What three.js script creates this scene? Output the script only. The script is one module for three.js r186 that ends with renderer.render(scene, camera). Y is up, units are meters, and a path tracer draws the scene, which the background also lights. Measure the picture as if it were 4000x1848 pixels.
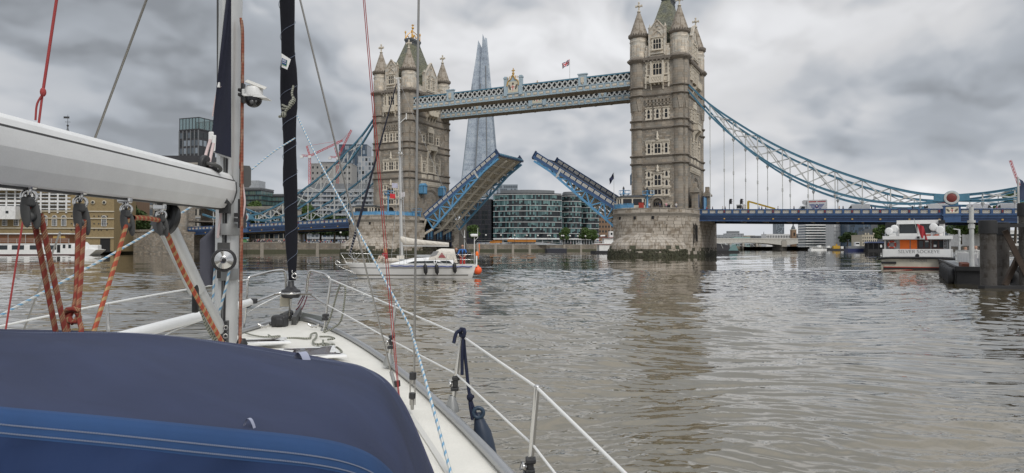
import * as THREE from 'three';
import { mergeGeometries } from 'three/addons/utils/BufferGeometryUtils.js';
import { RoundedBoxGeometry } from 'three/addons/geometries/RoundedBoxGeometry.js';
import { MarchingCubes } from 'three/addons/objects/MarchingCubes.js';
import { FontLoader } from 'three/addons/loaders/FontLoader.js';
import { TextGeometry } from 'three/addons/geometries/TextGeometry.js';

// ---------------------------------------------------------------- camera, sky, sun, exposure
const scene = new THREE.Scene();
const FOC = 2710, EYE = 2.15, PITCH = 0.01674;
const camera = new THREE.PerspectiveCamera(2 * Math.atan(924 / FOC) * 180 / Math.PI, 4000 / 1848, 0.05, 9000);
camera.position.set(0, EYE, 0);
camera.rotation.set(PITCH, 0, 0);
scene.add(camera);
const renderer = new THREE.WebGLRenderer({ antialias: true });
renderer.toneMapping = THREE.LinearToneMapping;
renderer.toneMappingExposure = 1.06;
renderer.shadowMap.enabled = true;

let seed = 7;
const rnd = () => { seed = (seed + 0x6d2b79f5) | 0; let t = Math.imul(seed ^ (seed >>> 15), 1 | seed); t = (t + Math.imul(t ^ (t >>> 7), 61 | t)) ^ t; return ((t ^ (t >>> 14)) >>> 0) / 4294967296; };
const rr = (a, b) => a + (b - a) * rnd();
const lerp = (a, b, t) => a + (b - a) * t, clamp = (x, a = 0, b = 1) => Math.min(b, Math.max(a, x)), sst = (a, b, x) => { const t = clamp((x - a) / (b - a)); return t * t * (3 - 2 * t); };
// value noise, tileable when per > 0
const HT = new Float32Array(65536); for (let i = 0; i < 65536; i++) HT[i] = rnd();
const hsh = (x, y) => HT[(Math.imul(x, 374761393) + Math.imul(y, 668265263) ^ (Math.imul(x, y) + (x << 7))) & 65535];
function vn(x, y, per = 0) {
  let ix = Math.floor(x), iy = Math.floor(y); const fx = x - ix, fy = y - iy, u = fx * fx * (3 - 2 * fx), v = fy * fy * (3 - 2 * fy);
  let jx = ix + 1, jy = iy + 1;
  if (per) { ix = ((ix % per) + per) % per; jx = ((jx % per) + per) % per; iy = ((iy % per) + per) % per; jy = ((jy % per) + per) % per; }
  return lerp(lerp(hsh(ix, iy), hsh(jx, iy), u), lerp(hsh(ix, jy), hsh(jx, jy), u), v);
}
function fbm(x, y, oct = 5, per = 0) { let s = 0, a = 0.5, n = 0; for (let i = 0; i < oct; i++) { s += a * vn(x + i * 17 * (per ? 0 : 1), y + i * 9 * (per ? 0 : 1), per); n += a; a *= 0.5; x *= 2; y *= 2; per *= 2; } return s / n; }

{ // overcast sky: layered stratocumulus, brighter towards the zenith, pale gap over the horizon
  const W = 2048, H = 1024, data = new Float32Array(W * H * 4), D = Math.PI / 180, DG = D;
  // broad cloud banks: [azimuth, elevation, azimuth width, elevation width, lift]
  const banks = [[-27, 13, 17, 6, -0.10], [-24, 9, 13, 4.5, -0.12], [-33, 17, 8, 3, -0.09], [-12, 19, 10, 3, 0.05], [0, 17, 11, 5, 0.10], [5, 9, 8, 3.5, 0.05], [12, 11, 9, 2, -0.02], [22, 17.5, 7, 2.2, 0.03], [27, 12, 13, 2.8, -0.08], [36, 8, 9, 2.2, -0.05], [18, 7.2, 5, 1.2, -0.10], [24, 5.4, 9, 1.7, 0.10], [34, 4, 10, 1.6, 0.12],
    [-16, 4, 12, 2.6, -0.04], [-30, 4.5, 6, 1.5, 0.08], [70, 14, 16, 4, -0.1], [-70, 12, 14, 4, -0.09], [110, 9, 16, 3, -0.1], [150, 14, 18, 4, -0.08], [-110, 14, 18, 4, -0.1], [-150, 9, 16, 3, -0.09], [90, 6, 10, 2, 0.08], [-60, 5, 9, 2, 0.07], [180, 6, 12, 2, 0.08]];
  for (let j = 0; j < H; j++) {
    const el = ((j + 0.5) / H - 0.5) * Math.PI, y = Math.sin(el), e = el / D;
    for (let i = 0; i < W; i++) {
      const ro = ((i + 0.5) / W - 0.5) * 2 * Math.PI, x = Math.cos(ro) * Math.cos(el), z = Math.sin(ro) * Math.cos(el);
      const az = Math.atan2(x, -z) / D, o = (j * W + i) * 4;
      let L, warm = 0;
      if (y < 0) L = 0.40; else {
        const cx = (az + 180) / 8, cz = 24 * (1 - Math.exp(-e / 26)) * 0.2 * 1.25 + 0.35 * Math.sin(az * DG * 3);
        const w1 = fbm(cx + 3, cz * 1.3 + 1, 4, 45), w2 = fbm(cx + 11, cz * 1.3 + 7, 4, 45), n1 = fbm(cx * 0.6 + 1.6 * (w1 - 0.5) + 5, cz * 1.4 + 1.5 * (w2 - 0.5), 6, 27), n2 = fbm((cx + 0.9 * (w2 - 0.5)) * 2, (cz + 0.7 * (w1 - 0.5)) * 4.5, 7, 90);
        L = 0.515 + 0.45 * sst(12, 80, e) + 0.05 * Math.exp(-e / 4.5) + 0.05 * Math.exp(-e / 11);
        const soft = 1 - sst(25, 60, e) * 0.5, bil = 1 - Math.abs(2 * n2 - 1);
        let d = (n1 - 0.5) * 0.36 + (sst(0.34, 0.68, n1) - 0.5) * 0.12 + (n2 - 0.5) * 0.22 + (bil - 0.7) * 0.08;
        for (const [a, b, wa, wb, amt] of banks) {
          let da = az - a; if (da > 180) da -= 360; if (da < -180) da += 360;
          const q = (da / wa) ** 2 + ((e - b + (w1 - 0.5) * 5) / wb) ** 2; if (q < 6) d += amt * 1.25 * Math.exp(-q) * (0.55 + 0.9 * n1);
        }
        L += d * soft; warm = clamp(d * 1.3, -0.16, 0.12); L = Math.max(0.27, L);
        L = lerp(0.66 + d * 0.25, L, sst(0, 4, e) * 0.8 + 0.2);
      }
      data[o] = L * (0.963 + warm * 0.22); data[o + 1] = L * 1.0; data[o + 2] = L * (1.06 - warm * 0.26); data[o + 3] = 1;
    }
  }
  const t = new THREE.DataTexture(data, W, H, THREE.RGBAFormat, THREE.FloatType);
  t.mapping = THREE.EquirectangularReflectionMapping; t.magFilter = THREE.LinearFilter; t.needsUpdate = true;
  scene.background = t; scene.environment = t;
}
const sun = new THREE.DirectionalLight(new THREE.Color(1, 0.965, 0.91), 1.5);
sun.position.set(85, 190, 125); sun.target.position.set(0, 0, -60); sun.castShadow = true; sun.shadow.radius = 45;
sun.shadow.camera.left = -260; sun.shadow.camera.right = 260; sun.shadow.camera.top = 260; sun.shadow.camera.bottom = -260; sun.shadow.camera.far = 900; sun.shadow.mapSize.set(2048, 2048);
sun.name = 'sun'; scene.add(sun, sun.target);

// ---------------------------------------------------------------- helpers
const V = (x, y, z) => new THREE.Vector3(x, y, z), A3 = (v) => v.isVector3 ? v : V(...v);
// a point of the place seen at photo position (px, py), d metres in front of the eye
const P = (px, py, d) => { const x = (px - 2000) / FOC * d, yc = (924 - py) / FOC * d, c = Math.cos(PITCH), s = Math.sin(PITCH); return V(x, EYE + yc * c + d * s, -(d * c - yc * s)); };
const PW = (px, py) => { const a = (py - 969.4) / FOC; return P(px, py, EYE / a); };      // on the water
const DEG = Math.PI / 180;
const fin = (g) => { const h = g.index ? g.toNonIndexed() : g; for (const k of Object.keys(h.attributes)) if (!['position', 'normal', 'uv'].includes(k)) h.deleteAttribute(k); if (!h.attributes.uv) h.setAttribute('uv', new THREE.BufferAttribute(new Float32Array(h.attributes.position.count * 2), 2)); return h; };
const tr = (g, x = 0, y = 0, z = 0, rx = 0, ry = 0, rz = 0) => { if (rx || ry || rz) g.applyMatrix4(new THREE.Matrix4().makeRotationFromEuler(new THREE.Euler(rx, ry, rz))); return g.translate(x, y, z); };
const bx = (w, h, d, x = 0, y = 0, z = 0, rx = 0, ry = 0, rz = 0) => tr(fin(new THREE.BoxGeometry(w, h, d)), x, y, z, rx, ry, rz);
const bb = (x0, x1, y0, y1, z0, z1) => bx(x1 - x0, y1 - y0, z1 - z0, (x0 + x1) / 2, (y0 + y1) / 2, (z0 + z1) / 2);
const rb = (w, h, d, r, x = 0, y = 0, z = 0, rx = 0, ry = 0, rz = 0, s = 2) => tr(fin(new RoundedBoxGeometry(w, h, d, s, r)), x, y, z, rx, ry, rz);
const UPV = V(0, 1, 0);
const tb = (a, b, r, r2 = r, n = 6, open = false) => { a = A3(a); b = A3(b); const d = b.clone().sub(a), l = d.length(); const g = new THREE.CylinderGeometry(r2, r, l, n, 1, open); g.applyQuaternion(new THREE.Quaternion().setFromUnitVectors(UPV, d.divideScalar(l))); const m = a.clone().add(b).multiplyScalar(0.5); return fin(g.translate(m.x, m.y, m.z)); };
// square bar between two points
const bar = (a, b, w, h = w, up = UPV) => { a = A3(a); b = A3(b); const d = b.clone().sub(a), l = d.length(); d.divideScalar(l); let s = d.clone().cross(up); if (s.lengthSq() < 1e-6) s = V(1, 0, 0); s.normalize(); const u = s.clone().cross(d); const g = new THREE.BoxGeometry(w, h, l); g.applyMatrix4(new THREE.Matrix4().makeBasis(s, u, d.clone().negate())); const m = a.clone().add(b).multiplyScalar(0.5); return fin(g.translate(m.x, m.y, m.z)); };
const pipe = (pts, r, n = 6, seg = 0, closed = false) => fin(new THREE.TubeGeometry(new THREE.CatmullRomCurve3(pts.map(A3), closed, 'centripetal'), seg || pts.length * 6, r, n, closed));
const lath = (pts, n = 12, p0 = 0, pl = Math.PI * 2) => fin(new THREE.LatheGeometry(pts.map((p) => new THREE.Vector2(p[0], p[1])), n, p0, pl));
const sph = (r, x = 0, y = 0, z = 0, sx = 1, sy = 1, sz = 1, n = 12) => fin(new THREE.SphereGeometry(r, n, Math.max(6, n * 0.7 | 0))).scale(sx, sy, sz).translate(x, y, z);
const shp = (pts, holes = []) => { const s = new THREE.Shape(pts.map((p) => new THREE.Vector2(p[0], p[1]))); for (const h of holes) s.holes.push(new THREE.Path(h.map((p) => new THREE.Vector2(p[0], p[1])))); return s; };
const ext = (pts, d, holes = [], bev = 0) => fin(new THREE.ExtrudeGeometry(shp(pts, holes), { depth: d, bevelEnabled: bev > 0, bevelSize: bev, bevelThickness: bev, bevelSegments: 1, steps: 1, curveSegments: 6 }));
// surface through rows of points, with smooth normals
function loft(rows, closeU = false) {
  const nu = rows[0].length, nv = rows.length, pos = [], uv = [], idx = [], cols = closeU ? nu + 1 : nu;
  let vl = 0;
  rows.forEach((r, j) => { let l = 0; if (j) vl += A3(r[0]).distanceTo(A3(rows[j - 1][0])); for (let i = 0; i < cols; i++) { const p = A3(r[i % nu]); if (i) l += p.distanceTo(A3(r[(i - 1) % nu])); pos.push(p.x, p.y, p.z); uv.push(l, vl); } });
  for (let j = 0; j < nv - 1; j++) for (let i = 0; i < cols - 1; i++) { const a = j * cols + i; idx.push(a, a + 1, a + cols, a + 1, a + cols + 1, a + cols); }
  const g = new THREE.BufferGeometry(); g.setAttribute('position', new THREE.Float32BufferAttribute(pos, 3)); g.setAttribute('uv', new THREE.Float32BufferAttribute(uv, 2)); g.setIndex(idx); g.computeVertexNormals(); g.userData.keep = 1;
  const f = fin(g); f.userData.keep = 1; return f;
}
const quad = (a, b, c, d) => { const g = new THREE.BufferGeometry(); const p = [a, b, c, a, c, d].map(A3); g.setFromPoints(p); g.computeVertexNormals(); return fin(g); };
// uv in metres from position, by the main direction of each face
function metric(g) {
  const p = g.attributes.position, u = g.attributes.uv, a = V(), b = V(), c = V();
  for (let i = 0; i < p.count; i += 3) {
    a.fromBufferAttribute(p, i); b.fromBufferAttribute(p, i + 1); c.fromBufferAttribute(p, i + 2);
    const n = b.clone().sub(a).cross(c.clone().sub(a)), X = Math.abs(n.x), Y = Math.abs(n.y), Z = Math.abs(n.z);
    for (const [k, q] of [[0, a], [1, b], [2, c]]) if (Y > X && Y > Z) u.setXY(i + k, q.x, q.z); else if (X > Z) u.setXY(i + k, q.z, q.y); else u.setXY(i + k, q.x, q.y);
  }
  return g;
}
const join = (gs) => { gs = gs.flat(9).filter(Boolean); const keep = gs.some((g) => g.userData.keep); for (const g of gs) if (!g.userData.keep) metric(g); const m = gs.length === 1 ? gs[0] : mergeGeometries(gs); if (keep) m.userData.keep = 1; return m; };
const used = new Map();
const numbered = (n) => { const k = used.get(n) ?? 0; used.set(n, k + 1); return k ? n + '_' + String(k).padStart(3, '0') : n; };
// one named mesh out of geometries
function obj(name, gs, m, parent) { const g = gs.isBufferGeometry && !gs.fresh ? (gs.userData.done ? gs : join([gs])) : join([gs]); g.userData.done = 1; const o = new THREE.Mesh(g, m); o.name = parent ? name : numbered(name); o.castShadow = o.receiveShadow = true; (parent ?? scene).add(o); return o; }
const put = (g) => { const m = join([g]); m.userData.done = 1; return m; };          // a geometry shared by many meshes
const tag = (o, label, category, group, kind) => { if (label) o.userData.label = label; if (category) o.userData.category = category; if (group) o.userData.group = group; if (kind) o.userData.kind = kind; return o; };
function thing(name, label, category, pos = [0, 0, 0], turn = 0, group) { const o = new THREE.Group(); o.name = numbered(name); const p = A3(pos); o.position.copy(p); o.rotation.y = turn; scene.add(o); return tag(o, label, category, group); }
function dup(o, pos, turn, label, group) { const c = o.clone(); c.name = numbered(o.name.replace(/_\d{3}$/, '')); scene.add(c); if (pos) c.position.copy(A3(pos)); if (turn !== undefined) c.rotation.y = turn; c.userData = { ...o.userData }; if (label) c.userData.label = label; if (group) c.userData.group = group; return c; }
const struct = (o) => tag(o, null, null, null, 'structure');

// ---------------------------------------------------------------- textures and materials
function dtex(n, f, srgb = false, m = n) {
  const d = new Uint8Array(n * m * 4);
  for (let y = 0; y < m; y++) for (let x = 0; x < n; x++) { const c = f(x / n, y / m, x, y), o = (y * n + x) * 4; if (typeof c === 'number') d[o] = d[o + 1] = d[o + 2] = clamp(c) * 255; else { d[o] = clamp(c[0]) * 255; d[o + 1] = clamp(c[1]) * 255; d[o + 2] = clamp(c[2]) * 255; } d[o + 3] = 255; }
  const t = new THREE.DataTexture(d, n, m); t.wrapS = t.wrapT = THREE.RepeatWrapping; t.magFilter = THREE.LinearFilter; t.minFilter = THREE.LinearMipmapLinearFilter; t.generateMipmaps = true; if (srgb) t.colorSpace = THREE.SRGBColorSpace; t.needsUpdate = true; return t;
}
const rep = (t, sx, sy = sx) => { const c = t.clone(); c.repeat.set(1 / sx, 1 / sy); c.needsUpdate = true; return c; };
const T = {};
T.grain = dtex(512, (u, v) => { const w = fbm(u * 5, v * 5, 3, 5) * 1.5; return 0.80 + 0.16 * fbm(u * 7 + w, v * 7 + w, 6, 7) + 0.05 * (hsh((u * 512) | 0, (v * 512) | 0) - 0.5); }, true);
T.paint = dtex(256, (u, v) => { const w = fbm(u * 4, v * 4, 3, 4) * 2; return 0.92 + 0.06 * fbm(u * 9 + w, v * 9 + w, 5, 9) + 0.02 * (hsh((u * 256) | 0, (v * 256) | 0) - 0.5); }, true);
T.fade = dtex(512, (u, v) => { const w = fbm(u * 4, v * 4, 4, 4) * 2, a = fbm(u * 5 + w, v * 3 + w, 6, 5), b = fbm(u * 30, v * 10, 4, 30), m = 0; return 0.87 + 0.22 * (a - 0.5) + 0.08 * (b - 0.5) + m; }, true);
T.grime = dtex(512, (u, v) => { const a = fbm(u * 5, v * 5, 6, 5), b = vn(u * 40, v * 6, 0) * 0.3 + fbm(u * 12, v * 12, 4, 12) * 0.7, s = sst(0.5, 0.7, a * 0.6 + b * 0.42); const l = 0.96 - 0.20 * s; return [l, l * (1 - 0.03 * s), l * (1 - 0.07 * s)]; }, true);
T.bump = dtex(512, (u, v) => fbm(u * 16, v * 16, 6, 16));
// ashlar: courses of stones of uneven length, tone differs stone by stone
function ashlar(rows, n, lo, hi, tone, mort) {
  const H = new Float32Array(n * n), C = new Float32Array(n * n * 3), rh = n / rows;
  for (let r = 0; r < rows; r++) {
    const cuts = [0]; let x = 0; while (x < n - lo * rh) { x += rh * rr(lo, hi); if (x < n - lo * rh * 0.7) cuts.push(x); else break; } cuts.push(n);
    for (let c = 0; c < cuts.length - 1; c++) {
      const t = 1 + (rnd() - 0.5) * tone + (rnd() < 0.06 ? tone * 0.6 : 0), w = (rnd() - 0.5) * 0.05, hh = 0.55 + 0.45 * rnd();
      for (let yy = (r * rh) | 0; yy < (r + 1) * rh; yy++) for (let xx = cuts[c] | 0; xx < (cuts[c + 1] | 0); xx++) {
        const e = Math.min(yy - r * rh, (r + 1) * rh - 1 - yy, xx - cuts[c], cuts[c + 1] - 1 - xx), m = e < mort ? 0 : 1, k = yy * n + xx;
        H[k] = m * hh * (0.8 + 0.2 * hsh(xx >> 1, yy >> 1)); const l = (m ? t : t * 0.72) * (0.80 + 0.14 * fbm(xx / n * 12, yy / n * 12, 4, 12) + 0.24 * fbm(xx / n * 6, yy / n * 3, 4, 6)); C[k * 3] = l * (1 + w); C[k * 3 + 1] = l; C[k * 3 + 2] = l * (1 - w);
      }
    }
  }
  return { map: dtex(n, (u, v, x, y) => { const k = (y * n + x) * 3; return [C[k] * 0.8, C[k + 1] * 0.8, C[k + 2] * 0.8]; }, true), bump: dtex(n, (u, v, x, y) => H[y * n + x]) };
}
T.ashA = ashlar(24, 768, 1.2, 2.8, 0.20, 1); T.ashB = ashlar(16, 640, 1.4, 2.6, 0.10, 1);
T.slate = dtex(512, (u, v) => { const r = Math.floor(v * 40), x = u * 32 + (r & 1) * 0.5, c = Math.floor(x), t = 0.62 + 0.3 * hsh(c + 7, r + 3), e = (v * 40 % 1) < 0.12 || (x % 1) < 0.06 ? 0.6 : 1, m = fbm(u * 6, v * 6, 5, 6); return [t * e * lerp(0.95, 1.08, m), t * e * lerp(0.97, 1.05, m), t * e * lerp(1.0, 0.86, m)]; }, true);
T.weave = dtex(256, (u, v, x, y) => 0.5 + 0.25 * Math.sin(x * Math.PI / 2) * Math.cos(y * Math.PI / 2) + 0.2 * (hsh(x, y) - 0.5));
const lin = (c) => new THREE.Color().setRGB(c[0], c[1], c[2]);
const MS = (c, rough = 0.6, o = {}) => new THREE.MeshStandardMaterial({ color: lin(c), roughness: rough, ...o });
const MP = (c, rough = 0.6, o = {}) => new THREE.MeshPhysicalMaterial({ color: lin(c), roughness: rough, ...o });
const MG = (c, rough = 0.6, size = 2, o = {}) => MS(c.map((x) => x * 1.16), rough, { map: rep(T.grain, size), ...o });   // with grain
const M = {
  granite: MS([0.475, 0.42, 0.35], 0.85, { map: rep(T.ashA.map, 10, 10), bumpMap: rep(T.ashA.bump, 10, 10), bumpScale: 0.05 }),
  graniteSmooth: MS([0.485, 0.43, 0.36], 0.85, { map: rep(T.ashB.map, 10, 10), bumpMap: rep(T.ashB.bump, 10, 10), bumpScale: 0.015 }),
  portland: MS([0.92, 0.84, 0.72], 0.85, { map: rep(T.ashB.map, 7, 7), bumpMap: rep(T.ashB.bump, 7, 7), bumpScale: 0.012 }),
  cream: MG([0.70, 0.635, 0.53], 0.8, 1.3), trim: MG([0.22, 0.19, 0.16], 0.85, 2), spire: MS([0.42, 0.37, 0.31], 0.85, { map: rep(T.grime, 3) }),
  slate: MS([0.30, 0.31, 0.275], 0.75, { map: rep(T.slate, 8, 8) }), lead: MG([0.10, 0.11, 0.12], 0.5, 2),
  gold: MS([0.72, 0.42, 0.10], 0.32, { metalness: 0.75 }), goldPaint: MG([0.62, 0.40, 0.13], 0.5, 1),
  glassDark: MP([0.018, 0.02, 0.025], 0.06, { specularIntensity: 0.8 }),
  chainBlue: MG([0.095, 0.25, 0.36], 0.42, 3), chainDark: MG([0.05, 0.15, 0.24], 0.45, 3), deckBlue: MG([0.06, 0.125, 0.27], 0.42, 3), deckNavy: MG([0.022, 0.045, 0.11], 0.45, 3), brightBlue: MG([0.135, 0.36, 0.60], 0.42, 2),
  paleBlue: MG([0.44, 0.55, 0.62], 0.5, 2), white: MG([0.62, 0.63, 0.615], 0.45, 2), steelCream: MG([0.68, 0.63, 0.54], 0.6, 2), soffit: MG([0.30, 0.255, 0.20], 0.8, 3), iron: MG([0.05, 0.05, 0.052], 0.5, 1),
  tarmac: MG([0.06, 0.06, 0.062], 0.9, 3), redPaint: MS([0.42, 0.05, 0.03], 0.5), redDeep: MS([0.19, 0.035, 0.03], 0.5), black: MS([0.018, 0.018, 0.02], 0.5), dark: MS([0.012, 0.012, 0.014], 0.8),
};
// ---------------------------------------------------------------- the river
{
  const waves = []; const s0 = seed; seed = 99;
  const add = (n, l0, l1, steep, dir, spread) => { for (let i = 0; i < n; i++) { const L = l0 * Math.pow(l1 / l0, (i + rnd()) / n), a = dir + (rnd() + rnd() - 1) * spread, k = 2 * Math.PI / L; waves.push([k * Math.sin(a), k * Math.cos(a), steep * L / (2 * Math.PI) * (0.6 + 0.8 * rnd()), rnd() * 6.283, L]); } };
  add(5, 9, 22, 0.005, 0.9, 0.5); add(14, 2.2, 6.5, 0.008, 0.45, 0.5); add(22, 0.9, 2.1, 0.011, 0.2, 0.6); add(30, 0.3, 0.9, 0.026, 0.08, 0.7); add(36, 0.12, 0.3, 0.046, 0.0, 0.85); add(26, 0.05, 0.12, 0.042, 0.0, 1.0);
  seed = s0;
  const rad = [0.02, 1]; for (let r = 1.9; r < 70; r *= 1.0043) rad.push(r); for (let r = 70; r < 3400; r *= 1.014) rad.push(r); rad.push(8000);
  const ang = []; for (let a = -180; a < -52; a += 8) ang.push(a); for (let a = -52; a <= 52.001; a += 0.155) ang.push(a); for (let a = 60; a <= 180; a += 8) ang.push(a);
  const nr = rad.length, na = ang.length, pos = new Float32Array(nr * na * 3), uv = new Float32Array(nr * na * 2), idx = new Uint32Array((nr - 1) * (na - 1) * 6);
  for (let j = 0; j < nr; j++) {
    const r = rad[j], sp = r * 0.0044 * (r > 70 ? 2.4 : 1);
    const live = waves.map((w) => [...w, sst(1.5 * sp, 3.2 * sp, w[4])]).filter((w) => w[5] > 0.01);
    for (let i = 0; i < na; i++) {
      const a = ang[i] * DEG, x = Math.sin(a) * r, z = -Math.cos(a) * r; let y = 0; const k = j * na + i;
      if (r > 1.5 && r < 3000 && Math.abs(ang[i]) < 53) {
        const wx = x + 0.9 * Math.sin(z * 0.31 + x * 0.13) + 0.25 * Math.sin(z * 1.3 - x * 0.7), wz = z + 0.9 * Math.sin(x * 0.27 - z * 0.11) + 0.25 * Math.sin(x * 1.1 + z * 0.9);
        const gust = 0.62 + 0.75 * vn(x * 0.09 + 40, z * 0.05 + 9) , gs = 0.12 + 1.75 * vn(x * 0.23 + 4, z * 0.16 + 90) * (0.6 + 0.8 * vn(x * 0.9, z * 0.6 + 33));
        for (const w of live) { const ph = w[0] * wx + w[1] * wz + w[3], s = Math.sin(ph); y += w[2] * w[5] * (w[4] < 0.8 ? gs : gust) * (s + 0.22 * (2 * s * s - 1) * (w[4] > 0.5 ? 1 : 0)); }
      }
      pos[k * 3] = x; pos[k * 3 + 1] = y; pos[k * 3 + 2] = z; uv[k * 2] = x; uv[k * 2 + 1] = z;
    }
  }
  let q = 0; for (let j = 0; j < nr - 1; j++) for (let i = 0; i < na - 1; i++) { const a = j * na + i, b = a + 1, c = a + na, d = c + 1; idx[q++] = a; idx[q++] = b; idx[q++] = c; idx[q++] = b; idx[q++] = d; idx[q++] = c; }
  const g = new THREE.BufferGeometry(); g.setAttribute('position', new THREE.BufferAttribute(pos, 3)); g.setAttribute('uv', new THREE.BufferAttribute(uv, 2)); g.setIndex(new THREE.BufferAttribute(idx, 1)); g.computeVertexNormals(); g.userData.done = 1;
  { const n = g.attributes.normal; if (n.getY((nr >> 1) * na + (na >> 1)) < 0) { for (let i = 0; i < idx.length; i += 3) { const t = idx[i]; idx[i] = idx[i + 1]; idx[i + 1] = t; } g.computeVertexNormals(); } }
  const rip = dtex(512, (u, v) => { let s = 0; s += fbm(u * 9, v * 9, 4, 9) * 0.6; s += (1 - Math.abs(2 * fbm(u * 14, v * 14, 4, 14) - 1)) * 0.4; return s; });
  const wm = MP([0.096, 0.076, 0.036], 0.01, { ior: 2.3, specularColor: lin([1, 0.95, 0.86]), clearcoat: 0.7, clearcoatRoughness: 0.01, bumpMap: rep(rip, 3.1, 2.3), bumpScale: 0.004 });
  const w = obj('river_water', g, wm); struct(w); w.castShadow = false;
}
// ---------------------------------------------------------------- the bridge: local x = north (right), z = east (towards the eye)
const TH = -(90 - 63.184) * DEG, BO = V(41.5, 0, -183.34), SPAN = -82, HX = 62.5;
const cT = Math.cos(TH), sT = Math.sin(TH);
const B = (x, y, z) => V(BO.x + x * cT + z * sT, y, BO.z - x * sT + z * cT);
const bridge = (name, label, cat, x = 0, z = 0, group, y = 0) => thing(name, label, cat, B(x, y, z), TH, group);
const HW = 9.8, PT = 11.5;

// ---- piers
function nose(w, z0, z1, n, e, off = 0) { const p = []; for (let i = 0; i <= n; i++) { const a = i / n * Math.PI, c = Math.cos(a), s = Math.sin(a); p.push([(w + off) * Math.sign(c) * Math.abs(c) ** (2 / e), z0 + (z1 - z0 + off) * s ** (2 / e)]); } return p; }
M.pierCore = MG([0.2, 0.18, 0.155], 0.9, 3);
M.stones = [[0.375, 0.335, 0.285], [0.40, 0.36, 0.31], [0.355, 0.315, 0.268], [0.425, 0.38, 0.325]].map((c) => MS(c.map((x) => x * 1.2), 0.88, { map: rep(T.grime, 5), bumpMap: rep(T.bump, 1.5), bumpScale: 0.02 }));
M.algae = [[0.065, 0.068, 0.04], [0.085, 0.085, 0.05], [0.075, 0.07, 0.045]].map((c) => MG(c, 0.75, 1.5));
M.coping = MG([0.34, 0.305, 0.26], 0.85, 2);
function pier(label, x0, recess) {
  const g = bridge('bridge_pier', label, 'pier', x0, 0, 'granite river piers of the bridge');
  // plan outline of the upper wall, from the south-west corner round the east nose to the north-west
  const outline = (off) => [...[[HW + off, -12]], ...nose(HW, 11, 24, 26, 2.7, off), [-HW - off, -12]];
  const full = [...nose(HW - 0.25, 11, 23.7, 20, 2.7), ...nose(HW - 0.25, 11, 23.7, 20, 2.7).map(([a, b]) => [-a, -b])];
  let core = tr(ext(full, PT + 2.9), 0, 0, 0, Math.PI / 2); core = core.translate(0, PT - 0.1, 0);
  if (recess) { // chamber the leaf sinks into: three walls instead of a solid block
    const s = recess, a = full.filter(([x]) => x * s < HW - 1);
    const L = [[-s * (HW - 0.25), -12], [-s * (HW - 0.25), 12], [s * (HW - 0.25), 12], [s * (HW - 0.25), 8.4], [-s * 2, 8.4], [-s * 2, -8.4], [s * (HW - 0.25), -8.4], [s * (HW - 0.25), -12]];
    core = [tr(ext(nose(HW - 0.25, 11.9, 23.7, 20, 2.7), PT + 2.9), 0, 0, 0, Math.PI / 2).translate(0, PT - 0.1, 0), tr(ext(nose(HW - 0.25, 11.9, 23.7, 20, 2.7), PT + 2.9), 0, 0, 0, Math.PI / 2).rotateY(Math.PI).translate(0, PT - 0.1, 0), tr(ext(L, PT + 2.9), 0, 0, 0, Math.PI / 2).translate(0, PT - 0.1, 0), bb(Math.min(-s * 2, s * 9.5), Math.max(-s * 2, s * 9.5), -3, 1.2, -8.4, 8.4), bb(Math.min(-s * 2, s * 3.6), Math.max(-s * 2, s * 3.6), PT - 1.3, PT - 0.12, -8.4, 8.4)];
  }
  obj('core', core, M.pierCore, g);
  // courses of stone blocks laid along the outline
  let count = 0; const rest = [[], [], [], [], [], [], []];
  const lay = (pts, y, h, len, th, want, skip) => {
    let i = 0, t = 0, p = pts[0]; const step = (l) => { let c = p, left = l; while (i < pts.length - 1) { const q = pts[i + 1], d = Math.hypot(q[0] - c[0], q[1] - c[1]); if (d >= left) { const k = left / d; c = [c[0] + (q[0] - c[0]) * k, c[1] + (q[1] - c[1]) * k]; return c; } left -= d; c = q; i++; } return null; };
    p = pts[0]; let first = true;
    for (; ;) { const l = len * rr(0.65, 1.35) * (first ? rr(0.4, 1) : 1); first = false; const a = p, b = step(l); if (!b) break; p = b;
      const cx = (a[0] + b[0]) / 2, cz = (a[1] + b[1]) / 2, dx = b[0] - a[0], dz = b[1] - a[1], dl = Math.hypot(dx, dz); if (dl < 0.3) continue;
      if (skip && skip(cx, cz)) continue;
      const alg = y < 1.1 + rr(-0.5, 0.5) || (y < 2.2 && rnd() < 0.22), m = alg ? (rnd() * 3 | 0) : (rnd() * 4 | 0), ang = Math.atan2(-dz, dx);
      const front = cz > 4 && (dx < 0 || true);
      const gq = () => bx(dl - 0.05, h - 0.05, th + rr(-0.03, 0.03), cx, y + h / 2, cz, 0, ang, 0);
      if (want(cx, cz) && count < 296) { count++; obj('stone', gq(), (alg ? M.algae : M.stones)[m], g); } else rest[alg ? 4 + m : m].push(gq()); }
  };
  const vis = (x, z) => z > 6 || x > 9, chamber = recess ? (x, z) => x * recess > HW - 0.6 && Math.abs(z) < 8.4 : null;
  const o = outline(0);
  const rows = []; for (let y = -0.9; y < PT - 1.9; y += 0.78) rows.push(y);
  rows.reverse().forEach((y, k) => lay(o, y, Math.min(0.78, PT - 1.85 - y), 1.75, 0.55, (x, z) => vis(x, z) && (k < 9), chamber));
  lay(outline(0.02), PT - 1.02, 0.82, 2.1, 0.55, () => false, chamber);
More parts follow.
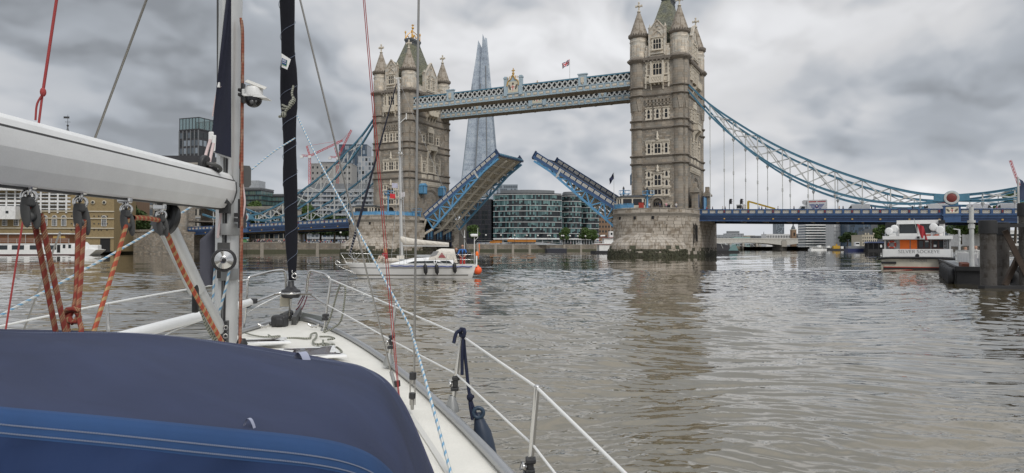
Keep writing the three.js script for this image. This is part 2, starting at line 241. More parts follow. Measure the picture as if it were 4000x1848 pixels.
  // mouldings under the parapet and the coping
  const ring = (off, y, h, inn = 0.5) => { const a = outline(off), b = outline(-inn), r = []; for (let i = 0; i < a.length - 1; i++) { if (chamber && chamber((a[i][0] + a[i + 1][0]) / 2, (a[i][1] + a[i + 1][1]) / 2)) continue; const q = (p, yy) => [p[0], yy, p[1]]; r.push(quad(q(a[i], y), q(a[i + 1], y), q(a[i + 1], y + h), q(a[i], y + h)), quad(q(a[i], y + h), q(a[i + 1], y + h), q(b[i + 1], y + h), q(b[i], y + h)), quad(q(b[i], y), q(b[i + 1], y), q(a[i + 1], y), q(a[i], y))); } return r; };
  obj('moulding', [ring(0.52, PT - 1.27, 0.24), ring(0.42, PT - 1.56, 0.2), ring(0.34, PT - 1.86, 0.2)], M.coping, g);
  obj('coping', ring(0.34, PT - 0.18, 0.22, 0.6), M.coping, g);
  if (!recess) obj('deck_slab', tr(ext(full, 0.1), 0, PT, 0, Math.PI / 2), M.tarmac, g);
  // pointed starling at the east end with its stepped, domed stone top
  const dome = [], sk = 22; const plan = (t, e) => { const a = t * Math.PI, c = Math.cos(a), s = Math.sin(a), w = HW - 0.3; return [w * Math.sign(c) * Math.abs(c) ** 0.9 * e, lerp(20.5, 28.4, s ** 1.1 * e)]; };
  const lev = [[1, -1.5], [1, 0], [0.998, 0.55], [0.995, 1.05], [0.99, 1.45], [0.985, 1.9], [0.96, 2.75], [0.90, 3.45], [0.82, 4.1], [0.71, 4.7], [0.58, 5.3], [0.44, 5.85], [0.29, 6.35], [0.14, 6.8], [0.02, 7.1]];
  let rowi = 0;
  for (let l = 0; l < lev.length - 1; l++) {
    const [e0, y0] = lev[l], [e1, y1] = lev[l + 1], n = Math.max(4, Math.round(sk * Math.max(0.35, e0)));
    for (let i = 0; i < n; i++) {
      const t0 = (i + (l & 1) * 0.35) / n, t1 = Math.min(1, (i + 1 + (l & 1) * 0.35) / n); if (t0 >= 1) continue; const cr = (t, e, y) => { const [x, z] = plan(t, e); return [x, y, z]; };
      const gp = 0.05 / (2 + 10 * e0), ta = t0 + gp * 0.3, tb2 = t1 - gp * 0.3, yb = y0 + 0.02, yt = y1 - 0.02, eo = 0.004;
      const gq = [quad(cr(tb2, e0, yb), cr(ta, e0, yb), cr(ta, lerp(e0, e1, 0.96), yt), cr(tb2, lerp(e0, e1, 0.96), yt)), quad(cr(tb2, e0 - 0.03, yb - 0.05), cr(ta, e0 - 0.03, yb - 0.05), cr(ta, e0, yb), cr(tb2, e0, yb))];
      const alg = y0 < 0.6 || rnd() < (y0 < 1.2 ? 0.85 : y0 < 1.5 ? 0.5 : y0 < 2 ? 0.18 : 0), m = alg ? rnd() * 3 | 0 : rnd() * 4 | 0;
      rest[alg ? 4 + m : m].push(gq);
    }
  }
  obj('starling_core', loft(lev.map(([e, y]) => { const r = []; for (let i = 0; i <= 24; i++) { const [x, z] = plan(i / 24, Math.max(0.001, e * 0.985)); r.push([x, y - 0.05, z]); } return r; })), M.pierCore, g);
  rest.forEach((r, i) => { if (r.length) tag(obj('stonework', r, i < 4 ? M.stones[i] : M.algae[i - 4], g), null, null, null, 'stuff'); });
  // weed hanging along the tide line
  { const w = [[], [], []]; for (let i = 0; i < 520; i++) { const t = rnd(), up = rnd() ** 1.8 * 1.8, k = rnd() * 3 | 0, [x, z] = plan(t, lerp(1.004, 0.992, up / 1.8)); w[k].push(bx(rr(0.1, 0.55), rr(0.1, 0.45), 0.12, x, up, z, rr(-0.3, 0.3), rr(-1, 1), rr(-0.4, 0.4))); if (i % 2) { const zz = rr(-12, 11), u2 = rnd() ** 1.6 * 2.2; w[k].push(bx(0.12, rr(0.1, 0.45), rr(0.1, 0.6), HW + 0.26, u2, zz, rr(-0.4, 0.4))); } } w.forEach((q, k) => tag(obj('weed', q, M.algae[k], g), null, null, null, 'stuff')); }
  // small drain openings and rust streak plate
  obj('drain', [-6, -2, 2.3].map((x) => { const z = 11 + 13 * Math.max(0, 1 - Math.abs(x / HW) ** 2.7) ** (1 / 2.7); return bx(0.55, 0.7, 0.3, x, PT - 2.25, z + 0.22); }), M.dark, g);
  if (recess < 0) obj('black_stain', [...Array(9).keys()].map((i) => { const z = 12.6 + i * 0.42, y1 = rr(7.4, 8.3), y0 = rr(2.4, 4.2), w = rr(0.3, 0.46), k = 1 - ((z - 11) / 13) ** 2.7, x = HW * Math.max(0, k) ** (1 / 2.7) + 0.3; return bx(0.03, y1 - y0, w, x, (y0 + y1) / 2, z, 0, Math.atan2(0.35 * i / 9, 1), 0); }), M.dark, g);
  return g;
}
const pierN = pier('granite bridge pier under the right tower with a domed starling', 0, -1);
const pierS = pier('granite bridge pier under the left tower behind the passing yacht', SPAN, 1);

// ---- towers
const TZ = 9.45, TX = 5.2, FZ = 11.05, FX = 6.8, T0 = PT - 0.1;
const arch = (w, y0, ys, rise, n = 10) => { const p = [[-w, y0], [-w, ys]]; for (let i = 1; i < n; i++) { const a = Math.PI * (1 - i / n); p.push([Math.cos(a) * w, ys + Math.sin(a) * rise]); } p.push([w, ys], [w, y0]); return p; };
const pointed = (w, y0, ys, rise) => [[-w, y0], [-w, ys], [-w * 0.72, ys + rise * 0.5], [0, ys + rise], [w * 0.72, ys + rise * 0.5], [w, ys], [w, y0]];
const winCache = {};
function winGeo(w, h, n, rows, head) {
  const key = [w, h, n, rows, head].join(); if (winCache[key]) return winCache[key];
  const fr = 0.34, mw = 0.11, pw = (w - mw * (n - 1)) / n, holes = [], panes = []; const split = rows === 2 ? h * 0.52 : 0;
  for (let i = 0; i < n; i++) { const x = -w / 2 + pw / 2 + i * (pw + mw), mv = (p) => p.map(([a, b]) => [a + x, b]);
    if (rows === 2) { holes.push(mv([[-pw / 2, 0], [-pw / 2, split - 0.07], [pw / 2, split - 0.07], [pw / 2, 0]])); panes.push([x, 0, pw, split - 0.07]); }
    const y0 = rows === 2 ? split + 0.07 : 0; holes.push(mv(head ? pointed(pw / 2, y0, h - pw * 0.8, pw * 0.8) : [[-pw / 2, y0], [-pw / 2, h], [pw / 2, h], [pw / 2, y0]])); panes.push([x, y0, pw, h - y0]); }
  const out = []; const H = h + 0.3, yb = -0.28, X = w / 2 + fr; // toothed quoins
  let y = yb, k = 0; const R = []; while (y < H) { const st = Math.min(0.52, H - y), e = k++ & 1 ? 0 : 0.16; R.push([X + e, y], [X + e, y + st]); y += st; }
  const pts = [...R, ...R.slice().reverse().map(([a, b]) => [-a, b])];
  const surround = put([ext(pts, 0.3, holes), bx(2 * X + 0.3, 0.16, 0.62, 0, yb - 0.06, 0.2), bx(2 * X + 0.42, 0.16, 0.6, 0, H + 0.07, 0.2)]);
  return winCache[key] = { surround, panes: panes.map(([a, b, c, d]) => put(bx(c + 0.04, d + 0.04, 0.05, a, b + d / 2, 0.06))) };
}
function tower(label) {
  const g = bridge('bridge_tower', label, 'tower', 0, 0, 'stone gothic towers of the bridge');
  const R = [0, Math.PI / 2, Math.PI, -Math.PI / 2], onFace = (o, f, x, y, off = 0) => { const d = (f & 1 ? FX : FZ) + off, a = R[f]; o.rotation.y = a; o.position.set(x * Math.cos(a) + d * Math.sin(a), y, -x * Math.sin(a) + d * Math.cos(a)); return o; };
  const fg = (geo, f, off = 0) => tr(geo, 0, 0, 0).translate(0, 0, (f & 1 ? FX : FZ) + off).rotateY(R[f]);
  const wind = (f, x, y, w, h, n, rows = 1, head = true, off = 0) => { const c = winGeo(w, h, n, rows, head), o = obj('window', c.surround, M.cream, g); onFace(o, f, x, y, off - 0.08); for (const p of c.panes) obj('pane', p, M.glassDark, o); };
  // body, with the road arch running through it from north to south
  const body = (y0, y1, hole) => tr(ext([[-FZ, y0], [-FZ, y1], [FZ, y1], [FZ, y0]], FX * 2, hole ? [hole] : []), 0, 0, 0, 0, Math.PI / 2, 0).translate(-FX, 0, 0);
  const rd = arch(3.9, T0, 15.6, 4.6, 16);
  obj('wall', [body(T0, 23.4, arch(3.9, T0 - 0.01, 15.6, 4.6, 16))], M.granite, g);
  obj('wall', [body(25.5, 32.4), body(34.4, 40.7)], M.granite, g);
  obj('wall', [bb(-FX - 0.06, FX + 0.06, 23.4, 25.5, -FZ - 0.06, FZ + 0.06), bb(-FX - 0.06, FX + 0.06, 32.4, 34.4, -FZ - 0.06, FZ + 0.06), bb(-FX - 0.06, FX + 0.06, 40.7, 42.8, -FZ - 0.06, FZ + 0.06)], M.graniteSmooth, g);
  obj('upper_wall', [bb(-FX, FX, 42.8, 49.3, -FZ, FZ)], M.graniteSmooth, g);
  // string courses
  const strings = [23.45, 25.4, 32.45, 34.35, 40.75, 42.75];
  const turrets = [[TX, TZ], [-TX, TZ], [TX, -TZ], [-TX, -TZ]];
  for (const y of strings) obj('string_course', [bb(-FX - 0.28, FX + 0.28, y - 0.16, y + 0.16, -FZ - 0.28, FZ + 0.28), bb(-FX - 0.16, FX + 0.16, y - 0.36, y - 0.16, -FZ - 0.16, FZ + 0.16), turrets.map(([x, z]) => { const r = y > 38 ? 2.28 : 1.98, n = y > 38 ? 8 : 20; return tr(lath([[r - 0.3, -0.42], [r + 0.1, -0.34], [r + 0.18, -0.14], [r + 0.42, -0.1], [r + 0.42, 0.12], [r - 0.2, 0.26]], n), 0, 0, 0, 0, n === 8 ? Math.PI / 8 : 0).translate(x, y, z); })], M.trim, g);
  // corner turrets
  const spireGeo = put([tr(lath([[2.35, 0], [2.3, 0.1], [0.26, 6.35], [0.001, 6.4]], 8), 0, 0, 0, 0, Math.PI / 8), [0, 1, 2, 3, 4, 5, 6, 7].map((k) => { const a = k * Math.PI / 4 + Math.PI / 8; return tb([Math.cos(a) * 2.34, 0.05, Math.sin(a) * 2.34], [Math.cos(a) * 0.26, 6.35, Math.sin(a) * 0.26], 0.09, 0.05, 4); }), [0.9, 1.8, 2.7, 3.6, 4.5, 5.3].map((y) => { const r = lerp(2.3, 0.26, y / 6.3); return tr(lath([[r - 0.1, 0.06], [r + 0.03, 0], [r + 0.07, -0.1], [r - 0.02, -0.12]], 8), 0, y, 0, 0, Math.PI / 8); })]);
  const crossGeo = put([lath([[0.001, -0.2], [0.42, -0.2], [0.5, 0], [0.42, 0.14], [0.2, 0.24], [0.16, 0.9]], 8).translate(0, 0, 0), rb(0.34, 2.3, 0.34, 0.08, 0, 1.2, 0), rb(1.7, 0.42, 0.34, 0.08, 0, 1.45, 0), rb(0.34, 0.42, 1.5, 0.08, 0, 1.45, 0), rb(0.24, 0.56, 0.5, 0.06, -0.8, 1.45, 0), rb(0.24, 0.56, 0.5, 0.06, 0.8, 1.45, 0), lath([[0.24, 2.2], [0.3, 2.35], [0.12, 2.6], [0.001, 2.62]], 8)]);
  for (const [x, z] of turrets) {
    const shaft = obj('turret', [lath([[1.98, T0], [1.98, 36.2]], 20), ], M.graniteSmooth, g); shaft.position.set(x, 0, z);
    const up = obj('octagon', [tr(lath([[1.98, 36.0], [2.3, 38.6], [2.3, 49.3]], 8), 0, 0, 0, 0, Math.PI / 8)], M.graniteSmooth, shaft);
    const pts = []; for (let k = 0; k < 8; k++) { const a = k * Math.PI / 4, c = Math.cos(a), s = Math.sin(a), w = 0.26, q = (r, t, y) => [c * r - s * t, y, s * r + c * t]; for (const e of [-1, 1]) pts.push(bar(q(2.0, e * 0.62, 36.9), q(2.16, e * 0.05, 39.9), 0.2, 0.3)); }
    obj('lancet_moulding', pts, M.graniteSmooth, shaft);
    const top = obj('turret_top', [tr(lath([[2.3, 49.2], [2.26, 54.5], [2.42, 54.7], [2.42, 54.9], [2.3, 55.0], [2.3, 55.7]], 8), 0, 0, 0, 0, Math.PI / 8), [...Array(8).keys()].map((k) => { const a = k * Math.PI / 4, c = Math.cos(a), s = Math.sin(a); return [[-0.42, 0.42].map((t) => tr(bx(0.5, 3.0, 0.14), 2.13 * c - s * t, 52.3, 2.13 * s + c * t, 0, -a + Math.PI / 2, 0)), tr(bx(1.5, 0.16, 0.16), 2.14 * c, 50.6, 2.14 * s, 0, -a + Math.PI / 2, 0)]; })], M.portland, shaft);
    obj('crown_moulding', [tr(lath([[2.3, 55.6], [2.46, 55.8], [2.74, 56.0], [2.74, 56.28], [2.5, 56.45], [2.3, 56.5]], 8), 0, 0, 0, 0, Math.PI / 8), [...Array(24).keys()].map((k) => { const a = k * Math.PI / 12; return tr(bx(0.24, 0.34, 0.3), Math.cos(a) * 2.6, 56.5, Math.sin(a) * 2.6, 0, -a, 0); })], M.trim, shaft);
    const sp = obj('spire', spireGeo, M.spire, shaft); sp.position.y = 56.4;
    const cr = obj('finial_cross', crossGeo, M.cream, shaft); cr.position.y = 62.85;
  }
  // main cornice, battlements, gables, roof
  obj('cornice', [bb(-FX - 0.35, FX + 0.35, 49.1, 49.5, -FZ - 0.35, FZ + 0.35), bb(-FX - 0.7, FX + 0.7, 49.5, 49.95, -FZ - 0.7, FZ + 0.7), bb(-FX - 0.4, FX + 0.4, 49.95, 50.3, -FZ - 0.4, FZ + 0.4), turrets.map(([x, z]) => tr(lath([[2.2, 48.9], [2.6, 49.3], [3.05, 49.7], [3.05, 50.05], [2.6, 50.4], [2.2, 50.45]], 8), 0, 0, 0, 0, Math.PI / 8).translate(x, 0, z)), [0, 1, 2, 3].map((f) => [...Array(f & 1 ? 13 : 7).keys()].map((i) => fg(bx(0.42, 0.36, 0.4, (i - (f & 1 ? 6 : 3)) * 1.05, 49.28, 0.5), f)))], M.trim, g);
  obj('battlement', [0, 1, 2, 3].map((f) => { const L = f & 1 ? TZ - 2 : TX - 2, o = [fg(bx(L * 2, 1.9, 0.5, 0, 51.2, -0.3), f)]; for (const s of [-1, 1]) o.push(fg(bx(0.95, 1.0, 0.5, s * (L - 0.7), 52.6, -0.3), f), fg(bx(1.1, 0.2, 0.7, s * (L - 0.7), 53.2, -0.3), f), fg(bx(0.9, 0.18, 0.7, s * (L - 1.75), 52.2, -0.3), f)); return o; }), M.portland, g);
  for (const f of [0, 1, 2, 3]) {
    const w = f & 1 ? 3.2 : 1.85, top = f & 1 ? 60.2 : 59.5, sh = f & 1 ? 56.2 : 57.2, dz = f & 1 ? 3.2 : 5.5;
    const gb = obj('gable', [ext([[-w, 50.2], [-w, sh], [0, top], [w, sh], [w, 50.2]], 0.7).translate(0, 0, -0.6), [-1, 1].map((s) => [bx(0.55, sh - 49.7, 0.95, s * (w + 0.1), (sh + 50.5) / 2, -0.2), bx(0.8, 0.22, 1.1, s * (w + 0.1), sh + 0.45, -0.2), lath([[0.36, 0], [0.2, 0.5], [0.001, 1.1]], 4).translate(s * (w + 0.1), sh + 0.5, -0.2), bar([s * (w + 0.15), sh - 0.05, 0.12], [0, top + 0.1, 0.12], 0.5, 0.22), bx(0.34, 0.9, 0.4, s * (w + 0.1), 50.9, 0.35)]), bx(2 * w, 0.22, 0.5, 0, 51.0, 0.2), bx(0.5, 0.8, 0.4, 0, top - 1.3, 0.15), [...Array(f & 1 ? 4 : 2).keys()].map((k) => bx(0.5, 0.4, 0.3, (k % 2 ? 0.8 : -0.8) * (f & 1 ? 1 + (k >> 1) * 0.5 : 0.8), sh + 0.1 + (k >> 1) * -0.7, 0.15)), (f & 1 ? [-1.3, 1.3] : [0]).map((x) => tr(pipe([[-1, 54.6, 0.14], [-0.86, 55.3, 0.14], [0, 56.3, 0.14], [0.86, 55.3, 0.14], [1, 54.6, 0.14]].map(([a, b, c]) => [a * (f & 1 ? 0.9 : 1.25) + x, b + (f & 1 ? -0.2 : 0.4), c]), 0.14, 5, 12))), ], M.portland, g);
    onFace(gb, f, 0, 0);
    const gr = obj('gable_roof', [ext([[-w - 0.15, sh - 0.4], [0, top - 0.25], [w + 0.15, sh - 0.4]], dz).translate(0, 0, -dz - 0.55), bb(-w, w, 51, sh - 0.4, -dz, -0.65)], M.slate, g); onFace(gr, f, 0, 0);
    if (f & 1) { wind(f, -1.3, 51.7, 1.05, 2.8, 2, 2, true, 0.1); wind(f, 1.3, 51.7, 1.05, 2.8, 2, 2, true, 0.1); } else wind(f, 0, 52.2, 1.95, 2.5, 3, 2, true, 0.1);
  }
  const roofR = [[4.6, 8.6, 52.0], [4.1, 8.0, 53.5], [2.7, 5.0, 60.5], [1.0, 2.2, 67.6]].map(([x, z, y]) => [[-x, y, z], [x, y, z], [x, y, -z], [-x, y, -z]]);
  obj('roof', [0, 1, 2].map((j) => [0, 1, 2, 3].map((i) => quad(roofR[j][i], roofR[j][(i + 1) % 4], roofR[j + 1][(i + 1) % 4], roofR[j + 1][i]))), M.slate, g);
  obj('ridge_platform', [bb(-1.25, 1.25, 67.4, 67.8, -2.5, 2.5), bb(-1.4, 1.4, 67.8, 68.5, -2.65, 2.65), bb(-1.15, 1.15, 66.6, 67.4, -2.35, 2.35), [-2, -1, 0, 1, 2].map((k) => [-1, 1].map((s) => bx(0.3, 0.7, 0.4, s * 1.2, 66.7, k)))], M.lead, g);
  const crown = obj('gilded_crest', [[[-1.2, -2.3], [1.2, -2.3], [-1.2, 2.3], [1.2, 2.3]].map(([x, z]) => [tb([x, 68.4, z], [x, 70.3, z], 0.14, 0.1), sph(0.28, x, 70.5, z, 1, 1.2, 1, 8), bx(0.5, 0.14, 0.14, x, 70.9, z)]), tb([0, 68.4, 0], [0, 73.6, 0], 0.2, 0.08), sph(0.42, 0, 72.4, 0, 1, 1, 1, 8), bx(0.9, 0.2, 0.2, 0, 73.3, 0), bx(0.2, 0.2, 0.9, 0, 73.3, 0), [-1, 1].map((s) => [pipe([[s * 1.2, 68.5, s * 2.3], [s * 0.9, 70.2, s * 1.3], [0, 71.4, 0]], 0.12, 5), pipe([[s * 1.2, 68.5, -s * 2.3], [s * 0.9, 70.2, -s * 1.3], [0, 71.4, 0]], 0.12, 5), pipe([[s * 1.25, 68.6, -2.2], [s * 1.25, 69.8, -0.8], [s * 1.25, 68.8, 0], [s * 1.25, 69.8, 0.8], [s * 1.25, 68.6, 2.2]], 0.13, 5)])], M.gold, g);
  // east and west faces
  for (const f of [0, 2]) {
    wind(f, 0, 45.7, 2.15, 2.9, 3, 2); wind(f, -2.25, 45.9, 0.62, 2.7, 1, 2, true, -0.1); wind(f, 2.25, 45.9, 0.62, 2.7, 1, 2, true, -0.1);
    const bay = obj('balcony', [bb(-1.5, 1.5, 44.9, 45.2, 0, 1.3), bb(-1.4, 1.4, 43.7, 45.2, 1.0, 1.25), bb(-1.6, 1.6, 43.45, 43.75, -0.1, 1.45), [-1.5, 1.5].map((x) => [bx(0.5, 5.2, 0.55, x, 46.6, 0.2), bx(0.55, 1.9, 0.6, x, 44.4, 1.05), tr(ext([[0, 0], [1.2, 0], [1.1, -0.4], [0.5, -0.7], [0.25, -1.6], [0, -1.7]], 0.34), x + 0.17, 43.5, 0, 0, -Math.PI / 2, 0)]), [-0.55, 0.55].map((x) => bx(0.4, 0.5, 0.8, x, 43.3, 0.5)), [-2.9, 2.9].map((x) => [bx(0.5, 1.8, 0.4, x, 44.5, 0.2), bx(0.4, 1.2, 0.35, x, 43.0, 0.15)]), bb(-3.1, 3.1, 43.6, 43.8, 0, 0.45), bb(-3.1, -1.5, 44.0, 45.1, 0.02, 0.2), bb(1.5, 3.1, 44.0, 45.1, 0.02, 0.2), [-0.9, -0.3, 0.3, 0.9].map((x) => [bar([x - 0.25, 43.9, 1.28], [x + 0.25, 44.8, 1.28], 0.09), bar([x + 0.25, 43.9, 1.28], [x - 0.25, 44.8, 1.28], 0.09)])], M.cream, g);
    onFace(bay, f, 0, 0, -0.03);
    const cb = obj('corbel_table', [bb(-3.2, 3.2, 39.4, 39.7, 0, 0.35), bb(-3.2, 3.2, 38.5, 38.75, 0, 0.3), [...Array(7).keys()].map((i) => [bx(0.5, 0.9, 0.45, -2.7 + i * 0.9, 39.2, 0.22), bx(0.42, 0.5, 0.34, -2.7 + i * 0.9, 38.2, 0.16)])], M.graniteSmooth, g); onFace(cb, f, 0, 0, -0.02);
    for (const x of [-2.25, 0, 2.2]) wind(f, x, 34.75, 0.68, 2.3, 1, 2);
    wind(f, -2.2, 25.95, 0.66, 2.5, 1, 2); wind(f, 0, 25.95, 1.5, 2.5, 2, 2); wind(f, 2.2, 25.95, 0.66, 2.5, 1, 2);
    const hm = obj('hood_mould', [bb(-2.95, -1.4, 29.0, 29.2, 0, 0.4), bb(-1.4, 1.4, 29.0, 29.24, 0, 0.4), bb(1.4, 2.95, 29.0, 29.2, 0, 0.4), [-2.95, -1.4, 1.4, 2.95].map((x) => bx(0.2, 0.9, 0.35, x, 28.6, 0.18)), lath([[0.3, 29.2], [0.5, 29.5], [0.2, 29.9], [0.36, 30.3], [0.2, 30.9], [0.1, 31.4], [0.001, 31.5]], 8).translate(0, 0, 0.35)], M.cream, g); onFace(hm, f, 0, 0, -0.02);
    wind(f, -2.25, 20.1, 0.62, 1.3, 1); wind(f, 2.25, 20.1, 0.62, 1.3, 1); wind(f, 0, 17.9, 1.6, 2.7, 2, 2); wind(f, -2.25, 17.8, 0.62, 1.4, 1); wind(f, 2.25, 17.8, 0.62, 1.4, 1); wind(f, -2.25, 15.6, 0.62, 1.2, 1, 1, false); wind(f, 0, 15.6, 1.6, 1.2, 2, 1, false); wind(f, 2.25, 15.6, 0.62, 1.2, 1, 1, false);
    const bd = obj('stone_band', bb(-3.35, 3.35, 17.25, 17.68, -0.1, 0.12), M.cream, g); onFace(bd, f, 0, 0); const bd2 = obj('stone_band', bb(-3.35, 3.35, 14.9, 15.3, -0.1, 0.13), M.cream, g); onFace(bd2, f, 0, 0); const fi = obj('finial', [lath([[0.3, 21.2], [0.5, 21.5], [0.2, 21.9], [0.35, 22.3], [0.1, 23.0]], 8).translate(0, 0, 0.3)], M.cream, g); onFace(fi, f, 0, 0);
    const dr = obj('doorway', [ext([...arch(1.75, T0, 13.2, 1.9, 10)], 0.5, [arch(1.3, T0 + 0.01, 13.2, 1.45, 10)]), bb(-1.9, 1.9, 14.55, 14.8, 0, 0.3)], M.graniteSmooth, g); onFace(dr, f, 0, 0, -0.1); const dp = obj('door', [ext(arch(1.28, T0, 13.2, 1.43, 8), 0.1), bb(-1.2, 1.2, 12.4, 12.55, 0.1, 0.16)], M.trim, dr); obj('fanlight', [-0.8, -0.27, 0.27, 0.8].map((x) => bx(0.36, 0.8, 0.05, x, 13.2, 0.13)), M.glassDark, dr);
    wind(f, -2.75, 12.0, 0.9, 0.9, 1, 1, false); wind(f, 2.75, 12.0, 0.9, 0.9, 1, 1, false);
  }
  // north and south faces with the road arch
  for (const f of [1, 3]) {
    const am = []; for (const [w, y, d] of [[5.6, 5.9, 0.12], [5.15, 5.5, 0.26], [4.7, 5.1, 0.14], [4.3, 4.8, -0.1]]) am.push(ext([...arch(w, T0, 15.6, y - 0.3, 14)], 0.4, [arch(w - 0.5, T0 + 0.01, 15.6, y - 0.75, 14)]).translate(0, 0, d - 0.4));
    onFace(obj('arch_moulding', am, M.graniteSmooth, g), f, 0, 0);
    onFace(obj('machicolation', [bb(-5.4, 5.4, 22.6, 22.85, 0, 0.4), [...Array(15).keys()].map((i) => [bx(0.4, 0.8, 0.4, -5.1 + i * 0.73, 22.2, 0.2), bx(0.32, 0.35, 0.3, -5.1 + i * 0.73, 21.6, 0.15)])], M.cream, g), f, 0, 0, -0.02);
    wind(f, 0, 25.9, 2.5, 3.6, 4, 2); wind(f, -3.7, 25.7, 1.5, 2.7, 2, 2); wind(f, 3.7, 25.7, 1.5, 2.7, 2, 2);
    onFace(obj('canopy', [bb(-2.1, 2.1, 32.6, 32.95, 0, 1.5), bb(-1.9, 1.9, 32.9, 34.2, 1.1, 1.4), bb(-2.1, 2.1, 34.2, 34.45, 0.9, 1.55), bb(-1.95, -1.75, 32.9, 34.2, 0, 1.4), bb(1.75, 1.95, 32.9, 34.2, 0, 1.4), [-1.75, 1.75].map((x) => tr(ext([[0, 0], [1.4, 0], [1.25, -0.6], [0.55, -1.3], [0.35, -2.6], [0, -3.0]], 0.4), x + 0.2, 32.6, 0, 0, -Math.PI / 2, 0)), [-5.2, 5.2, -2.1, 2.1].map((x) => [bx(0.32, 4.2, 0.35, x, 27.4, 0.2), lath([[0.22, 0], [0.3, 0.2], [0.12, 0.6], [0.001, 1.5]], 6).translate(x, 29.5, 0.2)]), bb(-4.6, -2.8, 28.9, 29.1, 0, 0.4), bb(2.8, 4.6, 28.9, 29.1, 0, 0.4)], M.cream, g), f, 0, 0, -0.02);
    onFace(obj('carved_panel', [-3.6, 0, 3.6].map((x) => [bx(2.6, 1.4, 0.16, x, 24.4, 0.06), bx(1.0, 0.9, 0.12, x, 24.4, 0.16), bar([x - 1.1, 23.9, 0.17], [x - 0.6, 24.9, 0.17], 0.1), bar([x + 1.1, 23.9, 0.17], [x + 0.6, 24.9, 0.17], 0.1)]), M.cream, g), f, 0, 0);
    wind(f, 0, 35.0, 2.2, 4.2, 3, 2, true); onFace(obj('window_arch', [ext(arch(1.75, 38.2, 38.4, 1.7, 10), 0.4, [arch(1.35, 38.19, 38.4, 1.3, 10)])], M.cream, g), f, 0, 0, -0.05);
    for (const x of [-3.9, 3.9]) wind(f, x, 35.0, 1.0, 2.3, 1, 2);
    wind(f, 0, 45.2, 3.0, 3.2, 4, 2); for (const x of [-3.8, 3.8]) wind(f, x, 45.4, 1.3, 3.0, 2, 2);
    onFace(obj('balcony', [bb(-2.4, 2.4, 43.4, 43.7, 0, 1.5), bb(-2.3, 2.3, 43.7, 44.9, 1.2, 1.42), [-2.3, -0.8, 0.8, 2.3].map((x) => [bx(0.4, 1.6, 0.5, x, 44.4, 1.3), tr(ext([[0, 0], [1.3, 0], [0.5, -0.8], [0.2, -1.7], [0, -1.8]], 0.3), x + 0.15, 43.4, 0, 0, -Math.PI / 2, 0)])], M.cream, g), f, 0, 0, -0.02);
  }
  // tunnel ribs
  obj('tunnel_rib', [-5, -2.5, 0, 2.5, 5].map((x) => tr(ext(arch(3.88, T0, 15.6, 4.58, 14), 0.4, [arch(3.55, T0 - 0.01, 15.6, 4.2, 14)]), 0, 0, 0, 0, Math.PI / 2, 0).translate(x, 0, 0)), M.chainBlue, g);
  obj('tunnel_lining', [tr(ext(arch(3.895, T0, 15.6, 4.59, 16), FX * 2 - 0.8, [arch(3.85, T0 - 0.01, 15.6, 4.54, 16)]), 0, 0, 0, 0, Math.PI / 2, 0).translate(-FX + 0.4, 0, 0)], M.deckNavy, g);
  return g;
}
const towerN = tower('tall gothic stone bridge tower on the right pier, its roof cut by the frame');
const towerS = dup(towerN, B(SPAN, 0, 0), TH, 'gothic stone bridge tower on the left with a gilded crest on its roof');
for (const [x, s, l] of [[-FX, -1, ''], [SPAN + FX, 1, '']]) for (const z of [-5.4, 5.4]) { // maintenance cradles beside the river arches
  const o = bridge('blue_cradle', z > 0 ? (s > 0 ? 'light blue steel box hung left of the left tower arch' : 'light blue steel box on the river face of the right tower, nearer edge') : (s > 0 ? 'light blue steel box hung right of the left tower arch' : 'light blue steel box on the river face of the right tower, farther edge'), 'cradle', x + s * 0.8, z);
  o.position.y = 18.6; obj('box', [bb(-0.9, 0.9, 0.3, 2.6, -1, 1)], M.brightBlue, o); obj('roof', [tr(ext([[-1.15, 0], [0, 0.8], [1.15, 0]], 2), 0, 2.6, -0.9 , 0, Math.PI / 2, 0).translate(-0.9, 0, 0.9)], M.brightBlue, o); obj('frame', [[-0.9, 0.9].map((a) => [-1, 1].map((b) => bar([a, 0, b], [a, 2.7, b], 0.14))), bb(-0.8, 0.8, 0.05, 0.3, -0.9, 0.9)], M.chainDark, o);
}

// ---- high-level walkways
M.walkGlass = MP([0.05, 0.06, 0.07], 0.1); M.emblem = (() => { const c = document.createElement('canvas'); c.width = c.height = 128; const x = c.getContext('2d'); x.fillStyle = '#cfc8b4'; x.fillRect(0, 0, 128, 128); x.fillStyle = '#e8e4da'; x.beginPath(); x.moveTo(40, 44); x.lineTo(88, 44); x.lineTo(88, 80); x.quadraticCurveTo(84, 104, 64, 110); x.quadraticCurveTo(44, 104, 40, 80); x.fill(); x.fillStyle = '#b02a22'; x.fillRect(59, 44, 10, 64); x.fillRect(40, 62, 48, 9); x.fillRect(46, 48, 5, 10); x.fillStyle = '#55504a'; for (const s of [-1, 1]) { x.beginPath(); x.ellipse(64 + s * 42, 66, 13, 34, s * 0.35, 0, 7); x.fill(); x.fillStyle = '#8d877c'; x.fillRect(64 + s * 40 - 3, 40, 6, 50); x.fillStyle = '#55504a'; } x.beginPath(); x.arc(64, 28, 13, 0, 7); x.fill(); const t = new THREE.CanvasTexture(c); t.colorSpace = THREE.SRGBColorSpace; return MS([1, 1, 1], 0.6, { map: t }); })();
const printed = (w, h, d, x, y, z, face) => { const g = new THREE.PlaneGeometry(w, h); g.userData.keep = 1; const f = fin(g); f.userData.keep = 1; return tr(f, x, y, z + d, 0, face ?? 0, 0); };
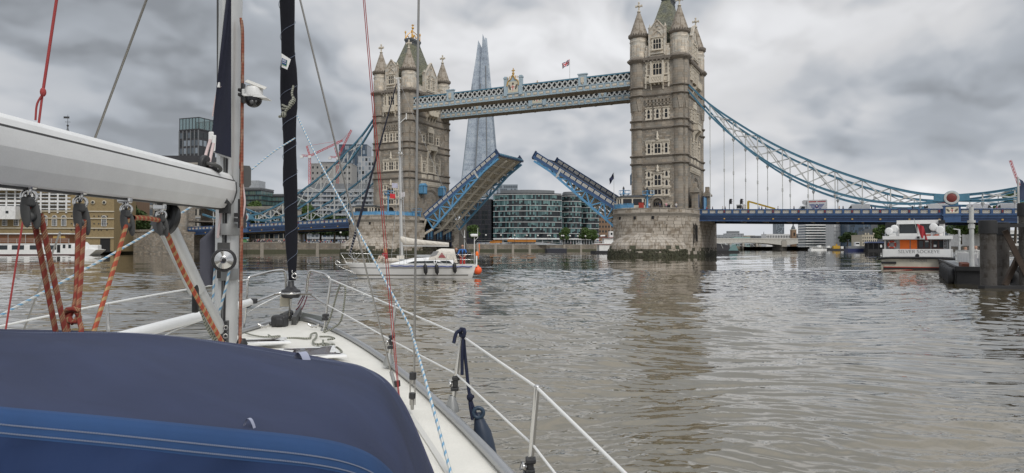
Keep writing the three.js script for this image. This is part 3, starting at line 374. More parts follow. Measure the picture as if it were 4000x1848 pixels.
function walkway(label, zc, near) {
  const x0 = SPAN + FX, x1 = -FX, g = bridge('high_walkway', label, 'walkway', 0, zc, 'high-level walkways between the towers'), L = x1 - x0, mid = (x0 + x1) / 2, W = 1.9;
  obj('floor_girder', [bb(x0, x1, 43.75, 44.1, -W, W)], M.soffit, g);
  obj('soffit_plate', [...Array(28).keys()].map((i) => bar([x0 + i * L / 28, 43.72, i & 1 ? -W : W], [x0 + (i + 1) * L / 28, 43.72, i & 1 ? W : -W], 0.3, 0.12)), M.soffit, g);
  obj('glazing', [bb(x0, x1, 45.2, 47.3, -W + 0.45, W - 0.45)], M.walkGlass, g);
  obj('roof', [tr(ext([[-W - 0.1, 47.4], [-W, 47.65], [0, 48.0], [W, 47.65], [W + 0.1, 47.4]], L), 0, 0, 0, 0, Math.PI / 2, 0).translate(x0, 0, 0)], M.lead, g);
  for (const s of [1, -1]) {
    const z = s * (W + 0.02);
    obj('fascia', [bb(x0, x1, 43.9, 45.25, z - 0.12, z + 0.12), bb(x0, x1, 45.2, 45.4, z - 0.25, z + 0.25), bb(x0, x1, 43.85, 44.02, z - 0.22, z + 0.22)], M.paleBlue, g);
    obj('top_rail', [bb(x0, x1, 47.25, 47.55, z - 0.16, z + 0.16)], M.chainBlue, g);
    const lat = []; const n = 44; for (let i = 0; i < n; i++) { const a = x0 + i * L / n, b = x0 + (i + 1) * L / n; lat.push(bar([a, 45.35, z + 0.07], [b, 47.3, z + 0.07], 0.12, 0.36), bar([a, 47.3, z - 0.07], [b, 45.35, z - 0.07], 0.12, 0.36)); }
    const halves = [[], [], [], []]; lat.forEach((q, i) => halves[Math.min(3, i / 2 / 11 | 0)].push(q)); halves.forEach((h) => obj('lattice', h, M.white, g));
    const N = 36; const pan = put([bx(1.1, 0.62, 0.12), bx(0.8, 0.34, 0.2)]), rib = put(bx(0.26, 1.2, 0.2)); if (s > 0) for (let i = 0; i < N; i++) { const x = x0 + (i + 0.5) * L / N; const o = obj('fascia_panel', pan, M.cream, g); o.position.set(x, 44.62, z + s * 0.14); const r = obj('fascia_rib', rib, M.paleBlue, g); r.position.set(x + L / N / 2 - 0.1, 44.6, z + s * 0.16); }
  }
  for (const x of [mid - 20.6, mid + 20.6]) { const o = obj('panel_bay', [bb(x - 1.15, x + 1.15, 45.2, 48.3, W - 0.3, W + 0.42), bb(x - 1.35, x + 1.35, 48.2, 48.5, W - 0.4, W + 0.55)], M.paleBlue, g); obj('shield', [bx(0.9, 1.4, 0.12, x, 46.8, W + 0.46), lath([[0.45, 0], [0.3, -0.4], [0.001, -0.6]], 4).scale(1, 1, 0.12).translate(x, 46.1, W + 0.46)], M.cream, o); }
  const cb = obj('centre_bay', [bb(mid - 2.6, mid + 2.6, 45.2, 47.6, W - 0.4, W + 0.4), ext([[-1.9, 47.6], [-1.5, 48.8], [-0.7, 49.3], [0, 50.3], [0.7, 49.3], [1.5, 48.8], [1.9, 47.6]], 0.7).translate(mid, 0, W - 0.3), [-2.35, 2.35].map((x) => [bx(0.9, 4.9, 0.95, mid + x, 47.2, W + 0.1), bx(1.15, 0.35, 1.2, mid + x, 49.7, W + 0.1), bx(0.8, 0.3, 0.9, mid + x, 50.0, W + 0.1)])], M.paleBlue, g);
  obj('ogee_trim', [pipe([[mid - 1.9, 47.4, W + 0.45], [mid - 1.55, 48.7, W + 0.45], [mid - 0.7, 49.3, W + 0.45], [mid, 50.4, W + 0.45], [mid + 0.7, 49.3, W + 0.45], [mid + 1.55, 48.7, W + 0.45], [mid + 1.9, 47.4, W + 0.45]], 0.2, 6, 30), [-1.8, -1.2, -0.7, 0.7, 1.2, 1.8].map((x) => [bx(0.16, 0.5, 0.16, mid + x, 49.6 + (1.8 - Math.abs(x)) * 0.2, W + 0.2), sph(0.13, mid + x, 49.95 + (1.8 - Math.abs(x)) * 0.2, W + 0.2, 1, 1, 1, 6)]), tb([mid, 50.3, W + 0.2], [mid, 52.4, W + 0.2], 0.22, 0.12), bx(0.9, 0.3, 0.3, mid, 51.7, W + 0.2), sph(0.4, mid, 50.9, W + 0.2, 1, 1, 1, 8)], M.goldPaint, cb);
  obj('coat_of_arms', printed(3.1, 3.1, 0.02, mid, 47.1, W + 0.42), M.emblem, cb);
  return g;
}
walkway('nearer pale blue high walkway with coat of arms between the towers', 8.0, true);
walkway('farther pale blue high walkway seen below the nearer one', -8.0, false);

// ---- parapet panels used along the decks and the leaves
M.ironPanel = (() => { const c = document.createElement('canvas'); c.width = 128; c.height = 64; const x = c.getContext('2d'); x.fillStyle = '#56627e'; x.fillRect(0, 0, 128, 64); x.strokeStyle = '#d6d2c6'; x.lineWidth = 7; for (const k of [0, 1, 2]) { x.beginPath(); x.arc(22 + k * 42, 32, 17, 0, 7); x.stroke(); x.beginPath(); x.moveTo(4 + k * 42, 4); x.lineTo(40 + k * 42, 60); x.moveTo(40 + k * 42, 4); x.lineTo(4 + k * 42, 60); x.stroke(); } x.fillStyle = '#c9a44a'; for (const k of [0, 1, 2]) { x.beginPath(); x.arc(22 + k * 42, 32, 6, 0, 7); x.fill(); } x.strokeStyle = '#d6d2c6'; x.lineWidth = 8; x.strokeRect(2, 2, 124, 60); const t = new THREE.CanvasTexture(c); t.colorSpace = THREE.SRGBColorSpace; return MS([1, 1, 1], 0.55, { map: t }); })();
const panelGeo = (w, h) => { const g = printed(w, h, 0.06, 0, 0, 0); g.userData.done = 1; return g; };

// ---- side spans: deck, chains, hangers
function sideSpan(s, label, chainLabels) {   // s = +1 north, -1 south; x measured outwards from the tower
  const X = (d) => s > 0 ? d : SPAN - d, dk = (d) => 11.67 - (d - 10) * 0.0226, ZE = 10.2;
  const g = bridge('road_deck', label, 'bridge deck', 0, 0, 'side span decks of the bridge'); const END = s > 0 ? 96 : 93;
  const slab = (y0, y1, z0, z1, m, name, d0 = HW - 0.1, d1 = END) => obj(name, ext([[X(d0), dk(d0) + y0], [X(d0), dk(d0) + y1], [X(d1), dk(d1) + y1], [X(d1), dk(d1) + y0]], z1 - z0).translate(0, 0, z0), m, g);
  slab(-1.5, -1.15, -ZE + 0.4, ZE - 0.4, M.tarmac, 'road_slab');
  for (const e of [1, -1]) { const a = e * ZE; const zz = (p, q) => e > 0 ? [a + p, a + q] : [a - q, a - p];
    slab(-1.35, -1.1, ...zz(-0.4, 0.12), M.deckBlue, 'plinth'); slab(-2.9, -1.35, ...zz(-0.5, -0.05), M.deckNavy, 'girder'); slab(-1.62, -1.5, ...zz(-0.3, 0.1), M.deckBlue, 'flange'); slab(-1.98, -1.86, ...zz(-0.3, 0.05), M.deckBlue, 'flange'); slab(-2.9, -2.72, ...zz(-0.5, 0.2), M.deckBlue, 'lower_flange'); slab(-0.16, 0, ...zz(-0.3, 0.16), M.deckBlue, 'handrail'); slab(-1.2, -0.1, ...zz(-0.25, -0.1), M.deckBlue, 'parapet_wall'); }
  // parapet panels and posts on the side in view
  const pg = panelGeo(1.28, 0.72), postG = put(bx(0.42, 1.15, 0.3)), shG = put([bx(0.3, 0.6, 0.1)]), lampG = put([bx(0.34, 0.3, 0.2)]);
  let k = 0; for (let d = 11.4; d < END - 1; d += 1.843, k++) {
    if (Math.abs(d - HX) < 1.6) continue; const big = (k % 3) === 2;
    const o = obj('parapet_panel', pg, M.ironPanel, g); o.position.set(X(d), dk(d) - 0.62, ZE - 0.1); o.rotation.z = -s * 0.0226;
    const p = obj('parapet_post', postG, M.deckBlue, g); p.position.set(X(d + 0.92), dk(d + 0.92) - 0.6, ZE);
    if (big) { const sh = obj('shield', shG, M.redDeep, g); sh.position.set(X(d + 0.92), dk(d + 0.92) - 0.55, ZE + 0.16); const la = obj('boss', lampG, M.goldPaint, g); la.position.set(X(d + 0.92), dk(d + 0.92) - 2.3, ZE + 0.05); }
  }
  obj('cross_girder', [...Array(15).keys()].map((i) => { const d = 12.6 + i * 5.53; return d < END ? bx(0.5, 0.7, 2 * ZE - 1, X(d), dk(d) - 2.3, 0) : null; }).filter(Boolean), M.soffit, g);
  obj('soffit', [ext([[X(HW), dk(HW) - 1.95], [X(HW), dk(HW) - 1.6], [X(END), dk(END) - 1.6], [X(END), dk(END) - 1.95]], 2 * ZE - 1).translate(0, 0, -ZE + 0.5)], M.soffit, g);
  const hubP = obj('hub_pedestal', [bb(X(HX) - 1.55, X(HX) + 1.55, dk(HX) - 2.9, dk(HX) + 0.55, ZE - 0.5, ZE + 0.5), bb(X(HX) - 1.75, X(HX) + 1.75, dk(HX) + 0.45, dk(HX) + 0.65, ZE - 0.6, ZE + 0.62), bb(X(HX) - 1.8, X(HX) + 1.8, dk(HX) - 1.5, dk(HX) - 1.25, ZE - 0.6, ZE + 0.62)], M.deckBlue, g);
  obj('coat_of_arms', printed(2.3, 1.35, 0.03, X(HX), dk(HX) - 0.35, ZE + 0.5), M.emblem, hubP);
  // chains; heights of the chords above the river at the hanger stations
  const up = [[6.6, 43.6], [12.6, 37.3], [18.1, 32.9], [23.6, 28.9], [29.1, 25.4], [34.6, 22.4], [40.2, 19.7], [45.7, 17.4], [51.2, 15.4], [56.8, 13.9], [HX, 13.2]], lo = [[6.6, 42.2], [12.6, 34.6], [18.1, 28.9], [23.6, 24.1], [29.1, 20.2], [34.6, 17.1], [40.2, 14.7], [45.7, 13.0], [51.2, 12.0], [56.8, 11.75], [HX, 12.3]];
  const up2 = [[HX, 13.2], [68, 13.55], [73.5, 14.35], [79, 15.6], [84.5, 17.3]], lo2 = [[HX, 12.3], [68, 12.0], [73.5, 12.3], [79, 13.0], [84.5, 14.3]];
  const sm = (a, n = 3) => { const c = new THREE.CatmullRomCurve3(a.map(([x, y]) => V(x, y, 0)), false, 'centripetal').getPoints((a.length - 1) * n); return c.map((p) => [p.x, p.y]); };
  [ZE - 0.55, -ZE + 0.55].forEach((z, ci) => {
    const c = bridge('suspension_chain', chainLabels[ci], 'suspension chain', 0, 0, 'blue suspension chains of the bridge');
    const chord = (a, name) => { const q = sm(a); for (const [dy, w, m] of [[0, 0.36, M.chainBlue]]) obj(name, q.slice(0, -1).map((p, i) => [bar([X(p[0]), p[1] + 0.2, z], [X(q[i + 1][0]), q[i + 1][1] + 0.2, z], 0.62, 0.14), bar([X(p[0]), p[1] - 0.2, z], [X(q[i + 1][0]), q[i + 1][1] - 0.2, z], 0.62, 0.14), bar([X(p[0]), p[1], z], [X(q[i + 1][0]), q[i + 1][1], z], 0.24, 0.42)]), m, c); };
    chord(up, 'upper_chord'); chord(lo, 'lower_chord'); chord(up2, 'upper_chord'); chord(lo2, 'lower_chord');
    obj('chord_shadow_plate', [sm(up), sm(lo)].map((q) => q.slice(0, -1).map((p, i) => bar([X(p[0]), p[1], z], [X(q[i + 1][0]), q[i + 1][1], z], 0.5, 0.26))), M.chainBlue, c).name = 'web_plate';
    const brace = (u, l) => { for (let i = 1; i < u.length - 1; i++) { obj('vertical', bar([X(u[i][0]), u[i][1], z], [X(l[i][0]), l[i][1], z], 0.24, 0.24), M.white, c); }
      for (let i = 1; i < u.length - 2; i++) { obj('diagonal', [bar([X(u[i][0]), u[i][1] - 0.1, z + 0.08], [X(l[i + 1][0]), l[i + 1][1] + 0.1, z + 0.08], 0.14, 0.26), bar([X(l[i][0]), l[i][1] + 0.1, z - 0.08], [X(u[i + 1][0]), u[i + 1][1] - 0.1, z - 0.08], 0.14, 0.26), bx(0.7, 0.5, 0.3, (X(u[i][0]) + X(u[i + 1][0])) / 2, (u[i][1] + u[i + 1][1] + l[i][1] + l[i + 1][1]) / 4, z)], M.white, c); } };
    brace(up, lo); brace(up2, lo2);
    for (const [d, y] of [...lo.slice(1, -1), ...lo2.slice(1, -1)]) { const h = obj('hanger', [tb([X(d), y - 0.4, z], [X(d), dk(d) - 1.2, z], 0.085, 0.085, 8), y - dk(d) > 4 ? tb([X(d), (y + dk(d)) / 2 - 0.4, z], [X(d), (y + dk(d)) / 2 + 0.4, z], 0.18, 0.18, 8) : null], M.white, c); obj('shackle', [bx(0.5, 0.6, 0.5, X(d), y - 0.3, z), tb([X(d), y - 1.2, z], [X(d), y - 0.5, z], 0.1, 0.4, 8)], M.white, h); }
    const hub = obj('hub', [tr(lath([[0.001, -0.5], [1.5, -0.5], [1.5, 0.5], [0.001, 0.5]], 28), 0, 0, 0, Math.PI / 2).translate(X(HX), 12.75, z), [-1, 1].map((q) => bar([X(HX), 12.75, z], [X(HX + q * 3.2), 12.85, z], 0.9, 1.5))], M.chainBlue, c);
    obj('white_ring', tr(lath([[0.95, 0.52], [0.98, 0.62], [1.4, 0.62], [1.42, 0.5]], 28), 0, 0, 0, Math.PI / 2).translate(X(HX), 12.75, z), M.white, hub); obj('red_boss', tr(lath([[0.001, 0.66], [0.5, 0.66], [0.55, 0.6], [0.95, 0.56], [0.96, 0.4]], 28), 0, 0, 0, Math.PI / 2).translate(X(HX), 12.75, z), M.redDeep, hub);
  });
  return g;
}
sideSpan(1, 'blue side span deck running right from the right tower', ['nearer blue suspension chain with white bracing right of the towers', 'farther blue suspension chain with white bracing right of the towers']);
sideSpan(-1, 'blue side span deck running left from the left tower', ['nearer blue suspension chain with white bracing left of the towers', 'farther blue suspension chain with white bracing left of the towers']);

// ---- bascule leaves
function leaf(s, label, ang) {      // s = +1: the leaf of the left pier rising to the right, -1: the leaf of the right pier
  const g = bridge('bascule_leaf', label, 'bascule', s > 0 ? SPAN + HW + 0.2 : -HW - 0.2, 0, 'raised bascule leaves'); g.position.y = PT - 0.15;
  const ca = Math.cos(ang), sa = Math.sin(ang), L = 30.6, W = 7.6; const Q = (u, v, z) => [s * (u * ca + v * sa), u * sa - v * ca, z];   // u along the leaf, v downwards
  const bq = (u0, u1, v0, v1, z0, z1) => { const a = bb(u0, u1, -v1, -v0, z0, z1); return tr(a, 0, 0, 0, 0, 0, ang).scale(s, 1, 1); };
  const flip = (q) => { if (s < 0) { const p = q.attributes.position, n = q.attributes.normal; for (let i = 0; i < p.count; i += 3) { for (const at of [p, n, q.attributes.uv]) { const k = at.itemSize; for (let c = 0; c < k; c++) { const t = at.array[i * k + c]; at.array[i * k + c] = at.array[(i + 1) * k + c]; at.array[(i + 1) * k + c] = t; } } } } return q; };
  const fq = (...a) => flip(bq(...a));
  obj('road_plate', fq(0, L, 0.0, 0.3, -W + 0.4, W - 0.4), M.tarmac, g); obj('under_plate', fq(0.1, L - 0.1, 0.3, 0.42, -W + 0.4, W - 0.4), M.steelCream, g);
  const dp = (u) => lerp(4.4, 1.2, Math.min(1, u / 24));
  for (const z of [-W, W]) {
    obj('edge_girder', [fq(0, L, -0.1, 0.5, z - 0.22, z + 0.22), fq(0, L, -1.35, -1.2, z - 0.16, z + 0.16), fq(0, L, -1.2, 0, z - 0.06, z + 0.06)], M.deckBlue, g);
    const pg2 = panelGeo(1.62, 0.78), ps = put(bx(0.24, 1.3, 0.3));
    for (let i = 0; i < 15; i++) { const u = 1.1 + i * 2; if (z > 0 || s < 0) { const o = obj('parapet_panel', pg2, M.ironPanel, g); o.position.set(...Q(u, -0.62, z + 0.06)); o.rotation.z = s * ang; } const p = obj('parapet_post', ps, M.deckNavy, g); p.position.set(...Q(u + 1, -0.6, z)); p.rotation.z = s * ang; }
  }
  [[-W + 0.1, M.brightBlue], [-2.6, M.steelCream], [2.6, M.steelCream], [W - 0.1, M.brightBlue]].forEach(([z, m], gi) => {
    const n = 10, low = [], web = []; for (let i = 0; i < n; i++) { const u0 = 0.3 + i * 2.95, u1 = u0 + 2.95; low.push(bar(Q(u0, dp(u0), z), Q(u1, dp(u1), z), 0.6, 0.5)); web.push(bar(Q(u0, 0.4, z), Q(u0, dp(u0), z), 0.3, 0.3)); web.push(i & 1 ? bar(Q(u0, dp(u0), z), Q(u1, 0.4, z), 0.34, 0.34) : bar(Q(u0, 0.4, z), Q(u1, dp(u1), z), 0.34, 0.34)); }
    const gd = obj('main_girder', [low, bar(Q(0.2, 0.45, z), Q(L - 0.3, 0.45, z), 0.5, 0.4)], m, g); obj('lattice', web, gi === 0 || gi === 3 ? M.brightBlue : M.steelCream, gd);
    if (gi === 3 || gi === 0) obj('white_strut', [fq(21.2, 21.75, -0.9, dp(21) + 0.1, z > 0 ? z + 0.32 : z - 0.4, z > 0 ? z + 0.4 : z - 0.32)], M.white, gd);
  });
  obj('cross_frame', [...Array(10).keys()].map((i) => { const u = 0.3 + i * 2.95, v = dp(u); return [bar(Q(u, v * 0.9, -W), Q(u, v * 0.9, W), 0.24, 0.24), bar(Q(u, 0.6, -W), Q(u, 0.6, W), 0.3, 0.4), [[-W, -2.6], [-2.6, 2.6], [2.6, W]].map(([a, b]) => [bar(Q(u, 0.6, a), Q(u, v * 0.9, b), 0.16, 0.16), bar(Q(u, 0.6, b), Q(u, v * 0.9, a), 0.16, 0.16)])]; }), M.steelCream, g);
  obj('deck_stringer', [-6.2, -4.8, -3.4, -1.2, 0, 1.2, 3.4, 4.8, 6.2].map((z) => bar(Q(0.4, 0.55, z), Q(L - 0.4, 0.55, z), 0.16, 0.3)), M.steelCream, g);
  obj('nose_edge', [fq(L - 0.1, L + 0.2, -0.2, 1.0, -W, W), [-W, W].map((z) => fq(L, L + 0.3, -1.5, 0.7, z - 0.3, z + 0.3))], M.deckNavy, g);
  obj('nose_teeth', [...Array(14).keys()].map((i) => fq(L + 0.15, L + 0.45, 0.1, 0.7, -W + 0.5 + i * 1.08, -W + 1.0 + i * 1.08)), M.chainBlue, g);
  obj('tail_girder', [-W + 0.1, -2.6, 2.6, W - 0.1].map((z) => [bar(Q(0.3, 4.4, z), Q(-4.5, 3.6, z), 0.6, 0.6), bar(Q(0, 0.6, z), Q(-4.5, 3.6, z), 0.5, 0.5)]), M.steelCream, g);
  return g;
}
leaf(1, 'raised bascule leaf of the left tower seen from below', 35.5 * DEG);
leaf(-1, 'raised bascule leaf of the right tower with its roadway edge on', 32.5 * DEG);
// machinery room windows in the recess of the left pier
for (const [i, z] of [[0, 5.2], [1, 0], [2, -5.2]]) { const o = bridge('machinery_bay', ['left of three', 'middle of three', 'right of three'][i] + ' blue steel bays under the raised leaf on the left pier', 'steel bay', SPAN + HW + 0.1, z); obj('panel', [bb(0, 0.2, 4.9, 7.3, -1.6, 1.6)], M.brightBlue, o); obj('post', [-1.6, 0.2, 1.6].map((q) => bb(0.1, 0.5, 2.6, 7.9, q - 0.12, q + 0.12)), M.deckNavy, o); obj('rail', [bb(0.6, 0.7, 5.4, 5.52, -2, 2), bb(0.6, 0.7, 4.6, 4.7, -2, 2), [-2, -1, 0, 1, 2].map((q) => bb(0.6, 0.7, 4.4, 5.5, q - 0.05, q + 0.05))], M.iron, o); obj('counter_floor', bb(-5, 0.8, 4.1, 4.4, -2.5, 2.5), M.iron, o); }

// ---- things on the piers
function cabin(label, x, z, turn) {
  const o = bridge('control_cabin', label, 'cabin', x, z, 'control cabins on the piers'); o.position.y = PT; o.rotation.y += turn; const w = 3.7, d = 2.3, pl = [[-w, -d], [-w, d - 1], [-w + 1.2, d], [w - 1.2, d], [w, d - 1], [w, -d]];
  obj('base_wall', tr(ext(pl, 1.0), 0, 1.0, 0, Math.PI / 2), M.cream, o); obj('window_band', tr(ext(pl.map(([a, b]) => [a * 0.985, b * 0.985]), 1.6), 0, 2.6, 0, Math.PI / 2), M.glassDark, o);
  for (let i = 0; i < pl.length - 1; i++) for (const t of [0.02, 0.5, 0.98]) { const [a, b] = pl[i], [c, e] = pl[i + 1]; obj('mullion', bx(0.3, 1.62, 0.3, lerp(a, c, t), 1.8, lerp(b, e, t)), M.cream, o); }
  obj('lintel', tr(ext(pl.map(([a, b]) => [a * 1.02, b * 1.03]), 0.4), 0, 2.95, 0, Math.PI / 2), M.cream, o); obj('roof', [tr(ext(pl.map(([a, b]) => [a * 1.1, b * 1.15]), 0.25), 0, 3.2, 0, Math.PI / 2), tr(ext(pl.map(([a, b]) => [a * 0.8, b * 0.7]), 0.3), 0, 3.5, 0, Math.PI / 2)], M.lead, o); return o;
}
cabin('low stone control cabin with dark windows left of the right tower', -4.6, 17.5, 0.3);
cabin('low stone control cabin with dark windows in front of the left tower', SPAN - 5.4, 16.4, 0.1);
function blueRail(label, x0, pts) { const o = bridge('pier_railing', label, 'railing', x0, 0, 'light blue railings on the piers'); const q = pts.map(([x, z]) => [x, PT + 0.05, z]); for (let i = 0; i < q.length - 1; i++) { const [a, b] = [q[i], q[i + 1]]; obj('rail', [bar([a[0], a[1] + 1.15, a[2]], [b[0], b[1] + 1.15, b[2]], 0.12), bar([a[0], a[1] + 0.25, a[2]], [b[0], b[1] + 0.25, b[2]], 0.12)], M.brightBlue, o); const l = Math.hypot(b[0] - a[0], b[2] - a[2]), n = Math.max(2, Math.round(l / 0.42)); obj('baluster', [...Array(n + 1).keys()].map((k) => { const t = k / n, x = lerp(a[0], b[0], t), z = lerp(a[2], b[2], t); return k % 5 ? tb([x, a[1], z], [x, a[1] + 1.15, z], 0.035, 0.035, 4) : bx(0.16, 1.35, 0.16, x, a[1] + 0.6, z); }), M.brightBlue, o); obj('mesh_panel', bar([a[0], a[1] + 0.65, a[2]], [b[0], b[1] + 0.65, b[2]], 0.02, 0.7), M.brightBlue, o); } return o; }
blueRail('light blue railing along the left edge of the right pier', 0, [[-9.2, 10], [-9, 14], [-8.2, 20.3], [-6, 22.3], [-2.5, 23.4]]);
blueRail('light blue railing along the left pier before the cabin', SPAN, [[-8.6, 19.5], [-5.5, 22.4], [-1, 23.3], [3.5, 22.9], [6.5, 21.6], [8.4, 19.4], [9.1, 13], [9.2, 9]]);
function davit(label, x, z, h) { const o = bridge('blue_signal_post', label, 'post', x, z, 'light blue signal posts on the piers'); o.position.y = PT; obj('column', [lath([[0.42, 0], [0.42, 0.6], [0.24, 0.8], [0.2, h - 1.2], [0.34, h - 1.0], [0.16, h]], 8)], M.brightBlue, o); obj('gallery', [bx(2.6, 0.16, 1.2, 0.3, h - 1.1, 0), bx(2.6, 0.08, 1.2, 0.3, h - 0.2, 0), [-1, 0.3, 1.6].map((q) => [bx(0.07, 0.95, 0.07, q, h - 0.6, 0.58), bx(0.07, 0.95, 0.07, q, h - 0.6, -0.58)]), bar([-0.9, h - 1.2, 0], [0, h - 2.2, 0], 0.14), bar([1.4, h - 1.2, 0], [0, h - 2.2, 0], 0.14)], M.brightBlue, o); obj('lamp_head', [lath([[0.001, h + 0.9], [0.2, h + 0.6], [0.3, h + 0.1], [0.1, h]], 8)], M.iron, o); return o; }
davit('tall light blue signal post at the left corner of the right pier', -8.9, 11, 5.6); davit('light blue signal post before the doorway of the right tower', -0.6, 18.5, 4.6); davit('light blue signal post beside the mast in front of the left tower', SPAN + 5.2, 19.5, 7.4); davit('short light blue signal post by the left tower arch', SPAN + 8.6, 10.5, 2.6);
{ const o = bridge('flagpole', 'white flagpole flying a dark blue flag left of the right tower', 'flagpole', -9.3, 17.5); o.position.y = PT; obj('pole', tb([0, 0, 0], [0, 9.6, 0], 0.07, 0.04, 6), M.white, o); const rows = []; for (let j = 0; j <= 6; j++) { const r = []; for (let i = 0; i <= 6; i++) { const t = i / 6; r.push([-0.05 - t * 1.1, 9.4 - j * 0.26 - t * 1.4, 0.2 * Math.sin(t * 7 + j)]); } rows.push(r); } obj('flag', loft(rows), MS([0.012, 0.016, 0.05], 0.8, { side: THREE.DoubleSide }), o); }
{ const c = document.createElement('canvas'); c.width = 120; c.height = 72; const x = c.getContext('2d'); x.fillStyle = '#1b2a63'; x.fillRect(0, 0, 120, 72); const st = (col, w) => { x.strokeStyle = col; x.lineWidth = w; x.beginPath(); x.moveTo(0, 0); x.lineTo(120, 72); x.moveTo(120, 0); x.lineTo(0, 72); x.stroke(); }; st('#fff', 15); st('#c01a2c', 6); x.fillStyle = '#fff'; x.fillRect(48, 0, 24, 72); x.fillRect(0, 24, 120, 24); x.fillStyle = '#c01a2c'; x.fillRect(53, 0, 14, 72); x.fillRect(0, 29, 120, 14); const t = new THREE.CanvasTexture(c); t.colorSpace = THREE.SRGBColorSpace;
  const o = bridge('flagpole', 'flagpole with a union flag on the high walkway roof', 'flagpole', -24.9, 8); o.position.y = 47.9; obj('pole', tb([0, 0, 0], [0, 5.6, 0], 0.06, 0.04, 6), M.white, o); const rows = []; for (let j = 0; j <= 8; j++) { const r = []; for (let i = 0; i <= 12; i++) { const q = i / 12; r.push([-0.05 - q * 2.2, 5.5 - j * 0.18 - q * 0.9, 0.22 * Math.sin(q * 9 + j * 0.3)]); } rows.push(r); } const g = loft(rows); const uv = g.attributes.uv, p = g.attributes.position; for (let i = 0; i < uv.count; i++) { const q = (-0.05 - p.getX(i)) / 2.2; uv.setXY(i, q, 1 - (5.5 - q * 0.9 - p.getY(i)) / 1.44); } obj('flag', g, MS([0.95, 0.95, 0.95], 0.8, { map: t, side: THREE.DoubleSide }), o);
  const w = bridge('flagpole', 'short pole with a small red and white flag behind the coat of arms', 'flagpole', -38.5, -8); w.position.y = 47.9; obj('pole', tb([0, 0, 0], [0, 4.4, 0], 0.05, 0.04, 6), M.white, w); obj('flag', [loft([[[0, 3, 0], [-0.9, 2.6, 0.1]], [[0, 2.5, 0], [-0.9, 1.9, 0.1]]])], MS([0.5, 0.03, 0.05], 0.8, { side: THREE.DoubleSide }), w); }
// blue gates of the right tower's land arch
for (const [z, l, m] of [[4.9, 'dark blue gate on the nearer side of the right tower arch', M.deckBlue], [-4.6, 'bright blue hoarding on the farther side of the right tower arch', M.brightBlue]]) { const o = bridge('road_gate', l, 'gate', FX + 1.6, z); o.position.y = PT - 0.1; obj('panel', bb(-0.1, 0.1, 0, 4.2, -1.9, 1.9), m, o); obj('frame', [bb(-0.16, 0.16, 4.2, 4.4, -2, 2), bb(-0.15, 0.15, 0, 4.3, -2.05, -1.85), bb(-0.15, 0.15, 0, 4.3, 1.85, 2.05)], M.deckNavy, o); }
for (const z of [8.6, -8.6]) { const o = bridge('portal_buttress', z > 0 ? 'stone buttress with carved cap on the near side of the right tower arch' : 'stone buttress with carved cap on the far side of the right tower arch', 'buttress', FX + 1.7, z * 0.9); o.position.y = PT - 0.1; obj('shaft', [bb(-0.7, 0.7, 0, 4.6, -0.7, 0.7), bb(-1.0, 1.0, 0, 0.8, -1, 1)], M.graniteSmooth, o); obj('cap', [bb(-1.1, 1.1, 4.6, 5.1, -1.1, 1.1), tr(ext([[-1, 0], [0, 1.6], [1, 0]], 1.8), 0, 5.1, -0.9), bb(-0.5, 0.5, 5.1, 7.2, -0.5, 0.5)], M.graniteSmooth, o); }
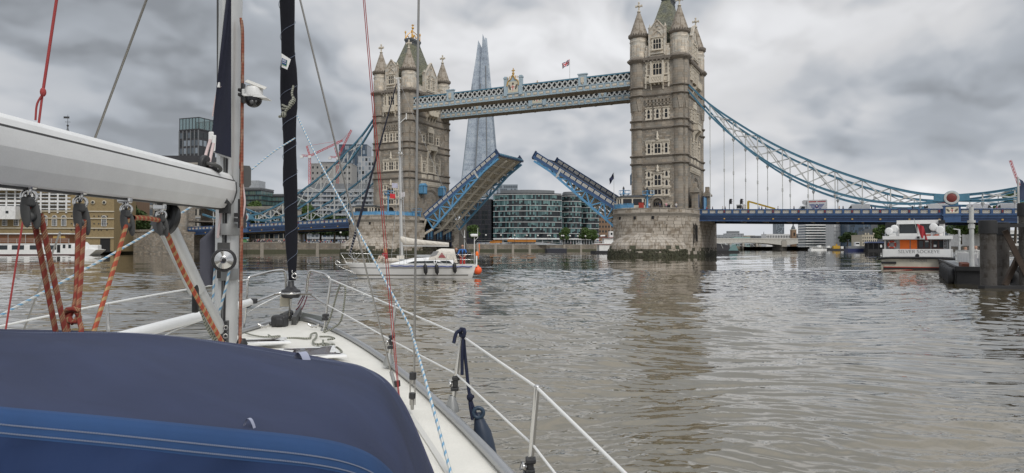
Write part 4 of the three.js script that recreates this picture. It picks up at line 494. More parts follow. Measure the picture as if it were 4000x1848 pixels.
// ---------------------------------------------------------------- people
// joints in metres for a 1.75 m figure standing at the origin, facing +z; bones: [from, to, r0, r1, colour key]
const lerp3 = (a, b, t) => a.map((v, i) => lerp(v, b[i], t));
function person(cols, pose = {}, res = 44, extra = []) {
  const j = { hip: [0, 0.95, 0], chest: [0, 1.32, 0], neck: [0, 1.5, 0], head: [0, 1.64, 0.02], sl: [-0.19, 1.42, 0], sr: [0.19, 1.42, 0], el: [-0.27, 1.15, 0.02], er: [0.27, 1.15, 0.02], hl: [-0.28, 0.9, 0.08], hr: [0.28, 0.9, 0.08], pl: [-0.1, 0.92, 0], pr: [0.1, 0.92, 0], kl: [-0.12, 0.5, 0.03], kr: [0.12, 0.5, 0.03], al: [-0.12, 0.09, -0.01], ar: [0.12, 0.09, -0.01], fl: [-0.13, 0.05, 0.15], fr: [0.13, 0.05, 0.15], ...pose };
  const C = { skin: [0.42, 0.24, 0.17], hair: [0.06, 0.04, 0.03], top: [0.3, 0.3, 0.3], legs: [0.05, 0.06, 0.1], shoe: [0.03, 0.03, 0.03], ...cols };
  const bones = [[j.hip, j.chest, 0.125, 0.15, 'top'], [j.chest, lerp3(j.chest, j.neck, 0.7), 0.15, 0.09, 'top'], [j.neck, j.head, 0.055, 0.07, 'skin'], [j.head, [j.head[0], j.head[1] + 0.05, j.head[2]], 0.085, 0.092, 'skin'], [[j.head[0], j.head[1] + 0.07, j.head[2] - 0.035], [j.head[0], j.head[1] + 0.02, j.head[2] - 0.05], 0.085, 0.075, 'hair'], [[j.head[0], j.head[1] + 0.0, j.head[2] + 0.085], [j.head[0], j.head[1] - 0.02, j.head[2] + 0.1], 0.016, 0.02, 'skin'],
    [j.sl, j.el, 0.066, 0.05, 'top'], [j.sr, j.er, 0.066, 0.05, 'top'], [j.el, j.hl, 0.046, 0.033, 'arm'], [j.er, j.hr, 0.046, 0.033, 'arm'], [j.hl, lerp3(j.el, j.hl, 1.28), 0.04, 0.028, 'skin'], [j.hr, lerp3(j.er, j.hr, 1.28), 0.04, 0.028, 'skin'], [j.sl, j.sr, 0.075, 0.075, 'top'],
    [j.pl, j.kl, 0.098, 0.066, 'legs'], [j.pr, j.kr, 0.098, 0.066, 'legs'], [j.kl, j.al, 0.066, 0.046, 'legs'], [j.kr, j.ar, 0.066, 0.046, 'legs'], [j.pl, j.pr, 0.11, 0.11, 'legs'], [j.al, j.fl, 0.048, 0.04, 'shoe'], [j.ar, j.fr, 0.048, 0.04, 'shoe'], ...extra];
  C.arm ??= C.skin;
  const all = bones.flatMap((b) => [b[0], b[1]]), lo = [0, 1, 2].map((k) => Math.min(...all.map((p) => p[k])) - 0.2), hi = [0, 1, 2].map((k) => Math.max(...all.map((p) => p[k])) + 0.2), S = Math.max(...[0, 1, 2].map((k) => hi[k] - lo[k])) / 2, mid = [0, 1, 2].map((k) => (lo[k] + hi[k]) / 2);
  const dist = (b, x, y, z) => { const [p, q, r0, r1] = b, dx = q[0] - p[0], dy = q[1] - p[1], dz = q[2] - p[2], l2 = dx * dx + dy * dy + dz * dz + 1e-9, t = clamp(((x - p[0]) * dx + (y - p[1]) * dy + (z - p[2]) * dz) / l2); return Math.hypot(x - p[0] - dx * t, y - p[1] - dy * t, z - p[2] - dz * t) - lerp(r0, r1, t); };
  const mc = new MarchingCubes(res, new THREE.MeshStandardMaterial(), false, false, 60000), half = res / 2; mc.isolation = 0;
  for (let k = 0; k < res; k++) for (let jj = 0; jj < res; jj++) for (let i = 0; i < res; i++) { const x = (i - half) / half * S + mid[0], y = (jj - half) / half * S + mid[1], z = (k - half) / half * S + mid[2]; let d = 1; for (const b of bones) { const e = dist(b, x, y, z), h = Math.max(0.045 - Math.abs(d - e), 0) / 0.045; d = Math.min(d, e) - h * h * 0.045 * 0.25; } mc.field[i + jj * res + k * res * res] = -d; }
  mc.update(); const n = mc.count, pos = new Float32Array(n * 3), nor = new Float32Array(n * 3), col = new Float32Array(n * 3);
  for (let i = 0; i < n; i++) { const p = [0, 1, 2].map((k) => mc.positionArray[i * 3 + k] * S + mid[k]); pos.set(p, i * 3); for (let k = 0; k < 3; k++) nor[i * 3 + k] = mc.normalArray[i * 3 + k]; let best = 9, bi = 0; bones.forEach((b, q) => { const e = dist(b, ...p); if (e < best) { best = e; bi = q; } }); let key = bones[bi][4]; const c = Array.isArray(key) ? key : C[key]; col.set(c, i * 3); }
  const g = new THREE.BufferGeometry(); g.setAttribute('position', new THREE.BufferAttribute(pos, 3)); g.setAttribute('normal', new THREE.BufferAttribute(nor, 3)); g.setAttribute('color', new THREE.BufferAttribute(col, 3)); g.userData.done = 1; return g;
}
M.people = MS([1, 1, 1], 0.8, { vertexColors: true });
const sitPose = { hip: [0, 0.45, 0], chest: [0, 0.82, -0.04], neck: [0, 1.0, -0.02], head: [0, 1.14, 0.02], sl: [-0.19, 0.92, 0], sr: [0.19, 0.92, 0], el: [-0.26, 0.66, 0.1], er: [0.26, 0.66, 0.1], hl: [-0.16, 0.58, 0.32], hr: [0.16, 0.58, 0.32], pl: [-0.1, 0.42, 0], pr: [0.1, 0.42, 0], kl: [-0.12, 0.46, 0.42], kr: [0.12, 0.46, 0.42], al: [-0.12, 0.06, 0.42], ar: [0.12, 0.06, 0.42], fl: [-0.13, 0.04, 0.56], fr: [0.13, 0.04, 0.56] };
const folk = [[[0.62, 0.6, 0.57], [0.05, 0.06, 0.12]], [[0.05, 0.06, 0.09], [0.04, 0.04, 0.05]], [[0.42, 0.05, 0.05], [0.06, 0.07, 0.12]], [[0.1, 0.2, 0.42], [0.2, 0.18, 0.14]], [[0.55, 0.42, 0.3], [0.04, 0.04, 0.05]], [[0.6, 0.3, 0.35], [0.1, 0.1, 0.12]]].map(([top, legs], i) => person({ top, legs, hair: i & 1 ? [0.05, 0.035, 0.025] : [0.2, 0.13, 0.07] }, i % 3 === 1 ? { al: [-0.14, 0.09, 0.18], kl: [-0.12, 0.5, 0.16], fl: [-0.15, 0.05, 0.33], ar: [0.12, 0.12, -0.25], fr: [0.12, 0.06, -0.12] } : i % 3 === 2 ? { hl: [-0.1, 1.15, 0.26], hr: [0.12, 1.1, 0.28] } : {}, 26));
const sitters = [[[0.6, 0.58, 0.55], [0.1, 0.1, 0.14]], [[0.08, 0.09, 0.12], [0.3, 0.27, 0.22]], [[0.45, 0.1, 0.1], [0.05, 0.06, 0.1]]].map(([top, legs]) => person({ top, legs }, sitPose, 24));
const shades = ['pale', 'dark', 'red', 'blue', 'tan', 'pink'];
function folkAt(k, pos, turn, label, group, h = 1) { const o = obj('person', folk[k], M.people); o.position.copy(A3(pos)); o.rotation.y = turn; o.scale.setScalar(h); return tag(o, label, 'person', group); }

// ---------------------------------------------------------------- trees
M.leaves = [[0.055, 0.095, 0.024], [0.075, 0.125, 0.03], [0.04, 0.072, 0.02]].map((c) => MP(c, 0.75, { side: THREE.DoubleSide, transmission: 0.0 }));
M.bark = MG([0.09, 0.07, 0.05], 0.9, 1);
function crown(n, R, H, sz, sd) { // leaf clumps through the volume of several lobes
  const s0 = seed; seed = sd; const lobes = []; for (let i = 0; i < 11; i++) { const a = rnd() * 6.28, q = Math.sqrt(rnd()) * 0.62; lobes.push([Math.cos(a) * q * R, lerp(0.2, 0.86, rnd()) * H, Math.sin(a) * q * R, R * rr(0.28, 0.52)]); } lobes.push([0, H * 0.72, 0, R * 0.5]);
  const pos = []; for (let i = 0; i < n; i++) { const l = lobes[rnd() * lobes.length | 0], u = rnd() * 2 - 1, a = rnd() * 6.28, q = Math.cbrt(rr(0.25, 1.08)) * l[3], s = Math.sqrt(1 - u * u), c = V(l[0] + Math.cos(a) * s * q, l[1] + u * q * 0.85, l[2] + Math.sin(a) * s * q), e1 = V(rr(-1, 1), rr(-1, 1), rr(-1, 1)).normalize(), e2 = V(rr(-1, 1), rr(-1, 1), rr(-1, 1)).cross(e1).normalize(), z = sz * rr(0.6, 1.4); const A = c.clone().addScaledVector(e1, z), Bq = c.clone().addScaledVector(e1, -z * 0.4).addScaledVector(e2, z * 0.7), Cq = c.clone().addScaledVector(e1, -z * 0.5).addScaledVector(e2, -z * 0.7); pos.push(...A.toArray(), ...Bq.toArray(), ...Cq.toArray()); }
  seed = s0; const g = new THREE.BufferGeometry(); g.setAttribute('position', new THREE.Float32BufferAttribute(pos, 3)); g.computeVertexNormals(); g.userData.done = 1; return g;
}
const treeVar = [0, 1, 2].map((i) => ({ crown: crown(3400, 4.2, 8.6, 0.42, 400 + i * 7), trunk: put([tb([0, 0, 0], [0.15, 3.6, 0.1], 0.28, 0.2, 7), tb([0.15, 3.5, 0.1], [1.5, 6, 0.6], 0.17, 0.07, 5), tb([0.15, 3.4, 0.1], [-1.4, 6.2, -0.5], 0.17, 0.07, 5), tb([0.15, 3.5, 0.1], [0.2, 8, -0.8], 0.18, 0.06, 5)]) }));
function tree(i, pos, h, w, label, group, m = 0) { const o = thing('leafy_tree', label, 'tree', pos, i * 1.3, group); const s = h / 11.2, v = treeVar[i % 3]; obj('trunk', v.trunk, M.bark, o); const c = obj('crown', v.crown, M.leaves[m], o); c.position.y = 2.4; o.scale.set(w / 8.4, s, w / 8.4); return o; }

// ---------------------------------------------------------------- the south bank: wall, ground
const onBank = (px, d, y = 4.2) => { const q = P(px, 969, d); return V(q.x, y, q.z); };
M.bankWall = MS([0.34, 0.3, 0.25], 0.9, { map: rep(T.ashB.map, 9), bumpMap: rep(T.ashB.bump, 9), bumpScale: 0.03 });
M.ground = MG([0.22, 0.2, 0.18], 0.95, 6); M.paving = MG([0.3, 0.28, 0.25], 0.9, 4);
const bankPts = [[-900, 215], [-300, 228], [430, 258], [560, 268], [960, 292], [1380, 335], [1830, 420], [2100, 440], [2420, 480], [2790, 640], [2900, 900], [2940, 1500]].map(([px, d]) => onBank(px, d, 0));
{
  const far = [[9, 0, -1800], [-1500, 0, -1800], [-1500, 0, -60], [-420, 0, -120]]; const top = 4.1;
  const s = new THREE.Shape(); bankPts.forEach((p, i) => i ? s.lineTo(p.x, -p.z) : s.moveTo(p.x, -p.z)); s.lineTo(60, 2600); s.lineTo(-2200, 2600); s.lineTo(-2200, 100); const g = fin(new THREE.ShapeGeometry(s)); g.rotateX(-Math.PI / 2); g.translate(0, top, 0);
  struct(obj('south_bank_ground', g, M.ground));
  const w = thing('embankment_wall', 'long stone river wall with green weed below along the far bank', 'river wall');
  for (let i = 0; i < bankPts.length - 1; i++) { const a = bankPts[i], b = bankPts[i + 1], q = (p, y) => [p.x, y, p.z]; const dir = b.clone().sub(a).normalize(), nrm = V(-dir.z, 0, dir.x); const o = (p, k) => p.clone().addScaledVector(nrm, k);
    obj('wall_face', [bar([a.x, 1.5, a.z], [b.x, 1.5, b.z], 1.0, 5.6)], M.bankWall, w);
    obj('weed_band', [bar([o(a, 0.18).x, -0.3, o(a, 0.18).z], [o(b, 0.18).x, -0.3, o(b, 0.18).z], 1.0, 3.6)], M.algae[i % 3], w);
    obj('wall_coping', [bar([a.x, 4.4, a.z], [b.x, 4.4, b.z], 1.3, 0.35)], M.coping, w);
    const n = Math.round(a.distanceTo(b) / 13); if (i > 2 && i < 9) for (let k = 0; k < n; k++) { const c = a.clone().lerp(b, (k + 0.5) / n); obj('pilaster', bx(1.6, 4.6, 1.5, c.x, 2.3, c.z, 0, Math.atan2(-dir.z, dir.x), 0), M.coping, w); } }
}

// ---------------------------------------------------------------- buildings
const G = { dark: MP([0.02, 0.026, 0.03], 0.08), teal: MP([0.05, 0.10, 0.105], 0.1), tealL: MP([0.16, 0.27, 0.27], 0.25), tealM: MP([0.09, 0.165, 0.17], 0.15), grey: MP([0.10, 0.12, 0.14], 0.12), greyL: MP([0.25, 0.29, 0.33], 0.2), blue: MP([0.05, 0.08, 0.12], 0.1), green: MP([0.10, 0.15, 0.125], 0.15) };
M.concrete = MG([0.42, 0.39, 0.34], 0.85, 5); M.concreteL = MG([0.6, 0.58, 0.53], 0.8, 5); M.brownBrick = MG([0.26, 0.17, 0.11], 0.9, 2); M.stock = MG([0.31, 0.235, 0.125], 0.9, 2); M.greyMetal = MG([0.2, 0.21, 0.22], 0.5, 4); M.greyL = MG([0.42, 0.44, 0.46], 0.5, 4); M.charcoal = MG([0.045, 0.045, 0.05], 0.5, 3); M.paleStone = MG([0.55, 0.5, 0.4], 0.85, 3); M.whitePaint = MG([0.8, 0.8, 0.79], 0.5, 3);
const boxCache = new Map(), ubox = (w, h, d) => { const k = [w, h, d].map((v) => v.toFixed(2)).join(); if (!boxCache.has(k)) boxCache.set(k, put(bx(w, h, d))); return boxCache.get(k); };
const MAXP = 290;
// block seen between photo columns, top at photo row; front turned by `turn`
function block(name, label, px0, px1, ytop, d, o = {}) {
  const c = onBank((px0 + px1) / 2, d, o.y0 ?? 4.1), w = (px1 - px0) / FOC * d / Math.max(0.35, Math.cos(o.turn ?? 0)) * (o.wk ?? 1), top = P(2000, ytop, d).y, h = top - c.y, dep = o.dep ?? 16;
  const g = thing(name, label, o.cat ?? 'building', c, o.turn ?? 0, o.group), wall = o.wall ?? M.concrete, off = o.solid ? 0 : 0;
  obj('wall', bb(-w / 2, w / 2, 0, h, -dep, 0), wall, g);
  const fl = o.floors ?? Math.max(2, Math.round(h / 3.6)), cols = o.cols ?? Math.round(w / 3), y0 = o.base ?? h / (fl + 0.6) * 0.5, fh = (h - y0 - (o.topGap ?? 0.6)) / fl, gl = o.glass ?? [G.dark, G.grey]; let n = 0; const rest = gl.map(() => []);
  const win = (x, y, z, ww, hh, ry) => { const k = rnd() * gl.length | 0; if (n++ < (o.max ?? MAXP) && !o.far) { const q = obj('window', ubox(ww, hh, 0.12), gl[k], g); q.position.set(x, y, z); q.rotation.y = ry; } else rest[k].push(bx(ww, hh, 0.12, x, y, z, 0, ry, 0)); };
  const fw = w / cols, wf = o.wf ?? 0.62, hf = o.hf ?? 0.6;
  for (let f = fl - 1; f >= 0; f--) for (let i = 0; i < cols; i++) { if (o.skip && o.skip(i, f)) continue; win(-w / 2 + (i + 0.5) * fw, y0 + (f + 0.5) * fh, 0.0, fw * wf, fh * hf, 0); }
  for (const s of o.sides ?? []) { const sc = Math.max(1, Math.round(dep / fw)); for (let f = fl - 1; f >= 0; f--) for (let i = 0; i < sc; i++) win(s * w / 2, y0 + (f + 0.5) * fh, -(i + 0.5) * dep / sc, dep / sc * wf, fh * hf, Math.PI / 2); }
  rest.forEach((r, k) => r.length && tag(obj('windows', r, gl[k], g), null, null, null, 'stuff'));
  if (o.band) for (let f = 0; f <= fl; f++) obj('floor_band', bb(-w / 2 - 0.15, w / 2 + 0.15, y0 + f * fh - (o.bh ?? 0.35), y0 + f * fh + (o.bh ?? 0.35) * 0.4, -dep - 0.1, o.bp ?? 0.35), o.band, g);
  if (o.fins) for (let i = 0; i <= cols; i++) obj('fin', ubox(o.fw ?? 0.3, h - 0.2, 0.4), o.fins, g).position.set(-w / 2 + i * fw, h / 2, 0.2);
  obj('roof_parapet', [bb(-w / 2 - 0.2, w / 2 + 0.2, h, h + 0.6, -dep - 0.2, 0.2)], o.cap ?? wall, g);
  if (o.plant) obj('roof_plant', bb(-w * 0.35, w * 0.3, h + 0.5, h + o.plant, -dep * 0.8, -dep * 0.25), o.plantMat ?? M.greyMetal, g);
  g.userData.w = w; g.userData.h = h; return g;
}
// far left: the yellow brick brewery with its white glazed upper storeys
{
  const d = 236, g = block('brick_brewery', 'yellow brick riverside brewery with arched white windows behind the white boat', -330, 418, 728, d, { wall: M.stock, floors: 1, cols: 1, y0: 1, skip: () => true, dep: 18, turn: 0.12, cat: 'brewery' }), w = g.userData.w, h = g.userData.h, k = d / FOC;
  const X = (px) => (px - 44) * k / Math.cos(0.12), Y = (py) => (969 - py) * k + EYE - 1;
  for (let i = 0; i < 18; i++) for (let j = 0; j < 5; j++) { const px = -300 + i * 31, py = 752 + j * 14; if (px > 240) continue; const f = obj('glazed_bay', ubox(2.3, 1.0, 0.2), G.dark, g); f.position.set(X(px), Y(py + 6), 0.05); }
  for (let i = 0; i < 19; i++) obj('white_mullion', ubox(0.5, 8.0, 0.4), M.whitePaint, g).position.set(X(-315 + i * 31), Y(785), 0.2);
  for (const py of [732, 742, 757, 771, 785, 799, 814]) obj('white_rail', ubox(52, py === 785 ? 0.7 : 0.3, 0.4), M.whitePaint, g).position.set(X(-38), Y(py), 0.16);
  const aw = put([ext(arch(0.8, 0, 2.9, 0.85, 8), 0.3, [arch(0.68, 0.12, 2.9, 0.72, 8)]), [-0.25, 0.25].map((x) => bx(0.07, 3.6, 0.1, x, 1.8, 0.12)), [0.7, 1.4, 2.1, 2.8].map((y) => bx(1.4, 0.07, 0.1, 0, y, 0.12))]), ag = put(ext(arch(0.7, 0.1, 2.9, 0.74, 8), 0.08));
  for (const px of [-150, -100, -40, 20, 62, 112, 165, 200, 234, 280, 382]) { const o = obj('arched_window', aw, M.whitePaint, g); o.position.set(X(px), Y(882), 0.02); obj('pane', ag, G.dark, o); }
  for (const [px, py] of [[340, 788], [382, 788], [272, 780]]) { const o = obj('round_window', tr(lath([[0.45, 0], [0.72, 0], [0.72, 0.3], [0.45, 0.3]], 14), 0, 0, 0, Math.PI / 2), M.paleStone, g); o.position.set(X(px), Y(py), 0.05); obj('pane', tr(lath([[0.001, 0.1], [0.5, 0.1]], 14), 0, 0, 0, Math.PI / 2), G.dark, o); }
  for (const px of [262, 275, 345, 362, 372, 393]) for (const py of [842, 872, 897]) obj('tie_plate', tr(lath([[0.001, 0.15], [0.22, 0.15], [0.22, 0]], 8), 0, 0, 0, Math.PI / 2), M.iron, g).position.set(X(px), Y(py), 0.05);
  for (const py of [823, 851, 890, 927]) obj('string_course', bb(-w / 2, w / 2 + 0.1, Y(py) - 0.22, Y(py) + 0.16, 0, 0.4), M.paleStone, g);
  const wb = obj('weatherboard_turret', bb(X(-5), X(76), Y(857), Y(806), 0, 3), M.whitePaint, g); obj('weatherboard_turret', bb(X(-6), X(78), Y(745), Y(722), 0, 3), M.whitePaint, g); obj('small_window', [bx(0.9, 0.9, 0.1, X(46), Y(830), 3.02)], G.dark, wb);
  const tw = obj('tower_stage', bb(X(90), X(330), h, h + 10, -14, -1), M.stock, g); obj('tower_roof', [lath([[9, 0], [8, 2], [4, 4.6], [2.2, 5.4], [2.2, 8.2], [2.6, 8.3], [1.4, 9.6], [0.4, 10.6], [0.15, 12.0], [0.001, 12.1]], 8).translate(X(205), h + 10, -7)], M.lead, tw); obj('weathervane', [tb([X(205), h + 21, -7], [X(205), h + 26.2, -7], 0.1, 0.05), sph(0.4, X(205), h + 22.3, -7, 1, 1, 1, 8), bx(1.8, 0.12, 0.12, X(205), h + 23.6, -7), bx(1.9, 0.7, 0.08, X(200), h + 25.2, -7)], M.iron, tw);
  obj('quay_door', [bb(X(368), X(405), Y(985), Y(930), -0.1, 0.1)], M.dark, g);
}
block('apartment_house', 'brown brick flats with dark windows right of the yellow brewery', 408, 520, 762, 266, { wall: M.brownBrick, floors: 6, cols: 4, wf: 0.5, hf: 0.66, glass: [G.dark], dep: 14, y0: 1, turn: 0.1 });
block('roof_terrace_house', 'grey flats with roof terrace above the boom', 528, 870, 640, 300, { wall: M.concrete, floors: 7, cols: 14, glass: [G.dark, G.grey], plant: 4.2, plantMat: M.charcoal, band: M.greyL });
{ const g = block('apartment_tower', 'dark slender apartment tower with a glass crown left of the mast', 680, 790, 508, 345, { wall: M.charcoal, floors: 14, cols: 5, wf: 0.7, hf: 0.72, glass: [G.grey, G.dark, G.greyL], dep: 11, turn: -0.35, wk: 0.82, sides: [1], fins: M.greyMetal, fw: 0.5 }), w = g.userData.w, h = g.userData.h;
  const cg = MP([0.6, 0.7, 0.7], 0.05, { transmission: 0.9, thickness: 0 }); obj('crown_glazing', [bb(-w / 2, w / 2, h, h + 6, -0.05, 0), bb(w / 2 - 0.05, w / 2, h, h + 6, -11, 0), bb(-w / 2, w / 2, h, h + 6, -11.05, -11)], cg, g); for (let i = 0; i <= 6; i++) for (const z of [0, -11]) obj('crown_post', ubox(0.25, 6.2, 0.25), M.charcoal, g).position.set(-w / 2 + i * w / 6, h + 3.1, z); for (const z of [-3.6, -7.3]) obj('crown_post', ubox(0.25, 6.2, 0.25), M.charcoal, g).position.set(w / 2, h + 3.1, z); obj('crown_rim', [bb(-w / 2 - 0.2, w / 2 + 0.2, h + 6, h + 6.3, -0.3, 0.2), bb(-w / 2 - 0.2, w / 2 + 0.2, h + 6, h + 6.3, -11.2, -10.8), bb(w / 2 - 0.2, w / 2 + 0.2, h + 6, h + 6.3, -11, 0)], M.charcoal, g); }
block('glass_office', 'green glass office block with roof terrace right of the mast', 900, 1020, 738, 340, { wall: M.greyMetal, floors: 4, cols: 16, wf: 0.82, hf: 0.86, glass: [G.green, G.tealM, G.teal], base: 17, band: M.charcoal, plant: 4.5, plantMat: M.greyL, turn: -0.1, dep: 14, sides: [1] });
block('glass_office', 'lower green glass office block beside the dark furled sail', 1018, 1150, 762, 352, { wall: M.greyMetal, floors: 3, cols: 18, wf: 0.82, hf: 0.86, glass: [G.green, G.teal, G.tealM], base: 17, band: M.charcoal, turn: -0.1, dep: 14, sides: [1] });
block('bank_podium', 'long dark podium block below the green glass offices', 700, 1150, 812, 322, { wall: M.concrete, floors: 4, cols: 24, wf: 0.8, glass: [G.dark, G.grey], band: M.greyMetal, dep: 10, turn: -0.1 });
{ const g = block('striped_office', 'wide grey office block with stacked window stripes behind the left chains', 1140, 1500, 742, 430, { wall: M.greyL, floors: 11, cols: 24, wf: 0.8, hf: 0.62, glass: [G.grey, G.greyL, G.dark, G.blue], band: M.greyL, bh: 0.7, bp: 0.7, dep: 22, plant: 4.5, plantMat: M.greyMetal }); }
block('concrete_tower', 'bare concrete tower under construction beside the red crane', 1212, 1372, 640, 700, { wall: MG([0.36, 0.355, 0.34], 0.85, 5), floors: 14, cols: 9, wf: 0.35, hf: 0.4, glass: [G.dark], dep: 25, skip: (i, f) => i > 3 && i < 7, plant: 3 });
block('round_glass_tower', 'blue glass tower top behind the left suspension chain', 1322, 1432, 565, 760, { wall: G.blue, floors: 22, cols: 14, wf: 0.86, hf: 0.85, glass: [G.grey, G.blue, G.greyL], max: 150, dep: 24 });
{ const g = block('faceted_tower', 'pale grey tower with faceted window pattern left of the left tower', 1398, 1500, 612, 740, { wall: M.greyL, floors: 20, cols: 8, wf: 0.62, hf: 0.7, glass: [G.dark, G.grey, G.greyL], dep: 20, skip: (i, f) => (i + f) % 4 === 3 }); }
// tower cranes
M.craneRed = MS([0.5, 0.05, 0.06], 0.5);
function crane(label, base, h, jib, ang, d, tw = 1.8) { const o = thing('tower_crane', label, 'crane', base, 0, 'red tower cranes'); const lat = (a, b, w, n) => { a = A3(a); b = A3(b); const q = [], t = b.clone().sub(a).normalize(), u = t.clone().cross(V(0, 0, 1)).normalize().multiplyScalar(w / 2), v = V(0, 0, w / 2); const c = (s, k, f) => a.clone().lerp(b, f).addScaledVector(u, s).addScaledVector(v, k); for (const s of [-1, 1]) for (const k of [-1, 1]) q.push(bar(c(s, k, 0), c(s, k, 1), 0.24)); for (let i = 0; i < n; i++) for (const k of [-1, 1]) { q.push(bar(c(i & 1 ? 1 : -1, k, i / n), c(i & 1 ? -1 : 1, k, (i + 1) / n), 0.15)); } return q; };
  obj('mast', lat([0, 0, 0], [0, h, 0], tw, Math.round(h / 2.5)), M.craneRed, o); const e = [Math.cos(ang) * jib, h + 3 + Math.sin(ang) * jib, 0]; obj('jib', lat([0, h + 2, 0], e, 1.4, Math.round(jib / 2.5)), M.craneRed, o); obj('counter_jib', [lat([0, h + 2, 0], [-8, h + 2.5, 0], 1.4, 4), lat([0, h + 2, 0], [-3, h + 12, 0], 1.2, 4), tb([-3, h + 12, 0], e, 0.12, 0.12, 4)], M.craneRed, o); obj('cab', [bx(2.6, 2.6, 2.4, 0.5, h + 1, 1.6), bx(3, 2.4, 2.2, -8, h + 1.2, 0)], M.whitePaint, o); return o; }
crane('red tower crane with a low jib left of the left bridge tower', onBank(1208, 690, 4), 88, 36, 0.42, 690); crane('red tower crane with a steep jib behind the blue glass tower', onBank(1318, 700, 4), 88, 30, 1.1, 700);
crane('slim pink crane jib over the right end of the bridge', onBank(3992, 640, 4), 48, 30, 1.9, 640, 1.4);

// the tall tapering glass skyscraper
{
  const d = 1003, k = d / FOC, c = onBank(1884, d, 4), g = thing('glass_spire_skyscraper', 'tall tapering glass skyscraper between the bridge towers', 'skyscraper', c);
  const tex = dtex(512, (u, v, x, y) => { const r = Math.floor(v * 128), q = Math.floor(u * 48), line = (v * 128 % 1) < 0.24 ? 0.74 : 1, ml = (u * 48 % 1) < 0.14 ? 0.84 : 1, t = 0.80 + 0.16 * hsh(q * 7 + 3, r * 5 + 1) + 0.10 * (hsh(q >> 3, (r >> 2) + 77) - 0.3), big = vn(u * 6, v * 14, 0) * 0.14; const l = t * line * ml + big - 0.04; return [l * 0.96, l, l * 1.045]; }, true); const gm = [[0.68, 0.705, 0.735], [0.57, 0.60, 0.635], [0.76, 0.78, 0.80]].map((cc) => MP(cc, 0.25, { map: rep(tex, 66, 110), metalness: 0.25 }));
  const pt = (px, py, z) => [(px - 1884) * k, (969 - py) * k + EYE - 4, z];
  const face = (name, q, m) => obj(name, [ext(q.map(([px, py]) => pt(px, py, 0).slice(0, 2)), 1.6)], gm[m], g);
  const F = [ // outline in photo columns and rows at true distance, set back in depth
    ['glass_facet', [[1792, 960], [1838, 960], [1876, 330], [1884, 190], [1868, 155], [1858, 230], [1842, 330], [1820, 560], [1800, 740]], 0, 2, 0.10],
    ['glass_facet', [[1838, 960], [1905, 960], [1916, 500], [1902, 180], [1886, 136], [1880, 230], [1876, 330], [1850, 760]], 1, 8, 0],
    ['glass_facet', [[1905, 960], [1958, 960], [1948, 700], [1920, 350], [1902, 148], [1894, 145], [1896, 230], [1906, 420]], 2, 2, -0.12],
  ];
  for (const [n, q, m, z, ry] of F) { const o = face(n, q, m); o.position.z = z; }
  obj('dark_reveal', [[[1841, 960], [1878, 330], 1.6], [[1907, 960], [1898, 260], 1.6]].map(([a, b, w]) => bar(pt(...a, 10), pt(...b, 10), w, 1.2)), M.greyMetal, g); obj('edge_fin', [[[1950, 720], [1924, 420]], [[1800, 740], [1846, 330]]].map(([a, b]) => bar(pt(...a, 6), pt(...b, 6), 1.2, 1.2)), G.greyL, g); obj('steel_core', bb(pt(1882, 0, 0)[0] - 3, pt(1882, 0, 0)[0] + 3, pt(0, 300, 0)[1], pt(0, 205, 0)[1], -6, -1), M.greyMetal, g);
  obj('body', [ext([[1800, 960], [1954, 960], [1912, 420], [1892, 240], [1870, 240], [1848, 420]].map(([a, b]) => pt(a, b, 0).slice(0, 2)), 40).translate(0, 0, -42)], gm[1], g);
}
block('pale_glass_block', 'pale glass block with open crown right of the skyscraper base', 1940, 2022, 722, 960, { wall: G.greyL, floors: 20, cols: 12, far: true, wf: 0.85, hf: 0.8, glass: [G.greyL, G.grey], dep: 25 });
block('black_office', 'black office block behind the raised left leaf', 1800, 1918, 782, 500, { wall: M.charcoal, floors: 9, cols: 10, wf: 0.86, hf: 0.8, glass: [G.dark, MP([0.03, 0.032, 0.04], 0.2)], fins: M.charcoal, fw: 0.2, turn: -0.25, dep: 30, sides: [1], max: 120 });
